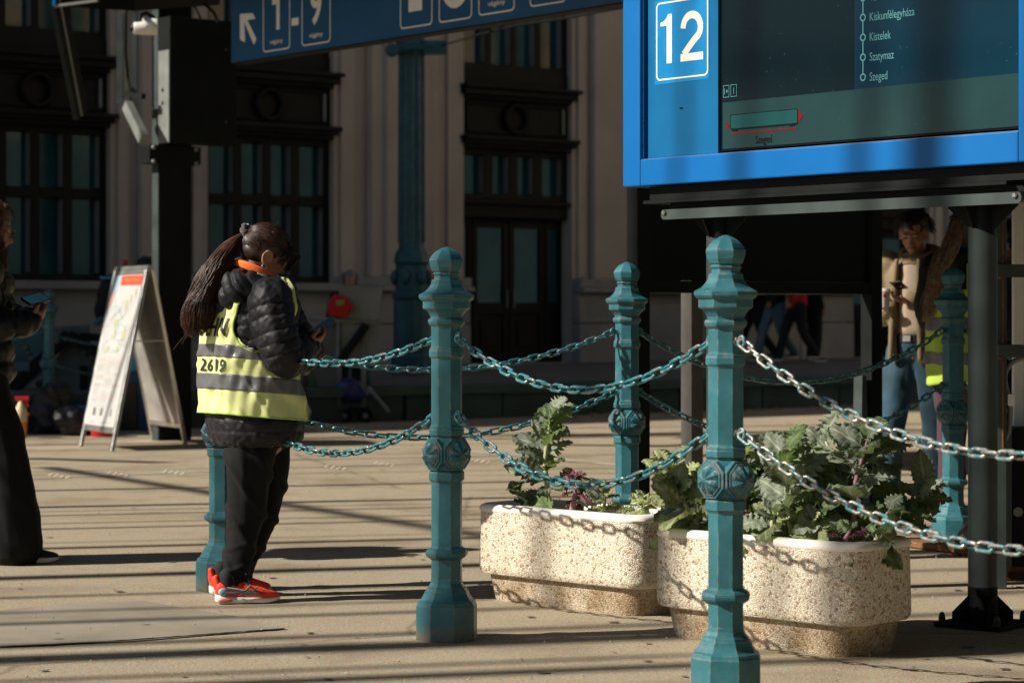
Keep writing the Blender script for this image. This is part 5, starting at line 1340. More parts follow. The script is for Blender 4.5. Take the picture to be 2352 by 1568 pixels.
# eye with lowered lid: dark lash line, eyebrow hidden by the fringe
mb = MB(); e = HO+hf*.0865+hr*.031+hu*.003; mb.ell(e, (.0075,.014,.003), (hf, hr, hu), 10, 6); mb.build('eyelash', M_hairbl, woman)
mb = MB(); mb.tube([EAR+hr*.012+hf*.002-hu*.042+(hf*math.cos(t)+hu*math.sin(t))*.010 for t in [2*math.pi*i/16 for i in range(16)]], .0013, 6, False, True); mb.build('earring', M_bolt, woman)
# jacket
TS = [ # h by picture y, centre x, half-width sideways a, half-depth b, dy
 (1014,587,.205,.168,.02),(1000,587,.234,.186,.02),(960,583,.240,.186,.02),(850,573,.232,.176,.02),(760,576,.228,.170,.01),(700,588,.222,.160,.0),(665,596,.185,.130,.0),(635,603,.12,.10,.0)]
TS = [(PW(0,y).z, PW(x,y,dy), a, b) for y, x, a, b, dy in TS]
def torso(z):
    """centre and half axes of the dressed trunk at height z"""
    if z <= TS[0][0]: return TS[0][1], TS[0][2], TS[0][3]
    for (z0, c0, a0, b0), (z1, c1, a1, b1) in zip(TS[:-1], TS[1:]):
        if z <= z1:
            t = (z-z0)/(z1-z0); t = t*t*(3-2*t)*.5+t*.5; return c0.lerp(c1, t), a0+(a1-a0)*t, b0+(b1-b0)*t
    return TS[-1][1], TS[-1][2], TS[-1][3]
def tsurf(th, z, off=0.0, sq=.90):
    c, a, b = torso(z); ct, st = math.cos(th), math.sin(th)
    g = lambda v: abs(v)**sq*(1 if v > 0 else -1)
    q = wf*((b+off)*g(ct))+wl*((a+off)*g(st)); return Vector((c.x, c.y, z))+q
mb = MB(); zs = [TS[0][0]-.012+i*(TS[-1][0]-TS[0][0]+.01)/26 for i in range(27)]
mb.rings([[tsurf(2*math.pi*k/40, z, -.008) for k in range(40)] for z in zs])
arm = [shR, shR.lerp(elR,.5)+Vector((-.012,-.01,0)), elR+Vector((-.01,0,-.01)), elR.lerp(wrR,.55)+Vector((0,0,-.012)), wrR+(wrR-elR).normalized()*.055]
mb.limb(arm, [.092,.090,.082,.068,.045], 20, 6)
armL = [shL, elL, elL.lerp(wrL,.5), wrL+(wrL-elL).normalized()*.03]; mb.limb(armL, [.095,.088,.075,.046], 18, 6)
mb.limb([ch+Zv*.03, shR.lerp(ch,.35)], [.13,.10]); mb.limb([ch+Zv*.03, shL.lerp(ch,.35)], [.13,.10])
# high standing collar in front
mb.limb([PW(655,668,.0), PW(640,672,-.10), PW(600,690,-.14)], [.045,.055,.06], 14)
armN = [np.array(p) for p in arm]; armLN = [np.array(p) for p in armL]
def jd(co, no):
    dR, sR = near_polyline(co, armN); dL, sL = near_polyline(co, armLN)
    isR = (dR < .125); isL = (dL < .115)&~isR
    s = np.where(isR, sR+.01, np.where(isL, sL, co[:, 2]))
    pit = np.where(isR|isL, .052, .058)
    s = s+.004*snoise(co, 14, 5, 2)
    d = seamdist(s, pit*.92); off = quilt(d, .0075, .006)-.003
    off += .006*snoise(co*np.array([1,1,.55]), 70, 7, 1)*np.exp(-d/.02)+.008*snoise(co*np.array([1,1,.7]), 17, 7, 3)+.003*snoise(co, 100, 6, 4)
    # pleats gathered along the hem and cuff
    hem = np.exp(-np.maximum(0, co[:, 2]-TS[0][0])/.05)*(~isR); off += hem*.004*snoise(co*np.array([1,1,.2]), 130, 4, 2)
    return off
fused('quilted_jacket', mb, M_puffer, woman, .0062, 4, jd)
# hood lying on the back and round the neck
mb = MB()
hp_ = [PW(655,655,.02), PW(628,660,-.08), PW(590,664,-.13), PW(552,658,-.12), PW(522,655,-.04), PW(520,640,.06), PW(548,622,.13), PW(590,625,.13)]
mb.limb(hp_, [.038,.050,.060,.068,.078,.072,.055,.04], 18, 6)
mb.limb([PW(548,638,-.02), PW(518,668,-.06), PW(498,700,-.06)], [.065,.080,.045], 18, 6); mb.limb([PW(585,645,-.12), PW(545,672,-.14), PW(508,705,-.10)], [.050,.066,.034], 16, 6)
hpn = np.array(PW(600,600,0))
def hd(co, no):
    dv_ = co-hpn; ang = np.arctan2(dv_[:, 1], dv_[:, 0]); s = ang*.13+dv_[:, 2]*.55
    d = seamdist(s, .045); return quilt(d, .014, .007)-.007+.005*snoise(co, 55, 7, 4)*np.exp(-d/.025)+.003*snoise(co, 110, 5, 1)
fused('hood', mb, M_puffer, woman, .0058, 3, hd)
# orange and pale blue collar
def ribbon(pts, w, th, m, nm, tilt=0.0):
    mb = MB(); rings = []
    for i, p in enumerate(pts):
        t = (pts[min(i+1, len(pts)-1)]-pts[max(0, i-1)]).normalized(); o_ = t.cross(Zv).normalized(); up_ = (Zv+o_*tilt).normalized()
        ww = w*(.55+.45*math.sin(math.pi*(i+.5)/len(pts)))
        rings.append([p+o_*th+up_*ww, p+o_*th*1.4+up_*ww*.3, p+o_*th-up_*ww, p-o_*th-up_*ww, p-o_*th+up_*ww])
    mb.rings(rings); return mb.build(nm, m, woman, smooth=60, subsurf=1)
def cat(pts, n=6):
    P0 = [pts[0]*2-pts[1]]+pts+[pts[-1]*2-pts[-2]]; out = []
    for i in range(1, len(P0)-2):
        for k in range(n):
            t = k/n; a, b, c, d = P0[i-1], P0[i], P0[i+1], P0[i+2]; out.append(.5*((2*b)+(c-a)*t+(2*a-5*b+4*c-d)*t*t+(3*b-a-3*c+d)*t**3))
    out.append(pts[-1]); return out
ribbon(cat([PW(531,603,-.02), PW(556,606,-.118), PW(588,619,-.145), PW(618,634,-.125), PW(643,648,-.06), PW(658,652,.0)]), .020, .008, M_orange, 'orange_collar')
ribbon(cat([PW(590,628,-.152), PW(612,637,-.142), PW(632,647,-.105), PW(641,652,-.07)]), .008, .007, M_lblue, 'blue_collar')
mb = MB(); mb.ell(PW(660,656,-.02), (.014,.012,.016), None, 10, 8); mb.build('collar_toggle', M_phone, woman, smooth=True)
# vest shell over the jacket
zh = lambda y: PW(0, y).z
vz0, vz1 = zh(956), zh(638); NT, NZ = 240, 110
AC, AW = R(247), R(37); azc, azh = (zh(805)+zh(638))/2, (zh(638)-zh(805))/2
def vwr(th, z): return .006*max(0, math.sin(th*5.3-z*26+1.2*math.sin(z*9)))**3+.005*max(0, math.sin(th*7+z*34+2*math.sin(th*3)))**4+.0035*math.sin(th*9+z*14)+.003*math.sin(th*23-z*31)+.0035*math.sin(z*38+th*5)*math.exp(-max(0, z-zh(870))/.08)
def vsurf(th, z, off=0.0):
    flare = .012*max(0, (zh(880)-z))/.15
    return tsurf(th, z, .011+off+flare*.3+vwr(th, z))
def inhole(th, z, sgn=1):
    t = th if sgn == 1 else (2*math.pi-th)
    dx = (t-AC)/AW; dz = (z-azc)/azh
    return (abs(dx)**2.3+abs(dz)**2.3) < 1
def vest_part(z0, z1, off, m, nm, par, th0=R(50), th1=R(311), nt=NT, nz=NZ, hem=None, holes=True):
    vs, fs, idx = [], [], {}
    for i in range(nz+1):
        for j in range(nt+1):
            th = th0+(th1-th0)*j/nt; z = z0+(z1-z0)*i/nz
            slope = -.020*math.cos(th)*1.0 if hem is None else 0       # hem and bands fall a little towards the front
            vs.append(vsurf(th, z+slope*(1 if z < zh(780) else 0), off))
    for i in range(nz):
        for j in range(nt):
            th = th0+(th1-th0)*(j+.5)/nt; z = z0+(z1-z0)*(i+.5)/nz
            if holes and (inhole(th, z) or inhole(th, z, -1)): continue
            if z > zh(812) and (th > R(290) or th < R(70)): continue
            if z > zh(648) and not (R(228) < th < R(292) or R(68) < th < R(132)): continue
            a = i*(nt+1)+j; fs.append((a, a+1, a+nt+2, a+nt+1))
    mb = MB(); mb.add(vs, fs); o = mb.build(nm, m, par, smooth=True, fixn=False)
    s_ = o.modifiers.new('solid', 'SOLIDIFY'); s_.thickness = .0022; s_.offset = 1; return o
vest = vest_part(vz0, vz1, 0, M_vest, 'safety_vest', woman)
for (ya, yb) in ((828, 800), (901, 866)): vest_part(zh(ya), zh(yb), .0032, M_reflect, 'reflective_band', vest, nz=10)
# piping round the right armhole
pts = []
for k in range(64):
    a = 2*math.pi*k/64; c_, s2 = math.cos(a), math.sin(a)
    th = AC+AW*abs(c_)**(2/2.3)*(1 if c_ > 0 else -1); z = azc+azh*abs(s2)**(2/2.3)*(1 if s2 > 0 else -1); pts.append(vsurf(th, z, .002))
mb = MB(); mb.tube(pts, .0045, 6, False, True); mb.build('armhole_piping', M_vest2, vest, smooth=True)
pts = [vsurf(R(50)+(R(261))*k/120, vz0-.020*math.cos(R(50)+R(261)*k/120), .001) for k in range(121)]+[vsurf(R(311), vz0+(zh(815)-vz0)*k/30, .001) for k in range(1,31)]
mb = MB(); mb.tube(pts, .004, 6); mb.build('hem_piping', M_vest2, vest, smooth=True)
def wrap_text(s, th0, z0, h, xs, bold, m, nm, off=.0068, slope=0.0, spacing=None):
    vs, fs, w_ = text_shape(s, bold); bm = bmesh.new(); vv = [bm.verts.new((a, b, 0)) for a, b in vs]
    for f_ in fs:
        try: bm.faces.new([vv[i] for i in f_])
        except ValueError: pass
    bmesh.ops.subdivide_edges(bm, edges=bm.edges, cuts=1); bmesh.ops.triangulate(bm, faces=bm.faces)
    k = h/.73; out = []
    for v in bm.verts:
        x, y = v.co.x*k*xs, v.co.y*k; th = th0+x/.215
        out.append(vsurf(th, z0+y+slope*x-.020*math.cos(th)*(1 if z0 < zh(780) else 0), off))
    bm.verts.index_update(); mb = MB(); mb.add(out, [tuple(v.index for v in f_.verts) for f_ in bm.faces]); bm.free()
    return mb.build(nm, m, vest, smooth=True, fixn=False)
M_print = vmat('black_print', (.02,.02,.016), .55, 0, .2, 30, 200, .0, col2=(.3,.34,.14), thr=.66)
wrap_text('2619', R(169), zh(861), .052, 1.02, .012, M_print, 'vest_number')
wrap_text('TEHN', R(160), zh(770), .075, .62, .02, M_print, 'vest_lettering')
# trousers
mb = MB()
legR = [PW(577,985,-.03), PW(574,1050,-.05), PW(570,1120,-.04), PW(562,1190,-.03), PW(549,1265,-.06), PW(541,1325,-.08), PW(533,1342,-.08)]
legL = [PW(612,990,.12), PW(615,1060,.13), PW(615,1125,.14), PW(600,1200,.15), PW(573,1265,.15), PW(560,1310,.15)]
mb.limb(legR, [.108,.105,.090,.080,.064,.058,.052], 22, 6); mb.limb(legL, [.098,.090,.078,.062,.052,.048], 20, 6); mb.ell(PW(592,985,.04), (.17,.15,.11))
def td(co, no):
    z = co[:, 2]; diag = co[:, 0]*1.0+co[:, 2]*.62
    fold = np.maximum(0, np.sin(diag*46+1.4*snoise(co, 6, 4, 3)))**3*.011+np.maximum(0, np.sin((co[:, 0]*-.3+z)*70+1.2*snoise(co, 9, 4, 1)))**4*.012*np.exp(-np.maximum(0, z-.10)/.10)
    vert = np.abs(np.sin(co[:, 0]*34+z*5+co[:, 1]*14))**6*.007*np.clip((z-.30)/.2, 0, 1)
    return fold+vert+.0032*snoise(co*np.array([1.4,1.4,.8]), 24, 6, 5)-.005
fused('trousers', mb, M_trouser, woman, .0065, 3, td)
# shoes
M_shoer = cloth('bright_orange_red_mesh', (.80,.045,.012), .55, 800, .2, .12); M_soleW = vmat('white_foam_sole', (.70,.68,.62), .6, 0, .1, 20, 200, .2, col2=(.45,.42,.36), thr=.62)
M_shteal = vmat('teal_shoe_trim', (.04,.17,.18), .5, 0, .1, 20, 200, .1); M_shgrey = vmat('blue_grey_heel_panel', (.25,.42,.44), .5, 0, .12, 20, 200, .1)
def sneaker(heel, d, lab=None):
    u, q = shoe('shoe', woman, heel, d, M_shoer, M_soleW)
    for s_ in (-1, 1):
        mb = MB()
        def on(x, z): return q(x, s_*(.0375+.008*math.sin(math.pi*min(1, x/.25))-.10*max(0, z-.052)), z)
        for pts in ([(.045,.066),(.085,.058),(.125,.046),(.165,.040)], [(.035,.050),(.075,.048),(.12,.056),(.16,.050),(.19,.034)], [(.095,.036),(.125,.062),(.140,.078)], [(.120,.034),(.150,.056),(.168,.070)]):
            mb.tube([on(*p) for p in pts], .0036, 6)
        mb.build('side_stripes', M_shteal, u)
        mb = MB(); mb.tube([on(.045,.070), on(.09,.063), on(.13,.051), on(.17,.044)], .0014, 5); mb.build('white_trim', M_white, u)
        mb = MB(); mb.ell(q(.030, s_*.030, .050), (.020,.008,.017), (Vector(d).normalized(), Zv.cross(Vector(d)).normalized(), Zv), 12, 8); mb.build('heel_panel', M_shgrey, u, smooth=True)
        mb = MB(); mb.ell(q(.040, s_*.034, .016), (.030,.006,.009), (Vector(d).normalized(), Zv.cross(Vector(d)).normalized(), Zv), 12, 8); mb.build('heel_cushion', vmat('pink_gel', (.60,.17,.10), .3, 0, .1, 20, 200, .0) if 'pink_gel' not in MATS else MATS['pink_gel'], u, smooth=True)
    mb = MB()
    for k in range(6):
        x = .105+k*.018; z = .092-k*.0085; mb.tube([q(x,-.024,z-.004), q(x+.004,0,z+.006), q(x,.024,z-.004)], .0034, 6)
    for (a, b) in (((.10,.01,.098),(.135,.045,.075)), ((.10,-.01,.098),(.14,-.045,.072)), ((.10,0,.10),(.125,-.028,.118)), ((.10,0,.10),(.12,.03,.116))): mb.tube([q(*a), q((a[0]+b[0])/2, (a[1]+b[1])/2, b[2]+.012), q(*b)], .0032, 6)
    mb.build('laces', M_darkcloth, u)
    mb = MB(); mb.limb([q(.012,0,.07), q(.004,0,.105)], [.020,.012], 12, 3); mb.build('heel_tab', M_shoer, u, smooth=True)
    mb = MB(); mb.limb([q(.05,0,.075), q(.05,0,.11)], [.034,.034], 14, 3); mb.build('sock', M_darkcloth, u, smooth=True)
h1 = G(494, 1386); sneaker(h1, (.975,.20,0))
h2 = G(482, 1367); sneaker(h2, (.93,.36,0))
# hair
hl = lambda rg: (lambda a, t: (math.cos(a)*t[0], math.sin(a)*t[1], t[2]))(0, (0, 0, 1))
def hairline_w(rg):
    c = rg.random()
    if c < .45:   # over the forehead and crown
        a = rg.uniform(-1.3, 1.3); return (math.cos(a)*.92, math.sin(a), rg.uniform(.15,.55)) if rg.random() < .5 else (math.cos(a)*.6, math.sin(a)*.7, rg.uniform(.5,1))
    if c < .8:    # temple, round the ear, nape
        a = rg.uniform(1.25, 3.3)*(1 if rg.random() < .75 else -1); return (math.cos(a), math.sin(a), rg.uniform(-.75,.25) if abs(a) > 1.9 else rg.uniform(.1,.4))
    a = rg.uniform(-3.1, 3.1); return (math.cos(a)*.5, math.sin(a)*.5, .8)
TIE = (-.110, .0, .058)
rad = (.103,.083,.095); cen = (-.015,0,.042)
mb = MB(); mb.ell(HO+hf*-.020+hu*.048, (.095,.079,.086), (hf, hr, hu), 24, 16); mb.ell(HO-hf*.045+hu*.005, (.065,.070,.062), (hf, hr, hu), 20, 12)
scalp = fused('hair', mb, M_hair, woman, .006, 2)
for n_, m_, sd, r_ in ((1000, M_hair, 4, .0019), (520, M_hairtip, 6, .0013)):
    mb = MB(); strands(mb, ell_hair(HO, cen, rad, hf, hr, hu, TIE, n_, sd, hairline_w), r_, r_*.8); mb.build('hair_strands', m_, scalp, smooth=True)
# fringe falling forward over the brow
rg = random.Random(9); fr = []
for i in range(420):
    y = rg.uniform(-.072,.072); x0 = .030+rg.uniform(-.03,.03); l = rg.uniform(.7,1.05)
    p0 = Vector((x0, y*.7, .128-abs(y)*.25)); p1 = Vector((.078, y*.85, .112-abs(y)*.2)); p2 = Vector((.105, y*.95, .075)); p3 = Vector((.109-.3*abs(y)*.4, y*1.05, .075-.062*l+rg.uniform(-.012,.006)))
    cz = Vector(cen)
    def onsk(p, o_): e_ = p-cz; l_ = math.sqrt((e_.x/rad[0])**2+(e_.y/rad[1])**2+(e_.z/rad[2])**2); return cz+e_/l_*o_
    p0 = onsk(p0, .97); p1 = onsk(p1, 1.02+rg.uniform(0,.03)); p2 *= 1+rg.uniform(-.02,.06)
    fr.append([HO+hf*p.x+hr*p.y+hu*p.z for p in cat([p0,p1,p2,p3], 4)])
for i in range(70):  # side locks in front of the ear
    s_ = 1 if i % 4 else -1
    p0 = Vector((.04, s_*.05, .11)); p1 = Vector((.062+rg.uniform(-.012,.012), s_*.080, .055)); p2 = Vector((.055+rg.uniform(-.02,.012), s_*.082, .012+rg.uniform(-.02,.01)))
    fr.append([HO+hf*p.x+hr*p.y+hu*p.z for p in cat([p0,p1,p2], 4)])
mb = MB(); strands(mb, fr, .0018, .0008); mb.build('fringe', M_hair, scalp, smooth=True)
tie = HO+hf*TIE[0]+hu*TIE[2]
# scrunchie: crumpled ring
tx_ = (PW(540,556,.0)-tie).normalized(); ta = tx_.orthogonal().normalized(); tb = tx_.cross(ta)
mb = MB(); mb.tube([tie+tx_*.006+(ta*math.cos(t)+tb*math.sin(t))*(.026+.003*math.sin(7*t))+tx_*.003*math.sin(5*t) for t in [2*math.pi*i/60 for i in range(60)]], [.0115+.0028*math.sin(i*1.7) for i in range(60)], 10, False, True)
mb.build('scrunchie', cloth('grey_brown_scrunchie', (.085,.065,.065), .9, 500, .5, .2), woman, smooth=True)
pony = cat([tie, PW(536,556,-.05), PW(505,598,-.09), PW(480,648,-.11), PW(459,700,-.12), PW(452,745,-.12), PW(447,778,-.12)], 5)
widths = [.020,.042,.058,.068,.070,.060,.036]
M_h2 = M_hairtip
for nm, n_, m_, sd in (('ponytail', 900, M_hair, 1), ('ponytail', 800, M_hairtip, 2)):
    rg = random.Random(sd); pa = []
    for i in range(n_):
        a = rg.uniform(0, 2*math.pi); rr = math.sqrt(rg.random()); fr_ = rg.uniform(.62, 1.0); wv = rg.uniform(0, 6); wa = rg.uniform(.002,.007); pts = []
        K = int(len(pony)*fr_)
        for k in range(0, K, 1):
            t = k/(len(pony)-1); w_ = np.interp(t*6, range(7), widths); a2 = a+.5*math.sin(t*4+wv*.3)
            pts.append(pony[k]+Vector((math.cos(a2)*rr*w_, math.sin(a2)*rr*w_*.8, math.cos(a2*1.0+1)*rr*w_*.25))+Vector((math.sin(t*17+a*1.2), math.cos(t*14+a), .4*math.sin(t*12+a)))*.007*t+Vector((math.sin(t*30+wv), math.cos(t*27+wv), 0))*wa*t)
        pa.append(pts)
    mb = MB(); strands(mb, pa, .0014, .0006); mb.build(nm, m_, scalp if sd == 1 else scalp, smooth=True)
rg = random.Random(77); pa = []
for i in range(26):   # loose hairs
    k0 = rg.randrange(8, len(pony)-2); p = pony[k0]+Vector((rg.uniform(-.04,.0), rg.uniform(-.04,.04), rg.uniform(-.03,.03))); d_ = Vector((-rg.uniform(.0,.6), rg.uniform(-.4,.3), -rg.uniform(.7,1.2))).normalized()
    L_ = rg.uniform(.05,.12); pa.append([p, p+d_*L_*.4+Vector((0,0,.004)), p+d_*L_*.75+Vector((-.006,0,.006)), p+d_*L_+Vector((-.010,0,.006))])
for i in range(40):
    v = Vector((rg.uniform(-1,1), rg.uniform(-1,1), rg.uniform(.3,1))).normalized(); p = HO+(hf*(v.x*.104-.015)+hr*v.y*.084+hu*(v.z*.097+.042)); t_d = (hf*rg.uniform(-.6,.8)+hr*rg.uniform(-.6,.6)+Zv*.4).normalized()
    pa.append([p, p+t_d*.010+Zv*.003, p+t_d*.022+Zv*rg.uniform(-.004,.004)])
mb = MB(); strands(mb, pa, .0005, .0003); mb.build('loose_hairs', M_hairtip, scalp)
# phone
pf_, pr2, pu = frame_from((PW(758,741,.04)-PW(708,772,.02)), Vector((-.35,-.25,.9)))
phn = thing('phone', 'black phone held by the woman in the yellow vest', 'phone', ph_c)
mb = MB(); mb.prism(rrect(-.074, -.036, .074, .036, .010), -.004, .004, ph_c, pf_, (Vector((-.1,.72,.45))).normalized()); mb.build('casing', M_phone, phn, bevel=.001)
yv = (Vector((-.1,.72,.45))).normalized(); zz = pf_.cross(yv)
for sg2 in (1, -1):
    mb = MB()
    for i in range(5): flat(mb, [(.045-i*.022, -.02), (.045-i*.022+.004, -.02), (.045-i*.022+.004, rg.uniform(.0,.02)), (.045-i*.022, .01)], ph_c+zz*.0046*sg2, pf_, yv)
    mb.build('screen_lines', emis('phone_text', (.05,.06,.06), .1), phn, fixn=False)

# ---------------------------------------------------------------- generic dressed figure for the others
def figure(label, loc, face, H, top, bottom, hair, J, garments=True, voxel=.012, root_name='person', group=None, hairstyle='short', hoodie=None, shoes=None, flare=1.0, long_=0.0, head_dir=None, quilted=False, sleeve=.058, shoe_m=None, cat_=None):
    """J: joints in local metres (forward, right, up) for a 1.7 m person"""
    f = Vector((math.cos(face), math.sin(face), 0)); r = f.cross(Zv).normalized(); loc = Vector(loc); k = H/1.70
    q = lambda p: loc+(f*p[0]+r*p[1]+Zv*p[2])*k
    ro = thing(root_name, label, cat_ or 'person', loc, group)
    D = dict(head=(.02,0,1.585), neck=(0,0,1.46), chest=(0,0,1.32), belly=(0,0,1.10), pel=(0,0,.94), shL=(0,-.18,1.40), shR=(0,.18,1.40), elL=(-.02,-.23,1.12), elR=(-.02,.23,1.12), wrL=(.05,-.22,.88), wrR=(.05,.22,.88),
             hpL=(0,-.09,.90), hpR=(0,.09,.90), knL=(.03,-.10,.49), knR=(.03,.10,.49), anL=(0,-.10,.09), anR=(0,.10,.09)); D.update(J); W = {n_: q(v) for n_, v in D.items() if isinstance(v, tuple) and len(v) == 3}
    hd_ = Vector(head_dir) if head_dir else f; hf_, hr_, hu_ = frame_from(hd_)
    mb = MB(); head_skin(mb, W['head'], hf_, hr_, hu_, k)
    mb.limb([W['head']-hu_*.05*k-hf_*.02*k, W['neck'], W['chest']], [.05*k,.052*k,.09*k]); mb.limb([W['chest'], W['belly'], W['pel']], [.11*k,.11*k,.12*k])
    for s_ in 'LR':
        mb.limb([W['sh'+s_], W['el'+s_], W['wr'+s_]], [.05*k,.038*k,.026*k]); mb.limb([W['chest'], W['sh'+s_]], [.08*k,.05*k]); mb.limb([W['hp'+s_], W['kn'+s_], W['an'+s_]], [.08*k,.05*k,.035*k])
        dd = (W['wr'+s_]-W['el'+s_]).normalized(); hand_skin(mb, W['wr'+s_], J.get('hd'+s_, None) and (f*J['hd'+s_][0]+r*J['hd'+s_][1]+Zv*J['hd'+s_][2]) or dd, J.get('hn'+s_, None) and (f*J['hn'+s_][0]+r*J['hn'+s_][1]+Zv*J['hn'+s_][2]) or (r*(-1 if s_ == 'R' else 1)), 1 if s_ == 'R' else -1, J.get('curl', .45), k)
    fused('body', mb, M_skin, ro, min(voxel, .009) if voxel < .02 else voxel*.7, 2)
    # trousers
    mb = MB()
    for s_ in 'LR':
        mb.limb([W['hp'+s_], W['kn'+s_], W['an'+s_]+Zv*.0], [.105*k,.078*k*flare,.066*k*flare**1.6], 16)
    mb.ell(W['pel'], (.155*k,.125*k,.12*k), (r, f, Zv))
    seed = int(abs(loc.x*10)) % 5
    fused('trousers', mb, bottom, ro, voxel, 3, lambda co, no: .006*snoise(co*np.array([1.3,1.3,.7]), 22, 6, seed)+np.maximum(0, np.sin(co[:, 0]*24+co[:, 2]*20))**3*.007)
    # top
    mb = MB(); bl = .92-long_
    mb.rings([[W['pel']*(1-t)+W['neck']*t+(r*(math.cos(a)*w_)+f*(math.sin(a)*d_))*k+Zv*0 for a in [2*math.pi*i/24 for i in range(24)]] for t, w_, d_ in ((-.15-long_*2,.155+long_*.2,.135+long_*.2),(-.05-long_,.175,.15),(.25,.17,.145),(.5,.19,.15),(.75,.195,.14),(.9,.14,.11),(1.02,.075,.075))])
    for s_ in 'LR': mb.limb([W['sh'+s_], W['el'+s_], W['wr'+s_]], [sleeve*1.25*k,sleeve*1.1*k,sleeve*.78*k], 16)
    if hoodie: mb.limb([W['neck']+f*.06*k-r*.07*k, W['neck']-f*.09*k-r*.05*k+Zv*.0, W['neck']-f*.10*k+r*.04*k, W['neck']+f*.06*k+r*.07*k], [.04*k,.06*k,.06*k,.04*k], 14)
    aR = [np.array(W['shR']), np.array(W['elR']), np.array(W['wrR'])]; aL = [np.array(W['shL']), np.array(W['elL']), np.array(W['wrL'])]
    def dsp(co, no):
        o_ = .006*snoise(co, 20, 6, seed)+.004*snoise(co, 48, 5, seed+1)
        if quilted:
            d1, s1 = near_polyline(co, aR); d2, s2 = near_polyline(co, aL); s = np.where(d1 < .10*k, s1, np.where(d2 < .10*k, s2, co[:, 2])); d = seamdist(s, .105); o_ += quilt(d, .024, .018)-.012+.008*snoise(co*np.array([1,1,.4]), 60, 6, 2)*np.exp(-d/.035)
        return o_
    topo = fused('jacket', mb, top, ro, voxel, 3, dsp)
    # hair
    mb = MB(); HOk = W['head']
    mb.ell(HOk-hf_*.022*k+hu_*.050*k, (.097*k,.081*k,.088*k), (hf_, hr_, hu_), 20, 14); mb.ell(HOk-hf_*.045*k+hu_*.005*k, (.066*k,.074*k,.070*k), (hf_, hr_, hu_), 16, 12)
    ho = fused('hair', mb, hair, ro, .008 if voxel < .02 else .015, 2, lambda co, no: .007*snoise(co, 60, 5, 2))
    rg = random.Random(seed+3); pa = []
    def curls(n_, lo, L0, L1, fwd_):
        for i in range(n_):
            a = rg.uniform(-3.14, 3.14); z = rg.uniform(lo, 1); c_ = math.sqrt(max(0, 1-z*z)); v = Vector((c_*math.cos(a), c_*math.sin(a), z))
            if v.x > .25 and z < .62: continue
            p = Vector((v.x*.103-.018, v.y*.088, v.z*.095+.045)); t1 = Vector((v.x*.5, v.y*.6, -.3+v.z*.3)).normalized()
            L_ = rg.uniform(L0, L1); ph = rg.uniform(0, 6); pts = []
            for j in range(6):
                t = j/5; pp = p+t1*L_*t+Vector((0,0,-L_*t*t*.6))+Vector((math.sin(t*5+ph), math.cos(t*5+ph), 0))*.007*t; pts.append(HOk+(hf_*pp.x+hr_*pp.y+hu_*pp.z)*k)
            pa.append(pts)
    if hairstyle == 'curly': curls(1100, -.3, .02, .045, 0)
    elif hairstyle == 'short': curls(160, -.2, .01, .03, 0)
    elif hairstyle == 'pony': pa += ell_hair(HOk, (-.018,0,.045), (.103*k,.088*k,.095*k), hf_, hr_, hu_, (-.12,0,.06), 800, 5, hairline_w)
    elif hairstyle == 'loose':
        curls(120, 0, .02, .04, 0)
        for i in range(900):
            a = rg.uniform(1.0, 5.28); p = Vector((math.cos(a)*.10-.02, math.sin(a)*.085, .08+rg.uniform(-.04,.04)))*rg.uniform(.88,1.0); L_ = rg.uniform(.22,.36); pts = []
            ph = rg.uniform(0,6)
            for j in range(9):
                t = j/8; pts.append(HOk+(hf_*p.x*(1+.1*t)+hr_*p.y*(1+.15*t)+hu_*p.z)*k-Zv*L_*t*k+Vector((math.sin(t*8+a*2), math.cos(t*7+a*2), 0))*.016*t+Vector((math.sin(t*15+ph), math.cos(t*14+ph), 0))*.005*t)
            pa.append(pts)
    if pa and voxel < .03: mb = MB(); strands(mb, pa, .0021*k, .0009*k); mb.build('hair_strands', hair, ho, smooth=True)
    # shoes
    for s_ in 'LR':
        hl_ = W['an'+s_].copy(); ft = J.get('ft'+s_, (1, 0)); fd = f*ft[0]+r*ft[1]; z0 = max(0, W['an'+s_].z-.09*k-loc.z)
        hl_ = Vector((hl_.x, hl_.y, loc.z+z0))-fd*.06*k
        shoe('shoe', ro, hl_, fd, shoes or M_darkcloth, shoe_m or M_soleW, .265*k, flat_=True)
    W['_top'] = topo; return ro, W, (f, r, hf_, hr_, hu_, k)
# ---------------------------------------------------------------- person at the left edge
lp = P(-42, 1294, 11.4); lp.z = 0
ro, W, (f, r, hf2, hr2, hu2, k) = figure('person at the left edge in a black shiny quilted jacket and wide black trousers', lp, R(14), 1.70, M_puffer2, M_trouser, M_hairbrown,
    dict(head=(.045,0,1.575), elR=(-.01,.22,1.14), wrR=(.21,.13,1.13), elL=(-.02,-.22,1.14), wrL=(.215,-.08,1.15), knR=(.09,.12,.49), anR=(.15,.12,.09), knL=(.02,-.1,.49), anL=(-.08,-.1,.09), hdR=(.8,-.35,.35), hnR=(.2,-.6,.7), hdL=(.8,.3,.35), hnL=(.2,.5,.7), curl=.7),
    voxel=.009, hairstyle='loose', head_dir=(.90,.10,-.34), quilted=True, sleeve=.078, flare=1.55, long_=.03)
mb = MB()
for s_ in (-1, 1):
    c0_ = W['head']+hf2*.103+hr2*s_*.033+hu2*.004
    mb.tube([c0_+(hr2*math.cos(t)*.025+hu2*math.sin(t)*.021) for t in [2*math.pi*i/18 for i in range(18)]], .0018, 6, False, True)
    mb.tube([c0_+hr2*s_*.024, W['head']+hr2*s_*.080+hu2*.01], .0015, 6)
mb.build('glasses', M_phone, ro)
pc = P(82, 687, 11.36); ph2 = thing('phone', 'phone with a glowing screen held at the left edge by the quilted jacket wearer', 'phone', pc)
d_ = (P(104, 681, 11.42)-P(61, 693, 11.3)).normalized(); y_ = Vector((-.25,.75,.45)).normalized()
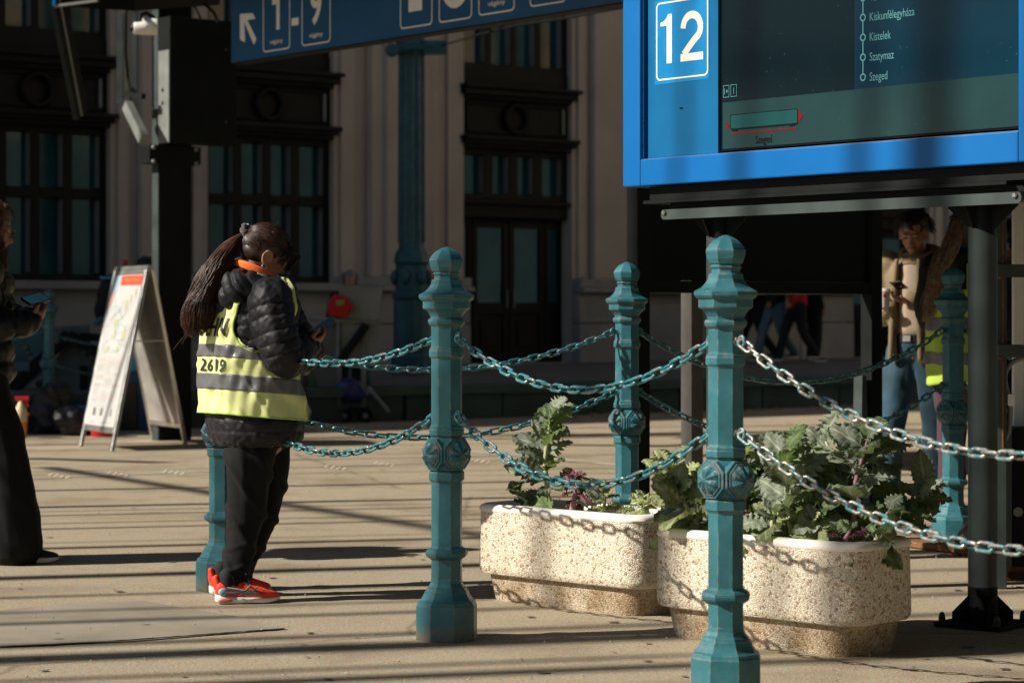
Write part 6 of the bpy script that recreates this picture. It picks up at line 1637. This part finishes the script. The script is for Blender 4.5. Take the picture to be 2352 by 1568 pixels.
mb = MB(); mb.prism(rrect(-.075,-.036,.075,.036,.01), -.005, .005, pc, d_, (y_-d_*y_.dot(d_)).normalized()); mb.build('casing', M_phone, ph2, bevel=.001)
yy_ = (y_-d_*y_.dot(d_)).normalized(); zz = d_.cross(yy_); mb = MB(); flat(mb, rrect(-.070,-.032,.070,.032,.008), pc+zz*.0055, d_, yy_); mb.build('screen', emis('lit_phone_screen', (.02,.07,.09), .3), ph2, fixn=False)

# ---------------------------------------------------------------- man with the cup
mp_ = P(2108, 1160, 14.6); mp_.z = 0
fa = math.atan2(-.80, -.60)
ro, W, (f, r, hf2, hr2, hu2, k) = figure('curly haired man in a khaki jacket holding a paper cup and a phone', mp_, fa, 1.78, M_khaki, M_jeans, M_hairbl,
    dict(head=(.05,.0,1.575), elR=(-.05,.24,1.12), wrR=(.13,.11,1.16), elL=(-.03,-.25,1.13), wrL=(.22,-.06,1.19), knR=(.10,.11,.49), knL=(-.02,-.10,.49), anR=(.08,.14,.09), anL=(-.06,-.08,.09), hdL=(.7,.6,.1), hnL=(.1,-.2,.8), hdR=(.9,.3,.1), hnR=(-.3,-.8,.2), curl=.6),
    voxel=.011, hairstyle='curly', head_dir=tuple(Vector((math.cos(fa+.28), math.sin(fa+.28), -.38))), sleeve=.066, long_=.035)
# open the jacket down the front
bm = bmesh.new(); bm.from_mesh(W['_top'].data); dl = []
for fc in bm.faces:
    c_ = fc.calc_center_median(); a_, b_2 = c_.dot(f), c_.dot(r)
    if a_ > .04 and abs(b_2) < .062+.03*max(0, 1.25*k-c_.z) and c_.z < 1.40*k: dl.append(fc)
bmesh.ops.delete(bm, geom=dl, context='FACES'); bm.to_mesh(W['_top'].data); bm.free()
sol = W['_top'].modifiers.new('solid', 'SOLIDIFY'); sol.thickness = .006
# pale knit shirt between the open fronts, stand-up collar, belt, moustache, eyes
mb = MB(); rg_ = []
for i in range(10):
    t = i/9; z = .985+t*.45; w_ = .115-.03*t; rg_.append([mp_+(f*(.118+.006*math.sin(t*23)-.07*max(0,t-.75)-.035*x*x)+r*(x*w_)+Zv*z)*k for x in (-1,-.5,0,.5,1)])
vs = [p for q_ in rg_ for p in q_]; mb.add(vs, [(i*5+j, i*5+j+1, (i+1)*5+j+1, (i+1)*5+j) for i in range(9) for j in range(4)]); o = mb.build('knit_shirt', M_cream, ro, smooth=True, fixn=False); s_ = o.modifiers.new('s', 'SOLIDIFY'); s_.thickness = .02; s_.offset = 1
mb = MB(); mb.limb([W['neck']+(f*.085-r*.05-Zv*.04)*k, W['neck']+(-f*.03-r*.10+Zv*.01)*k, W['neck']+(-f*.10+Zv*.03)*k, W['neck']+(-f*.03+r*.10+Zv*.01)*k, W['neck']+(f*.085+r*.05-Zv*.04)*k], [.020,.034,.038,.034,.020], 12)
fused('collar', mb, M_khaki, ro, .009, 2)
for s_ in (-1, 1):
    mb = MB(); a = mp_+(f*.125+r*s_*.070+Zv*1.42)*k; b = mp_+(f*.155+r*s_*.095+Zv*.86)*k
    mb.limb([a, a.lerp(b,.5)+f*.004, b], [.016,.018,.018], 10); fused('jacket_front', mb, M_khaki, ro, .009, 2)
mb = MB(); mb.rings([[mp_+(f*(math.sin(a)*.130)+r*(math.cos(a)*.162)+Zv*z)*k for a in [2*math.pi*i/24 for i in range(24)]] for z in (.955,.995)]); mb.build('belt', M_darkcloth, ro)
mb = MB(); mb.box(mp_+(f*.134+Zv*.975)*k, (.05,.012,.035), (r, f, Zv)); mb.build('buckle', M_bolt, ro)
H_ = W['head']; mb = MB()
for s_ in (-1, 1):
    mb.limb([H_+(hf2*.098+hr2*.002*s_-hu2*.051)*k, H_+(hf2*.090+hr2*.024*s_-hu2*.055)*k], [.0028,.0018], 8, 3)
    mb.limb([H_+(hf2*.094+hr2*.014*s_+hu2*.028)*k, H_+(hf2*.083+hr2*.046*s_+hu2*.028)*k], [.0028,.0018], 8, 3)
    mb.ell(H_+(hf2*.0885+hr2*.031*s_+hu2*.003)*k, (.006,.013,.003), (hf2, hr2, hu2), 8, 6)
mb.build('brows_and_moustache', M_hairbl, ro, smooth=True)
cpos = P(2029, 716, 14.30); cup = thing('paper_cup', 'white paper cup with a red print held by the curly haired man', 'cup', cpos)
mb = MB(); mb.lathe(cpos, [(0,.030),(.002,.031),(.118,.042)], 24); cb = mb.build('cup', vmat('white_cup_card', (.62,.62,.60), .6, 0, .05, 10, 50, 0), cup, smooth=40)
mb = MB(); mb.lathe(cpos+Zv*.118, [(0,.044),(.006,.0445),(.008,.041),(.018,.039),(.020,.036)], 24); mb.build('lid', M_white, cup, smooth=40)
mb = MB()
for (z, a0, w_, h_) in ((.085, -1.75, .42, .020), (.012, -1.9, .35, .014)):
    rr = [[cpos+Vector((math.cos(a0+w_*j/6)*(.0318+(z+h_*i/3)*.093), math.sin(a0+w_*j/6)*(.0318+(z+h_*i/3)*.093), z+h_*i/3)) for j in range(7)] for i in range(4)]
    vs = [p for q_ in rr for p in q_]; mb.add(vs, [(i*7+j, i*7+j+1, (i+1)*7+j+1, (i+1)*7+j) for i in range(3) for j in range(6)])
mb.build('red_print', M_red, cb, fixn=False)
pc = P(2064, 655, 14.22); mphone = thing('phone', 'dark phone in the hand of the curly haired man', 'phone', pc)
mb = MB(); mb.box(pc, (.07,.13,.008), (Vector((.8,-.5,.1)).normalized(), Vector((.5,.8,-.3)).normalized(), Vector((.1,.3,.9)).normalized())); mb.build('casing', M_phone, mphone, bevel=.002)

# ---------------------------------------------------------------- second vest wearer behind the grey pole
vp = P(2217, 1245, 12.95); vp.z = 0
ro, W, (f, r, hf2, hr2, hu2, k) = figure('long haired person in a yellow-green vest half hidden by the grey pole', vp, R(48), 1.71, M_darkcloth, M_purple, M_hairgrey,
    dict(head=(.03,0,1.585), elR=(-.02,.24,1.12), wrR=(.24,.12,1.08), elL=(.03,-.22,1.12), wrL=(.26,-.10,1.10)), voxel=.011, hairstyle='pony', head_dir=(.72,.62,-.2), sleeve=.075, hoodie=True)
mb = MB(); mb.limb([W['neck']-f*.03-r*.09+Zv*.03, W['neck']-f*.11+Zv*.035, W['neck']-f*.03+r*.09+Zv*.03], [.03,.045,.03], 12); fused('blue_hood', mb, M_blueb, ro, .009, 2, lambda co, no: .004*snoise(co, 40, 5, 1))
def vs2(th, z, off=0):
    t = (z-.78)/.62; w_ = .215-.035*max(0, (t-.55)/.45)**1.5; d_ = .185-.04*max(0, t-.5); g = lambda v: abs(v)**.9*(1 if v > 0 else -1)
    return vp+(f*(math.cos(th)*(d_+off))+r*(-math.sin(th)*(w_+off)))+Zv*z+Vector((.004*math.sin(th*8+z*20),)*3)
def vpart(z0, z1, off, m_, nm, par):
    nt, nz = 110, 40; vs, fs = [], []
    for i in range(nz+1):
        for j in range(nt+1): vs.append(vs2(R(10)+R(340)*j/nt, z0+(z1-z0)*i/nz, off))
    for i in range(nz):
        for j in range(nt):
            th = R(10)+R(340)*(j+.5)/nt; z = z0+(z1-z0)*(i+.5)/nz
            if any(abs((th-c_)/R(35))**2.4+abs((z-1.25)/.17)**2.4 < 1 for c_ in (R(90), R(270))): continue
            if z > 1.30 and abs(th-math.pi) < R(30): continue
            a = i*(nt+1)+j; fs.append((a, a+1, a+nt+2, a+nt+1))
    mb = MB(); mb.add(vs, fs); o = mb.build(nm, m_, par, smooth=True, fixn=False); s_ = o.modifiers.new('s', 'SOLIDIFY'); s_.thickness = .003; s_.offset = 1; return o
v2 = vpart(.79, 1.43, .0, M_vest2, 'safety_vest', ro); vpart(.90, .965, .004, M_reflect, 'reflective_band', v2); vpart(1.08, 1.145, .004, M_reflect, 'reflective_band', v2)
tie2 = W['head']+(hf2*-.12+hu2*.06)*k; mb = MB(); tq = (P(2180,545,12.85)-tie2).normalized(); ta = tq.orthogonal().normalized(); tb = tq.cross(ta)
mb.tube([tie2+tq*.01+(ta*math.cos(t)+tb*math.sin(t))*.022 for t in [2*math.pi*i/20 for i in range(20)]], .013, 8, False, True); mb.build('scrunchie', M_hairbl, ro, smooth=True)
pony2 = cat([tie2, P(2186,552,12.8), P(2168,590,12.74), P(2150,640,12.70), P(2138,700,12.70), P(2126,748,12.70)], 5); rg = random.Random(5); pa = []
for i in range(900):
    a = rg.uniform(0, 6.28); rr_ = math.sqrt(rg.random())*(1.6 if rg.random() < .16 else .9); K = int(len(pony2)*rg.uniform(.65,1)); wv = rg.uniform(0, 6); pts = []
    for j in range(K):
        t = j/(len(pony2)-1); w_ = np.interp(t*5, range(6), [.016,.034,.038,.036,.034,.034]); pts.append(pony2[j]+Vector((math.cos(a)*rr_*w_, math.sin(a)*rr_*w_, 0))+Vector((math.sin(t*16+a*1.5), 0, 0))*.012*t+Vector((math.sin(t*28+wv), math.cos(t*25+wv), 0))*.007*t)
    pa.append(pts)
mb = MB(); strands(mb, pa[:720], .0014, .0005); mb.build('ponytail', M_hairblond, ro, smooth=True); mb = MB(); strands(mb, pa[720:], .0014, .0005); mb.build('ponytail', M_hairgrey, ro, smooth=True)

# ---------------------------------------------------------------- far passers-by
def far(label, x, yfoot, Z, z0, face, H, top, bot, hair, J, style='short', **kw):
    p = P(x, yfoot, Z); p.z = z0; return figure(label, p, face, H, top, bot, hair, J, voxel=.022, hairstyle=style, **kw)
walk = dict(knR=(.18,.09,.50), anR=(.28,.09,.12), knL=(-.05,-.09,.50), anL=(-.28,-.09,.16), elR=(-.12,.22,1.13), wrR=(-.10,.22,.9), elL=(.06,-.22,1.13), wrL=(.20,-.2,.95))
far('distant walker in a red top seen below the black stand', 1832, 850, 38.6, PH, R(200), 1.72, M_red, M_darkcloth, M_hairbl, walk)
far('distant walker in pale blue jeans left of the red one', 1782, 850, 38.9, PH, R(205), 1.74, M_darkcloth, vmat('pale_denim', (.10,.15,.17), .8, 0, .2, 8, 200, .1), M_hairbl, walk)
far('distant dark walker right of the red one', 1868, 850, 39.6, PH, R(20), 1.70, M_darkcloth, M_darkcloth, M_hairbl, dict())
far('distant dark figure at the left below the black stand', 1738, 850, 39.2, PH, R(190), 1.72, M_darkcloth, M_darkcloth, M_hairbl, walk)
sitJ = dict(head=(.06,0,1.30), neck=(.02,0,1.18), chest=(0,0,1.03), belly=(-.02,0,.82), pel=(-.03,0,.66), shL=(0,-.17,1.12), shR=(0,.17,1.12), elL=(.0,-.24,.90), elR=(.0,.24,.90), wrL=(.18,-.12,.84), wrR=(.18,.12,.84), hpL=(0,-.09,.64), hpR=(0,.09,.64), knL=(.38,-.1,.62), knR=(.38,.1,.62), anL=(.40,-.1,.16), anR=(.40,.1,.16))
far('distant woman with long brown hair beyond the service cart', 803, 965, 28.6, 0, R(-80), 1.66, M_darkcloth, M_darkcloth, M_hairgrey, dict(), 'loose')
far('distant man behind the A-frame poster, only his head showing', 336, 962, 27.5, 0, R(10), 1.80, M_darkcloth, M_darkcloth, M_hairbl, dict())
far('dark figure with a black backpack left of the A-frame poster', 268, 968, 26.2, 0, R(20), 1.62, M_darkcloth, M_darkcloth, M_hairbl, dict(head=(.16,0,1.45), neck=(.08,0,1.36)))
far('dark figure behind the white lattice at the right edge', 2330, 1200, 13.4, 0, R(100), 1.68, M_darkcloth, M_darkcloth, M_hairbl, dict(wrR=(.2,.22,1.05)))

# ================================================================ things in the background, left
bpk = P(256, 690, 26.0); bp_ = thing('backpack', 'black backpack of the dark figure left of the A-frame', 'backpack', bpk)
mb = MB(); mb.ell(bpk, (.17,.13,.29), None, 16, 12); mb.ell(bpk+Vector((-.08,-.05,-.1)), (.10,.10,.15), None, 14, 10); fused('bag', mb, M_darkcloth, bp_, .02, 3, lambda co, no: .01*snoise(co, 14, 5, 1))
tb_ = P(262, 638, 25.6); tr_ = thing('blue_tray', 'small bright blue tray top left of the A-frame poster', 'tray', tb_)
mb = MB(); mb.box(tb_, (.27,.2,.03)); mb.build('tray_top', vmat('blue_plastic', (.02,.22,.45), .4, 0, .1, 5, 50, 0), tr_, bevel=.006); mb = MB(); mb.box(tb_-Zv*.04, (.2,.14,.05)); mb.build('tray_foot', M_darkcloth, tr_)
cn_ = P(288, 628, 25.5); ca_ = thing('drink_can', 'red drink can standing beside the poster top', 'can', cn_)
mb = MB(); mb.lathe(cn_-Zv*.02, [(0,.022),(.01,.028),(.15,.028),(.165,.020)], 20); mb.build('can', vmat('red_can_paint', (.45,.012,.012), .3, .3, .1, 5, 50, 0), ca_, smooth=40); mb = MB(); mb.lathe(cn_+Zv*.146, [(0,.020),(.006,.022),(.012,.018)], 20); mb.build('lid', M_alu, ca_, smooth=40)
# riveted steel buffer frame
bf0 = P(150, 985, 25.2); bf0.z = 0
bf = thing('riveted_steel_frame', 'old riveted grey-green steel buffer frame behind the far chains', 'steel frame', bf0)
M_rivs = vmat('grey_green_riveted_steel', (.075,.095,.090), .6, 0, .35, 2.5, 60, .2, col2=(.12,.11,.09), thr=.62)
def pp2(x, y, dz=0): return P(x, y, 25.2+dz)
def slab(pts, dz, th, m_, nm):
    mb = MB(); q0 = [pp2(x, y, dz) for x, y in pts]; n = len(q0); mb.add(q0+[p+Vector((0,th,0)) for p in q0], [tuple(range(n)), tuple(reversed(range(n, 2*n)))]+[(i, i+n, (i+1) % n+n, (i+1) % n) for i in range(n)]); return mb.build(nm, m_, bf, bevel=.01)
slab([(30,958),(90,880),(150,790),(205,790),(262,870),(285,962)], 0, .06, M_rivs, 'side_plate'); slab([(-30,760),(98,748),(98,855),(-30,960)], .25, .05, vmat('teal_steel_plate', (.02,.10,.11), .6, 0, .3, 3, 60, .2), 'rear_plate')
slab([(100,752),(205,745),(205,800),(150,790),(100,850)], .12, .05, M_rivs, 'web_plate')
mb = MB(); mb.bar(pp2(15,905,-.1), pp2(158,768,-.1), .14, .12); mb.build('strut', M_black, bf, bevel=.01); mb = MB(); mb.bar(pp2(158,768,-.1), pp2(290,850,-.1), .10, .10); mb.build('strut', M_black, bf, bevel=.01)
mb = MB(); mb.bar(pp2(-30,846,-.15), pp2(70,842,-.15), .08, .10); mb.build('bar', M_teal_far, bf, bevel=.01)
mb = MB(); mb.bar(pp2(192,840,-.08), pp2(192,958,-.08), .07, .05); mb.build('post', M_black, bf); mb = MB(); mb.bar(pp2(185,772,-.05), pp2(262,778,-.05), .08, .08); mb.build('bar', M_black, bf)
mb = MB(); mb.tube([pp2(235+14*math.cos(t), 748+14*math.sin(t), -.05) for t in [math.pi+math.pi*i/10 for i in range(11)]], .035, 10); mb.build('lifting_eye', M_teal_far, bf, smooth=True)
mb = MB(); mb.lathe(pp2(120,778,-.13), [(0,.09),(.05,.09)], 12, 0, True, (Vector((.7,0,-.7)), Vector((0,1,0)), Vector((.7,0,.7)))); mb.build('strut_clamp', M_greyl, bf)
for (x, y) in ((178,772),(170,780),(162,786),(155,793),(120,850),(88,880),(178,800),(196,812),(212,826),(226,842),(70,900),(60,800),(66,812),(72,824),(78,836)):
    mb = MB(); mb.ell(pp2(x, y, -.01 if y > 770 else 0), (.035,.03,.035), None, 10, 6); mb.build('rivet', M_rivs, bf, smooth=True)
# bin bags, tubs, bottle
def lumpy(label, cat_, nm, ells, m_, amp, sc, seed, part='bag', vox=.025):
    c = Vector(ells[0][0]); t = thing(nm, label, cat_, Vector((c.x, c.y, 0))); mb = MB()
    for e_ in ells: mb.ell(e_[0], e_[1], None, 18, 12)
    fused(part, mb, m_, t, vox, 2, lambda co, no: amp*np.abs(snoise(co, sc, 7, seed))-amp*.4); return t
M_bin = vmat('black_glossy_bin_liner', (.006,.006,.008), .22, 0, .2, 6, 60, .6, .02)
t = lumpy('big black bin bag between the buffer frame and the blue tub', 'bin bag', 'bin_bag', [(P(108,955,23.6), (.20,.2,.27)), (P(125,925,23.6), (.17,.16,.22)), (P(150,905,23.6), (.07,.07,.12))], M_bin, .05, 13, 2)
t = lumpy('second black bin bag lying in front of the blue tub', 'bin bag', 'bin_bag', [(P(165,965,23.2), (.20,.17,.15)), (P(195,975,23.2), (.16,.14,.12))], M_bin, .045, 15, 4)
def tub(label, nm, x, y, Z, w_, h_, m_, cat_):
    c = P(x, y, Z); c.z = 0; t = thing(nm, label, cat_, c); mb = MB(); mb.lathe(c, [(0.0,w_*.8),(.01,w_*.82),(h_,w_),(h_-.01,w_*.97),(.03,w_*.78)], 24); mb.build('tub', m_, t, smooth=40)
    mb = MB(); mb.tube([c+Vector((math.cos(a)*w_*1.02, math.sin(a)*w_*1.02, h_)) for a in [2*math.pi*i/24 for i in range(24)]], .014, 6, False, True); mb.build('rim', m_, t, smooth=True); return t
tub('blue plastic tub left of the A-frame feet', 'plastic_tub', 210, 985, 23.6, .20, .26, MATS['blue_plastic'], 'tub')
tub('low red plastic basin under the A-frame poster', 'plastic_basin', 236, 990, 23.0, .13, .13, vmat('red_plastic', (.42,.008,.008), .35, 0, .1, 5, 50, 0), 'basin')
tub('orange bucket with a spray bottle beside the wide black trousers', 'bucket', 46, 998, 22.8, .075, .22, vmat('orange_plastic', (.55,.20,.012), .4, 0, .1, 5, 50, 0), 'bucket')
sbq = P(48, 932, 22.7); sbt = thing('spray_bottle', 'spray bottle with a red trigger standing in the orange bucket', 'bottle', sbq)
mb = MB(); mb.lathe(sbq-Zv*.15, [(0,.05),(.01,.055),(.12,.055),(.17,.03),(.2,.02)], 16); mb.build('bottle', vmat('cream_plastic', (.55,.45,.28), .4, 0, .1, 5, 50, 0), sbt, smooth=40)
mb = MB(); mb.bar(sbq+Vector((-.05,0,.07)), sbq+Vector((.08,0,.07)), .04, .04); mb.bar(sbq+Vector((.04,0,.07)), sbq+Vector((.07,0,-.01)), .02, .02); mb.bar(sbq+Vector((0,0,.02)), sbq+Vector((0,0,.07)), .04, .04); mb.build('trigger', MATS['red_plastic'], sbt, bevel=.006)
# blue information panel stand behind the column
ib = P(330, 985, 24.2); ib.z = 0; it = thing('blue_notice_stand', 'blue and ochre notice stand behind the legs of the A-frame poster', 'notice stand', ib)
mb = MB(); mb.box(ib+Zv*.85, (.46,.06,.75)); mb.build('panel', vmat('navy_panel', (.006,.05,.12), .5, 0, .15, 5, 50, 0), it, bevel=.005)
mb = MB(); mb.box(ib+Vector((-.12,-.036,.78)), (.10,.008,.36)); mb.build('leaflet', vmat('cyan_leaflet', (.05,.33,.52), .5, 0, .1, 5, 50, 0), it)
for dx in (-.17, .17):
    mb = MB(); mb.box(ib+Vector((dx,.0,.24)), (.20,.05,.44)); mb.build('lower_panel', vmat('ochre_board', (.07,.05,.02), .7, 0, .2, 5, 50, .1) if 'ochre_board' not in MATS else MATS['ochre_board'], it)
mb = MB(); mb.box(ib+Zv*.22, (.09,.062,.44)); mb.build('post', MATS['navy_panel'], it)
# ================================================================ service cart, middle
ct = P(775, 962, 26.0); ct.z = 0; cart = thing('service_cart', 'grey box cart on castors with a tubular frame, right of the woman in the vest', 'cart', ct)
M_cart = vmat('grey_cart_panel', (.12,.12,.115), .55, 0, .15, 2, 50, .05)
pc_ = lambda x, y, dz=0: P(x, y, 26.0+dz)
def cbox(x0, y0, x1, y1, d0, d1, m_, nm, bev=.008):
    a, b = pc_(x0, y0, d0), pc_(x1, y1, d0); mb = MB(); mb.box(((a.x+b.x)/2, (a.y+b.y)/2+(d1-d0)/2, (a.z+b.z)/2), (abs(b.x-a.x), d1-d0, abs(b.z-a.z))); return mb.build(nm, m_, cart, bevel=bev)
cbox(697, 752, 776, 840, 0, .6, M_cart, 'upper_box'); door_ = cbox(697, 843, 776, 930, 0, .6, M_cart, 'lower_box'); cbox(780, 926, 850, 934, -.05, .65, M_grey, 'shelf'); cbox(690, 932, 800, 940, -.05, .65, M_grey, 'chassis')
for (a, b) in (((692,730),(692,938)), ((778,730),(778,938)), ((692,730),(873,742)), ((835,738),(835,935))):
    for dz in (-.05, .62): mb = MB(); mb.tube([pc_(*a, dz), pc_(*b, dz)], .028, 8); mb.build('frame_tube', M_greyl, cart, smooth=True)
mb = MB(); mb.bar(pc_(775,738,-.02), pc_(873,744,-.02), .04, .8); mb.build('table_top', M_greyl, cart, bevel=.01)
mb = MB(); mb.bar(pc_(712,862,-.01), pc_(722,898,-.01), .05, .03); mb.build('handle', vmat('green_plastic', (.05,.13,.03), .5, 0, .1, 5, 50, 0), cart)
mb = MB(); mb.tube([pc_(780,830,-.1), pc_(842,745,-.1)], .045, 8); mb.build('folded_pole', M_black, cart)
mb = MB(); mb.tube([pc_(845,888,-.2), pc_(893,945,-.2)], .022, 8); mb.build('draw_bar', M_greyl, cart)
for x in (712, 745, 790, 838):
    mb = MB(); c_ = pc_(x, 954, .0); mb.lathe(c_, [(-.03,.085),(.03,.085)], 18, 0, True, (Vector((1,0,0)), Zv, Vector((.2,-1,0)).normalized())); wv_ = mb.build('castor', M_black, cart, bevel=.01)
    mb = MB(); mb.lathe(c_, [(-.034,.03),(.034,.03)], 12, 0, True, (Vector((1,0,0)), Zv, Vector((.2,-1,0)).normalized())); mb.build('hub', M_greyl, wv_)
rb = P(782, 700, 26.0); rbt = thing('red_bag', 'bright red bag with a small yellow label on top of the cart', 'bag', rb)
mb = MB(); mb.add([P(x, y, 25.85) for x, y in ((750,718),(756,690),(770,673),(803,688),(812,712),(795,728),(757,728))]+[P(x, y, 26.2) for x, y in ((752,718),(758,692),(772,676),(803,690),(810,712),(794,728),(758,728))], [tuple(range(7)), tuple(reversed(range(7, 14)))]+[(i, i+7, (i+1) % 7+7, (i+1) % 7) for i in range(7)]); mb.build('bag', M_red, rbt, bevel=.03, seg=3, smooth=50)
mb = MB(); mb.add([P(x, y, 25.84) for x, y in ((771,690),(790,688),(791,700),(773,703))], [(0,1,2,3)]); mb.build('label', vmat('yellow_label', (.22,.22,.04), .6, 0, .1, 5, 50, 0), rbt, fixn=False)
lumpy('shapeless red cloth beside the red bag', 'cloth', 'red_cloth', [(P(818,718,26.1), (.07,.07,.09)), (P(830,712,26.1), (.05,.05,.07))], M_red, .02, 30, 2, part='cloth')
lumpy('blue and purple sports bag on the cart shelf', 'bag', 'sports_bag', [(P(800,893,26.0), (.15,.16,.12)), (P(820,905,26.0), (.13,.14,.09))], vmat('blue_purple_nylon', (.01,.035,.18), .5, 0, .5, 5, 60, .3, col2=(.07,.015,.12), thr=.5), .03, 14, 3)
lumpy('crumpled white bag hanging behind the woman', 'bag', 'white_bag', [(P(704,842,25.6), (.05,.05,.10))], M_whitep, .02, 30, 2, part='cloth')
lumpy('pale bundle on the ground below the cart', 'bag', 'pale_bundle', [(P(702,948,25.6), (.05,.06,.11))], M_whitep, .02, 30, 3, part='cloth')

# ================================================================ right edge: white lattice, dark frame, metal box
lt = P(2335, 1000, 10.8); lt.z = 0
la = thing('white_lattice_mast', 'white painted mast with dark diagonal shadows at the right edge', 'mast', lt)
def pr2_(x, y, Z=10.8): return P(x, y, Z)
mb = MB(); mb.bar(pr2_(2338,1004), Vector((pr2_(2338,0).x, 10.8, 3.6)), .045, .05); mb.build('flange', M_whitep, la, bevel=.002)
mb = MB(); mb.bar(pr2_(2331,1004,10.83), Vector((pr2_(2331,0).x, 10.83, 3.6)), .008, .05); mb.build('web', M_whitep, la)
fr_ = thing('dark_steel_frame', 'dark grey ladder-like steel frame behind the grey pole', 'steel frame', Vector((pr2_(2296,0,10.3).x, 10.3, 0)))
mb = MB(); mb.bar(Vector((P(2297,0,10.3).x,10.3,0)), Vector((P(2297,0,10.3).x,10.3,3.3)), .045, .06); mb.build('post', M_grey, fr_, bevel=.003)
mb = MB(); mb.bar(Vector((P(2303,0,10.27).x,10.27,.6)), Vector((P(2303,0,10.27).x,10.27,3.3)), .006, .01); mb.build('edge_strip', M_rust, fr_)
for y in (439, 621, 805):
    mb = MB(); mb.bar(P(2290,y,10.25), P(2480,y+4,10.25), .045, .055); mb.build('rung', M_grey, fr_, bevel=.003)
    for dx in (2296,): mb = MB(); mb.ell(P(dx, y+16, 10.2), (.008,)*3, None, 8, 6); mb.build('bolt', M_rust, fr_)
mb = MB(); mb.tube(cat([P(2352,820,10.3), P(2322,835,10.3), P(2308,870,10.3), P(2320,930,10.3), P(2318,985,10.3), P(2308,1010,10.3)], 6), .0105, 8); tag(mb.build('power_cable', M_greyl, smooth=True), 'grey cable looping in front of the white mast', 'cable')
mb = MB(); p_ = P(2322,918,10.28); mb.box(p_, (.03,.03,.05)); tag(mb.build('cable_clip', M_whitep, bevel=.003), 'small white clip on the grey cable', 'clip')
bx_ = P(2330, 1280, 10.9); bx_.z = 0
bt = thing('metal_cabinet', 'low black metal cabinet on rusty bolts at the right edge', 'cabinet', Vector((P(2330,0,10.5).x, 10.5, 0)))
xl, xm = P(2288,0,10.5).x, P(2306,0,10.5).x; ztop = P(0,985,10.5).z; zb = .065
mb = MB(); mb.box(((xl+xl+1.2)/2, 10.85, (ztop+zb)/2), (1.2,.6,ztop-zb)); mb.build('body', M_black, bt, bevel=.006)
mb = MB(); mb.bar((xm+.02,10.53,zb), (xm+.02,10.53,ztop-.005), .035, .03); mb.build('corner_angle', M_grey, bt, bevel=.002)
mb = MB(); mb.lathe(P(2338,1175,10.53), [(0,.022),(.004,.022)], 7, 0, True, (Vector((1,0,0)), Zv, Vector((0,-1,0)))); mb.build('bare_patch', M_greyl, bt)
for xx in (xl+.06, xl+.95):
    for yy_ in (10.6, 11.0):
        mb = MB(); mb.lathe((xx, yy_, 0), [(0,.028),(.012,.028),(.012,.014),(zb+.03,.014)], 8); mb.build('bolt', M_rust, bt)
mb = MB(); mb.box((xl+.5, 10.75, .045), (1.0,.10,.03)); mb.build('foot_rail', M_rust, bt)
# ticket sign glimpsed through the frame, far behind
ts = P(2322, 512, 34.0); tk = thing('ticket_sign', 'orange edged blue ticket office sign glimpsed at the right edge', 'sign', ts)
mb = MB(); mb.box(ts, (.55,.06,.46)); mb.build('panel', vmat('sign_navy', (.006,.045,.13), .5, 0, .1, 5, 50, 0), tk)
for dz in (.27, -.28): mb = MB(); mb.box(ts+Zv*dz, (.55,.08,.09)); mb.build('orange_band', vmat('sign_orange', (.55,.16,.01), .5, 0, .1, 5, 50, 0) if 'sign_orange' not in MATS else MATS['sign_orange'], tk)
mb = MB(); put_text(mb, 'JEGYEK', ts+Vector((-.24,-.034,.05)), Vector((1,0,0)), Zv, .085, width=.46); put_text(mb, 'TICKETS', ts+Vector((-.24,-.034,-.12)), Vector((1,0,0)), Zv, .085, width=.46); mb.build('lettering', vmat('pale_blue_lettering', (.16,.26,.30), .5, 0, .1, 5, 50, 0), tk, fixn=False)
# loose cable and rubble at the foot of the shaded bollard
mb = MB(); mb.tube(cat([G(2090,1248)+Zv*.012, G(2130,1256)+Zv*.012, G(2170,1252)+Zv*.02, P(2195,1235,11.3), P(2212,1215,11.0), P(2235,1185,10.7)], 8), .009, 8); tag(mb.build('ground_cable', M_black, smooth=True), 'black cable lying on the ground beside the shaded bollard', 'cable')
fl = thing('frame_foot', 'low timber and rusty steel foot on the ground right of the kale', 'foot', G(2180,1270))
mb = MB(); a, b = G(2085,1254), G(2232,1272); mb.bar(a+Zv*.02, b+Zv*.02, .12, .03); mb.build('steel_strip', M_rust, fl, bevel=.004); mb = MB(); a, b = G(2160,1258), G(2222,1264); mb.bar(a+Zv*.045, b+Zv*.045, .09, .03); mb.build('timber', vmat('grey_timber', (.22,.19,.15), .8, 0, .2, 20, 120, .3), fl, bevel=.003)
for x in (2196, 2214): mb = MB(); mb.lathe(G(x,1276), [(0,.022),(.012,.022),(.012,.012),(.08,.012)], 8); mb.build('bolt', M_rust, fl)

# hide nothing, tidy: remove helper meshes that were never linked
for me in list(bpy.data.meshes):
    if me.users == 0: bpy.data.meshes.remove(me)
print('objects', len(S.objects))
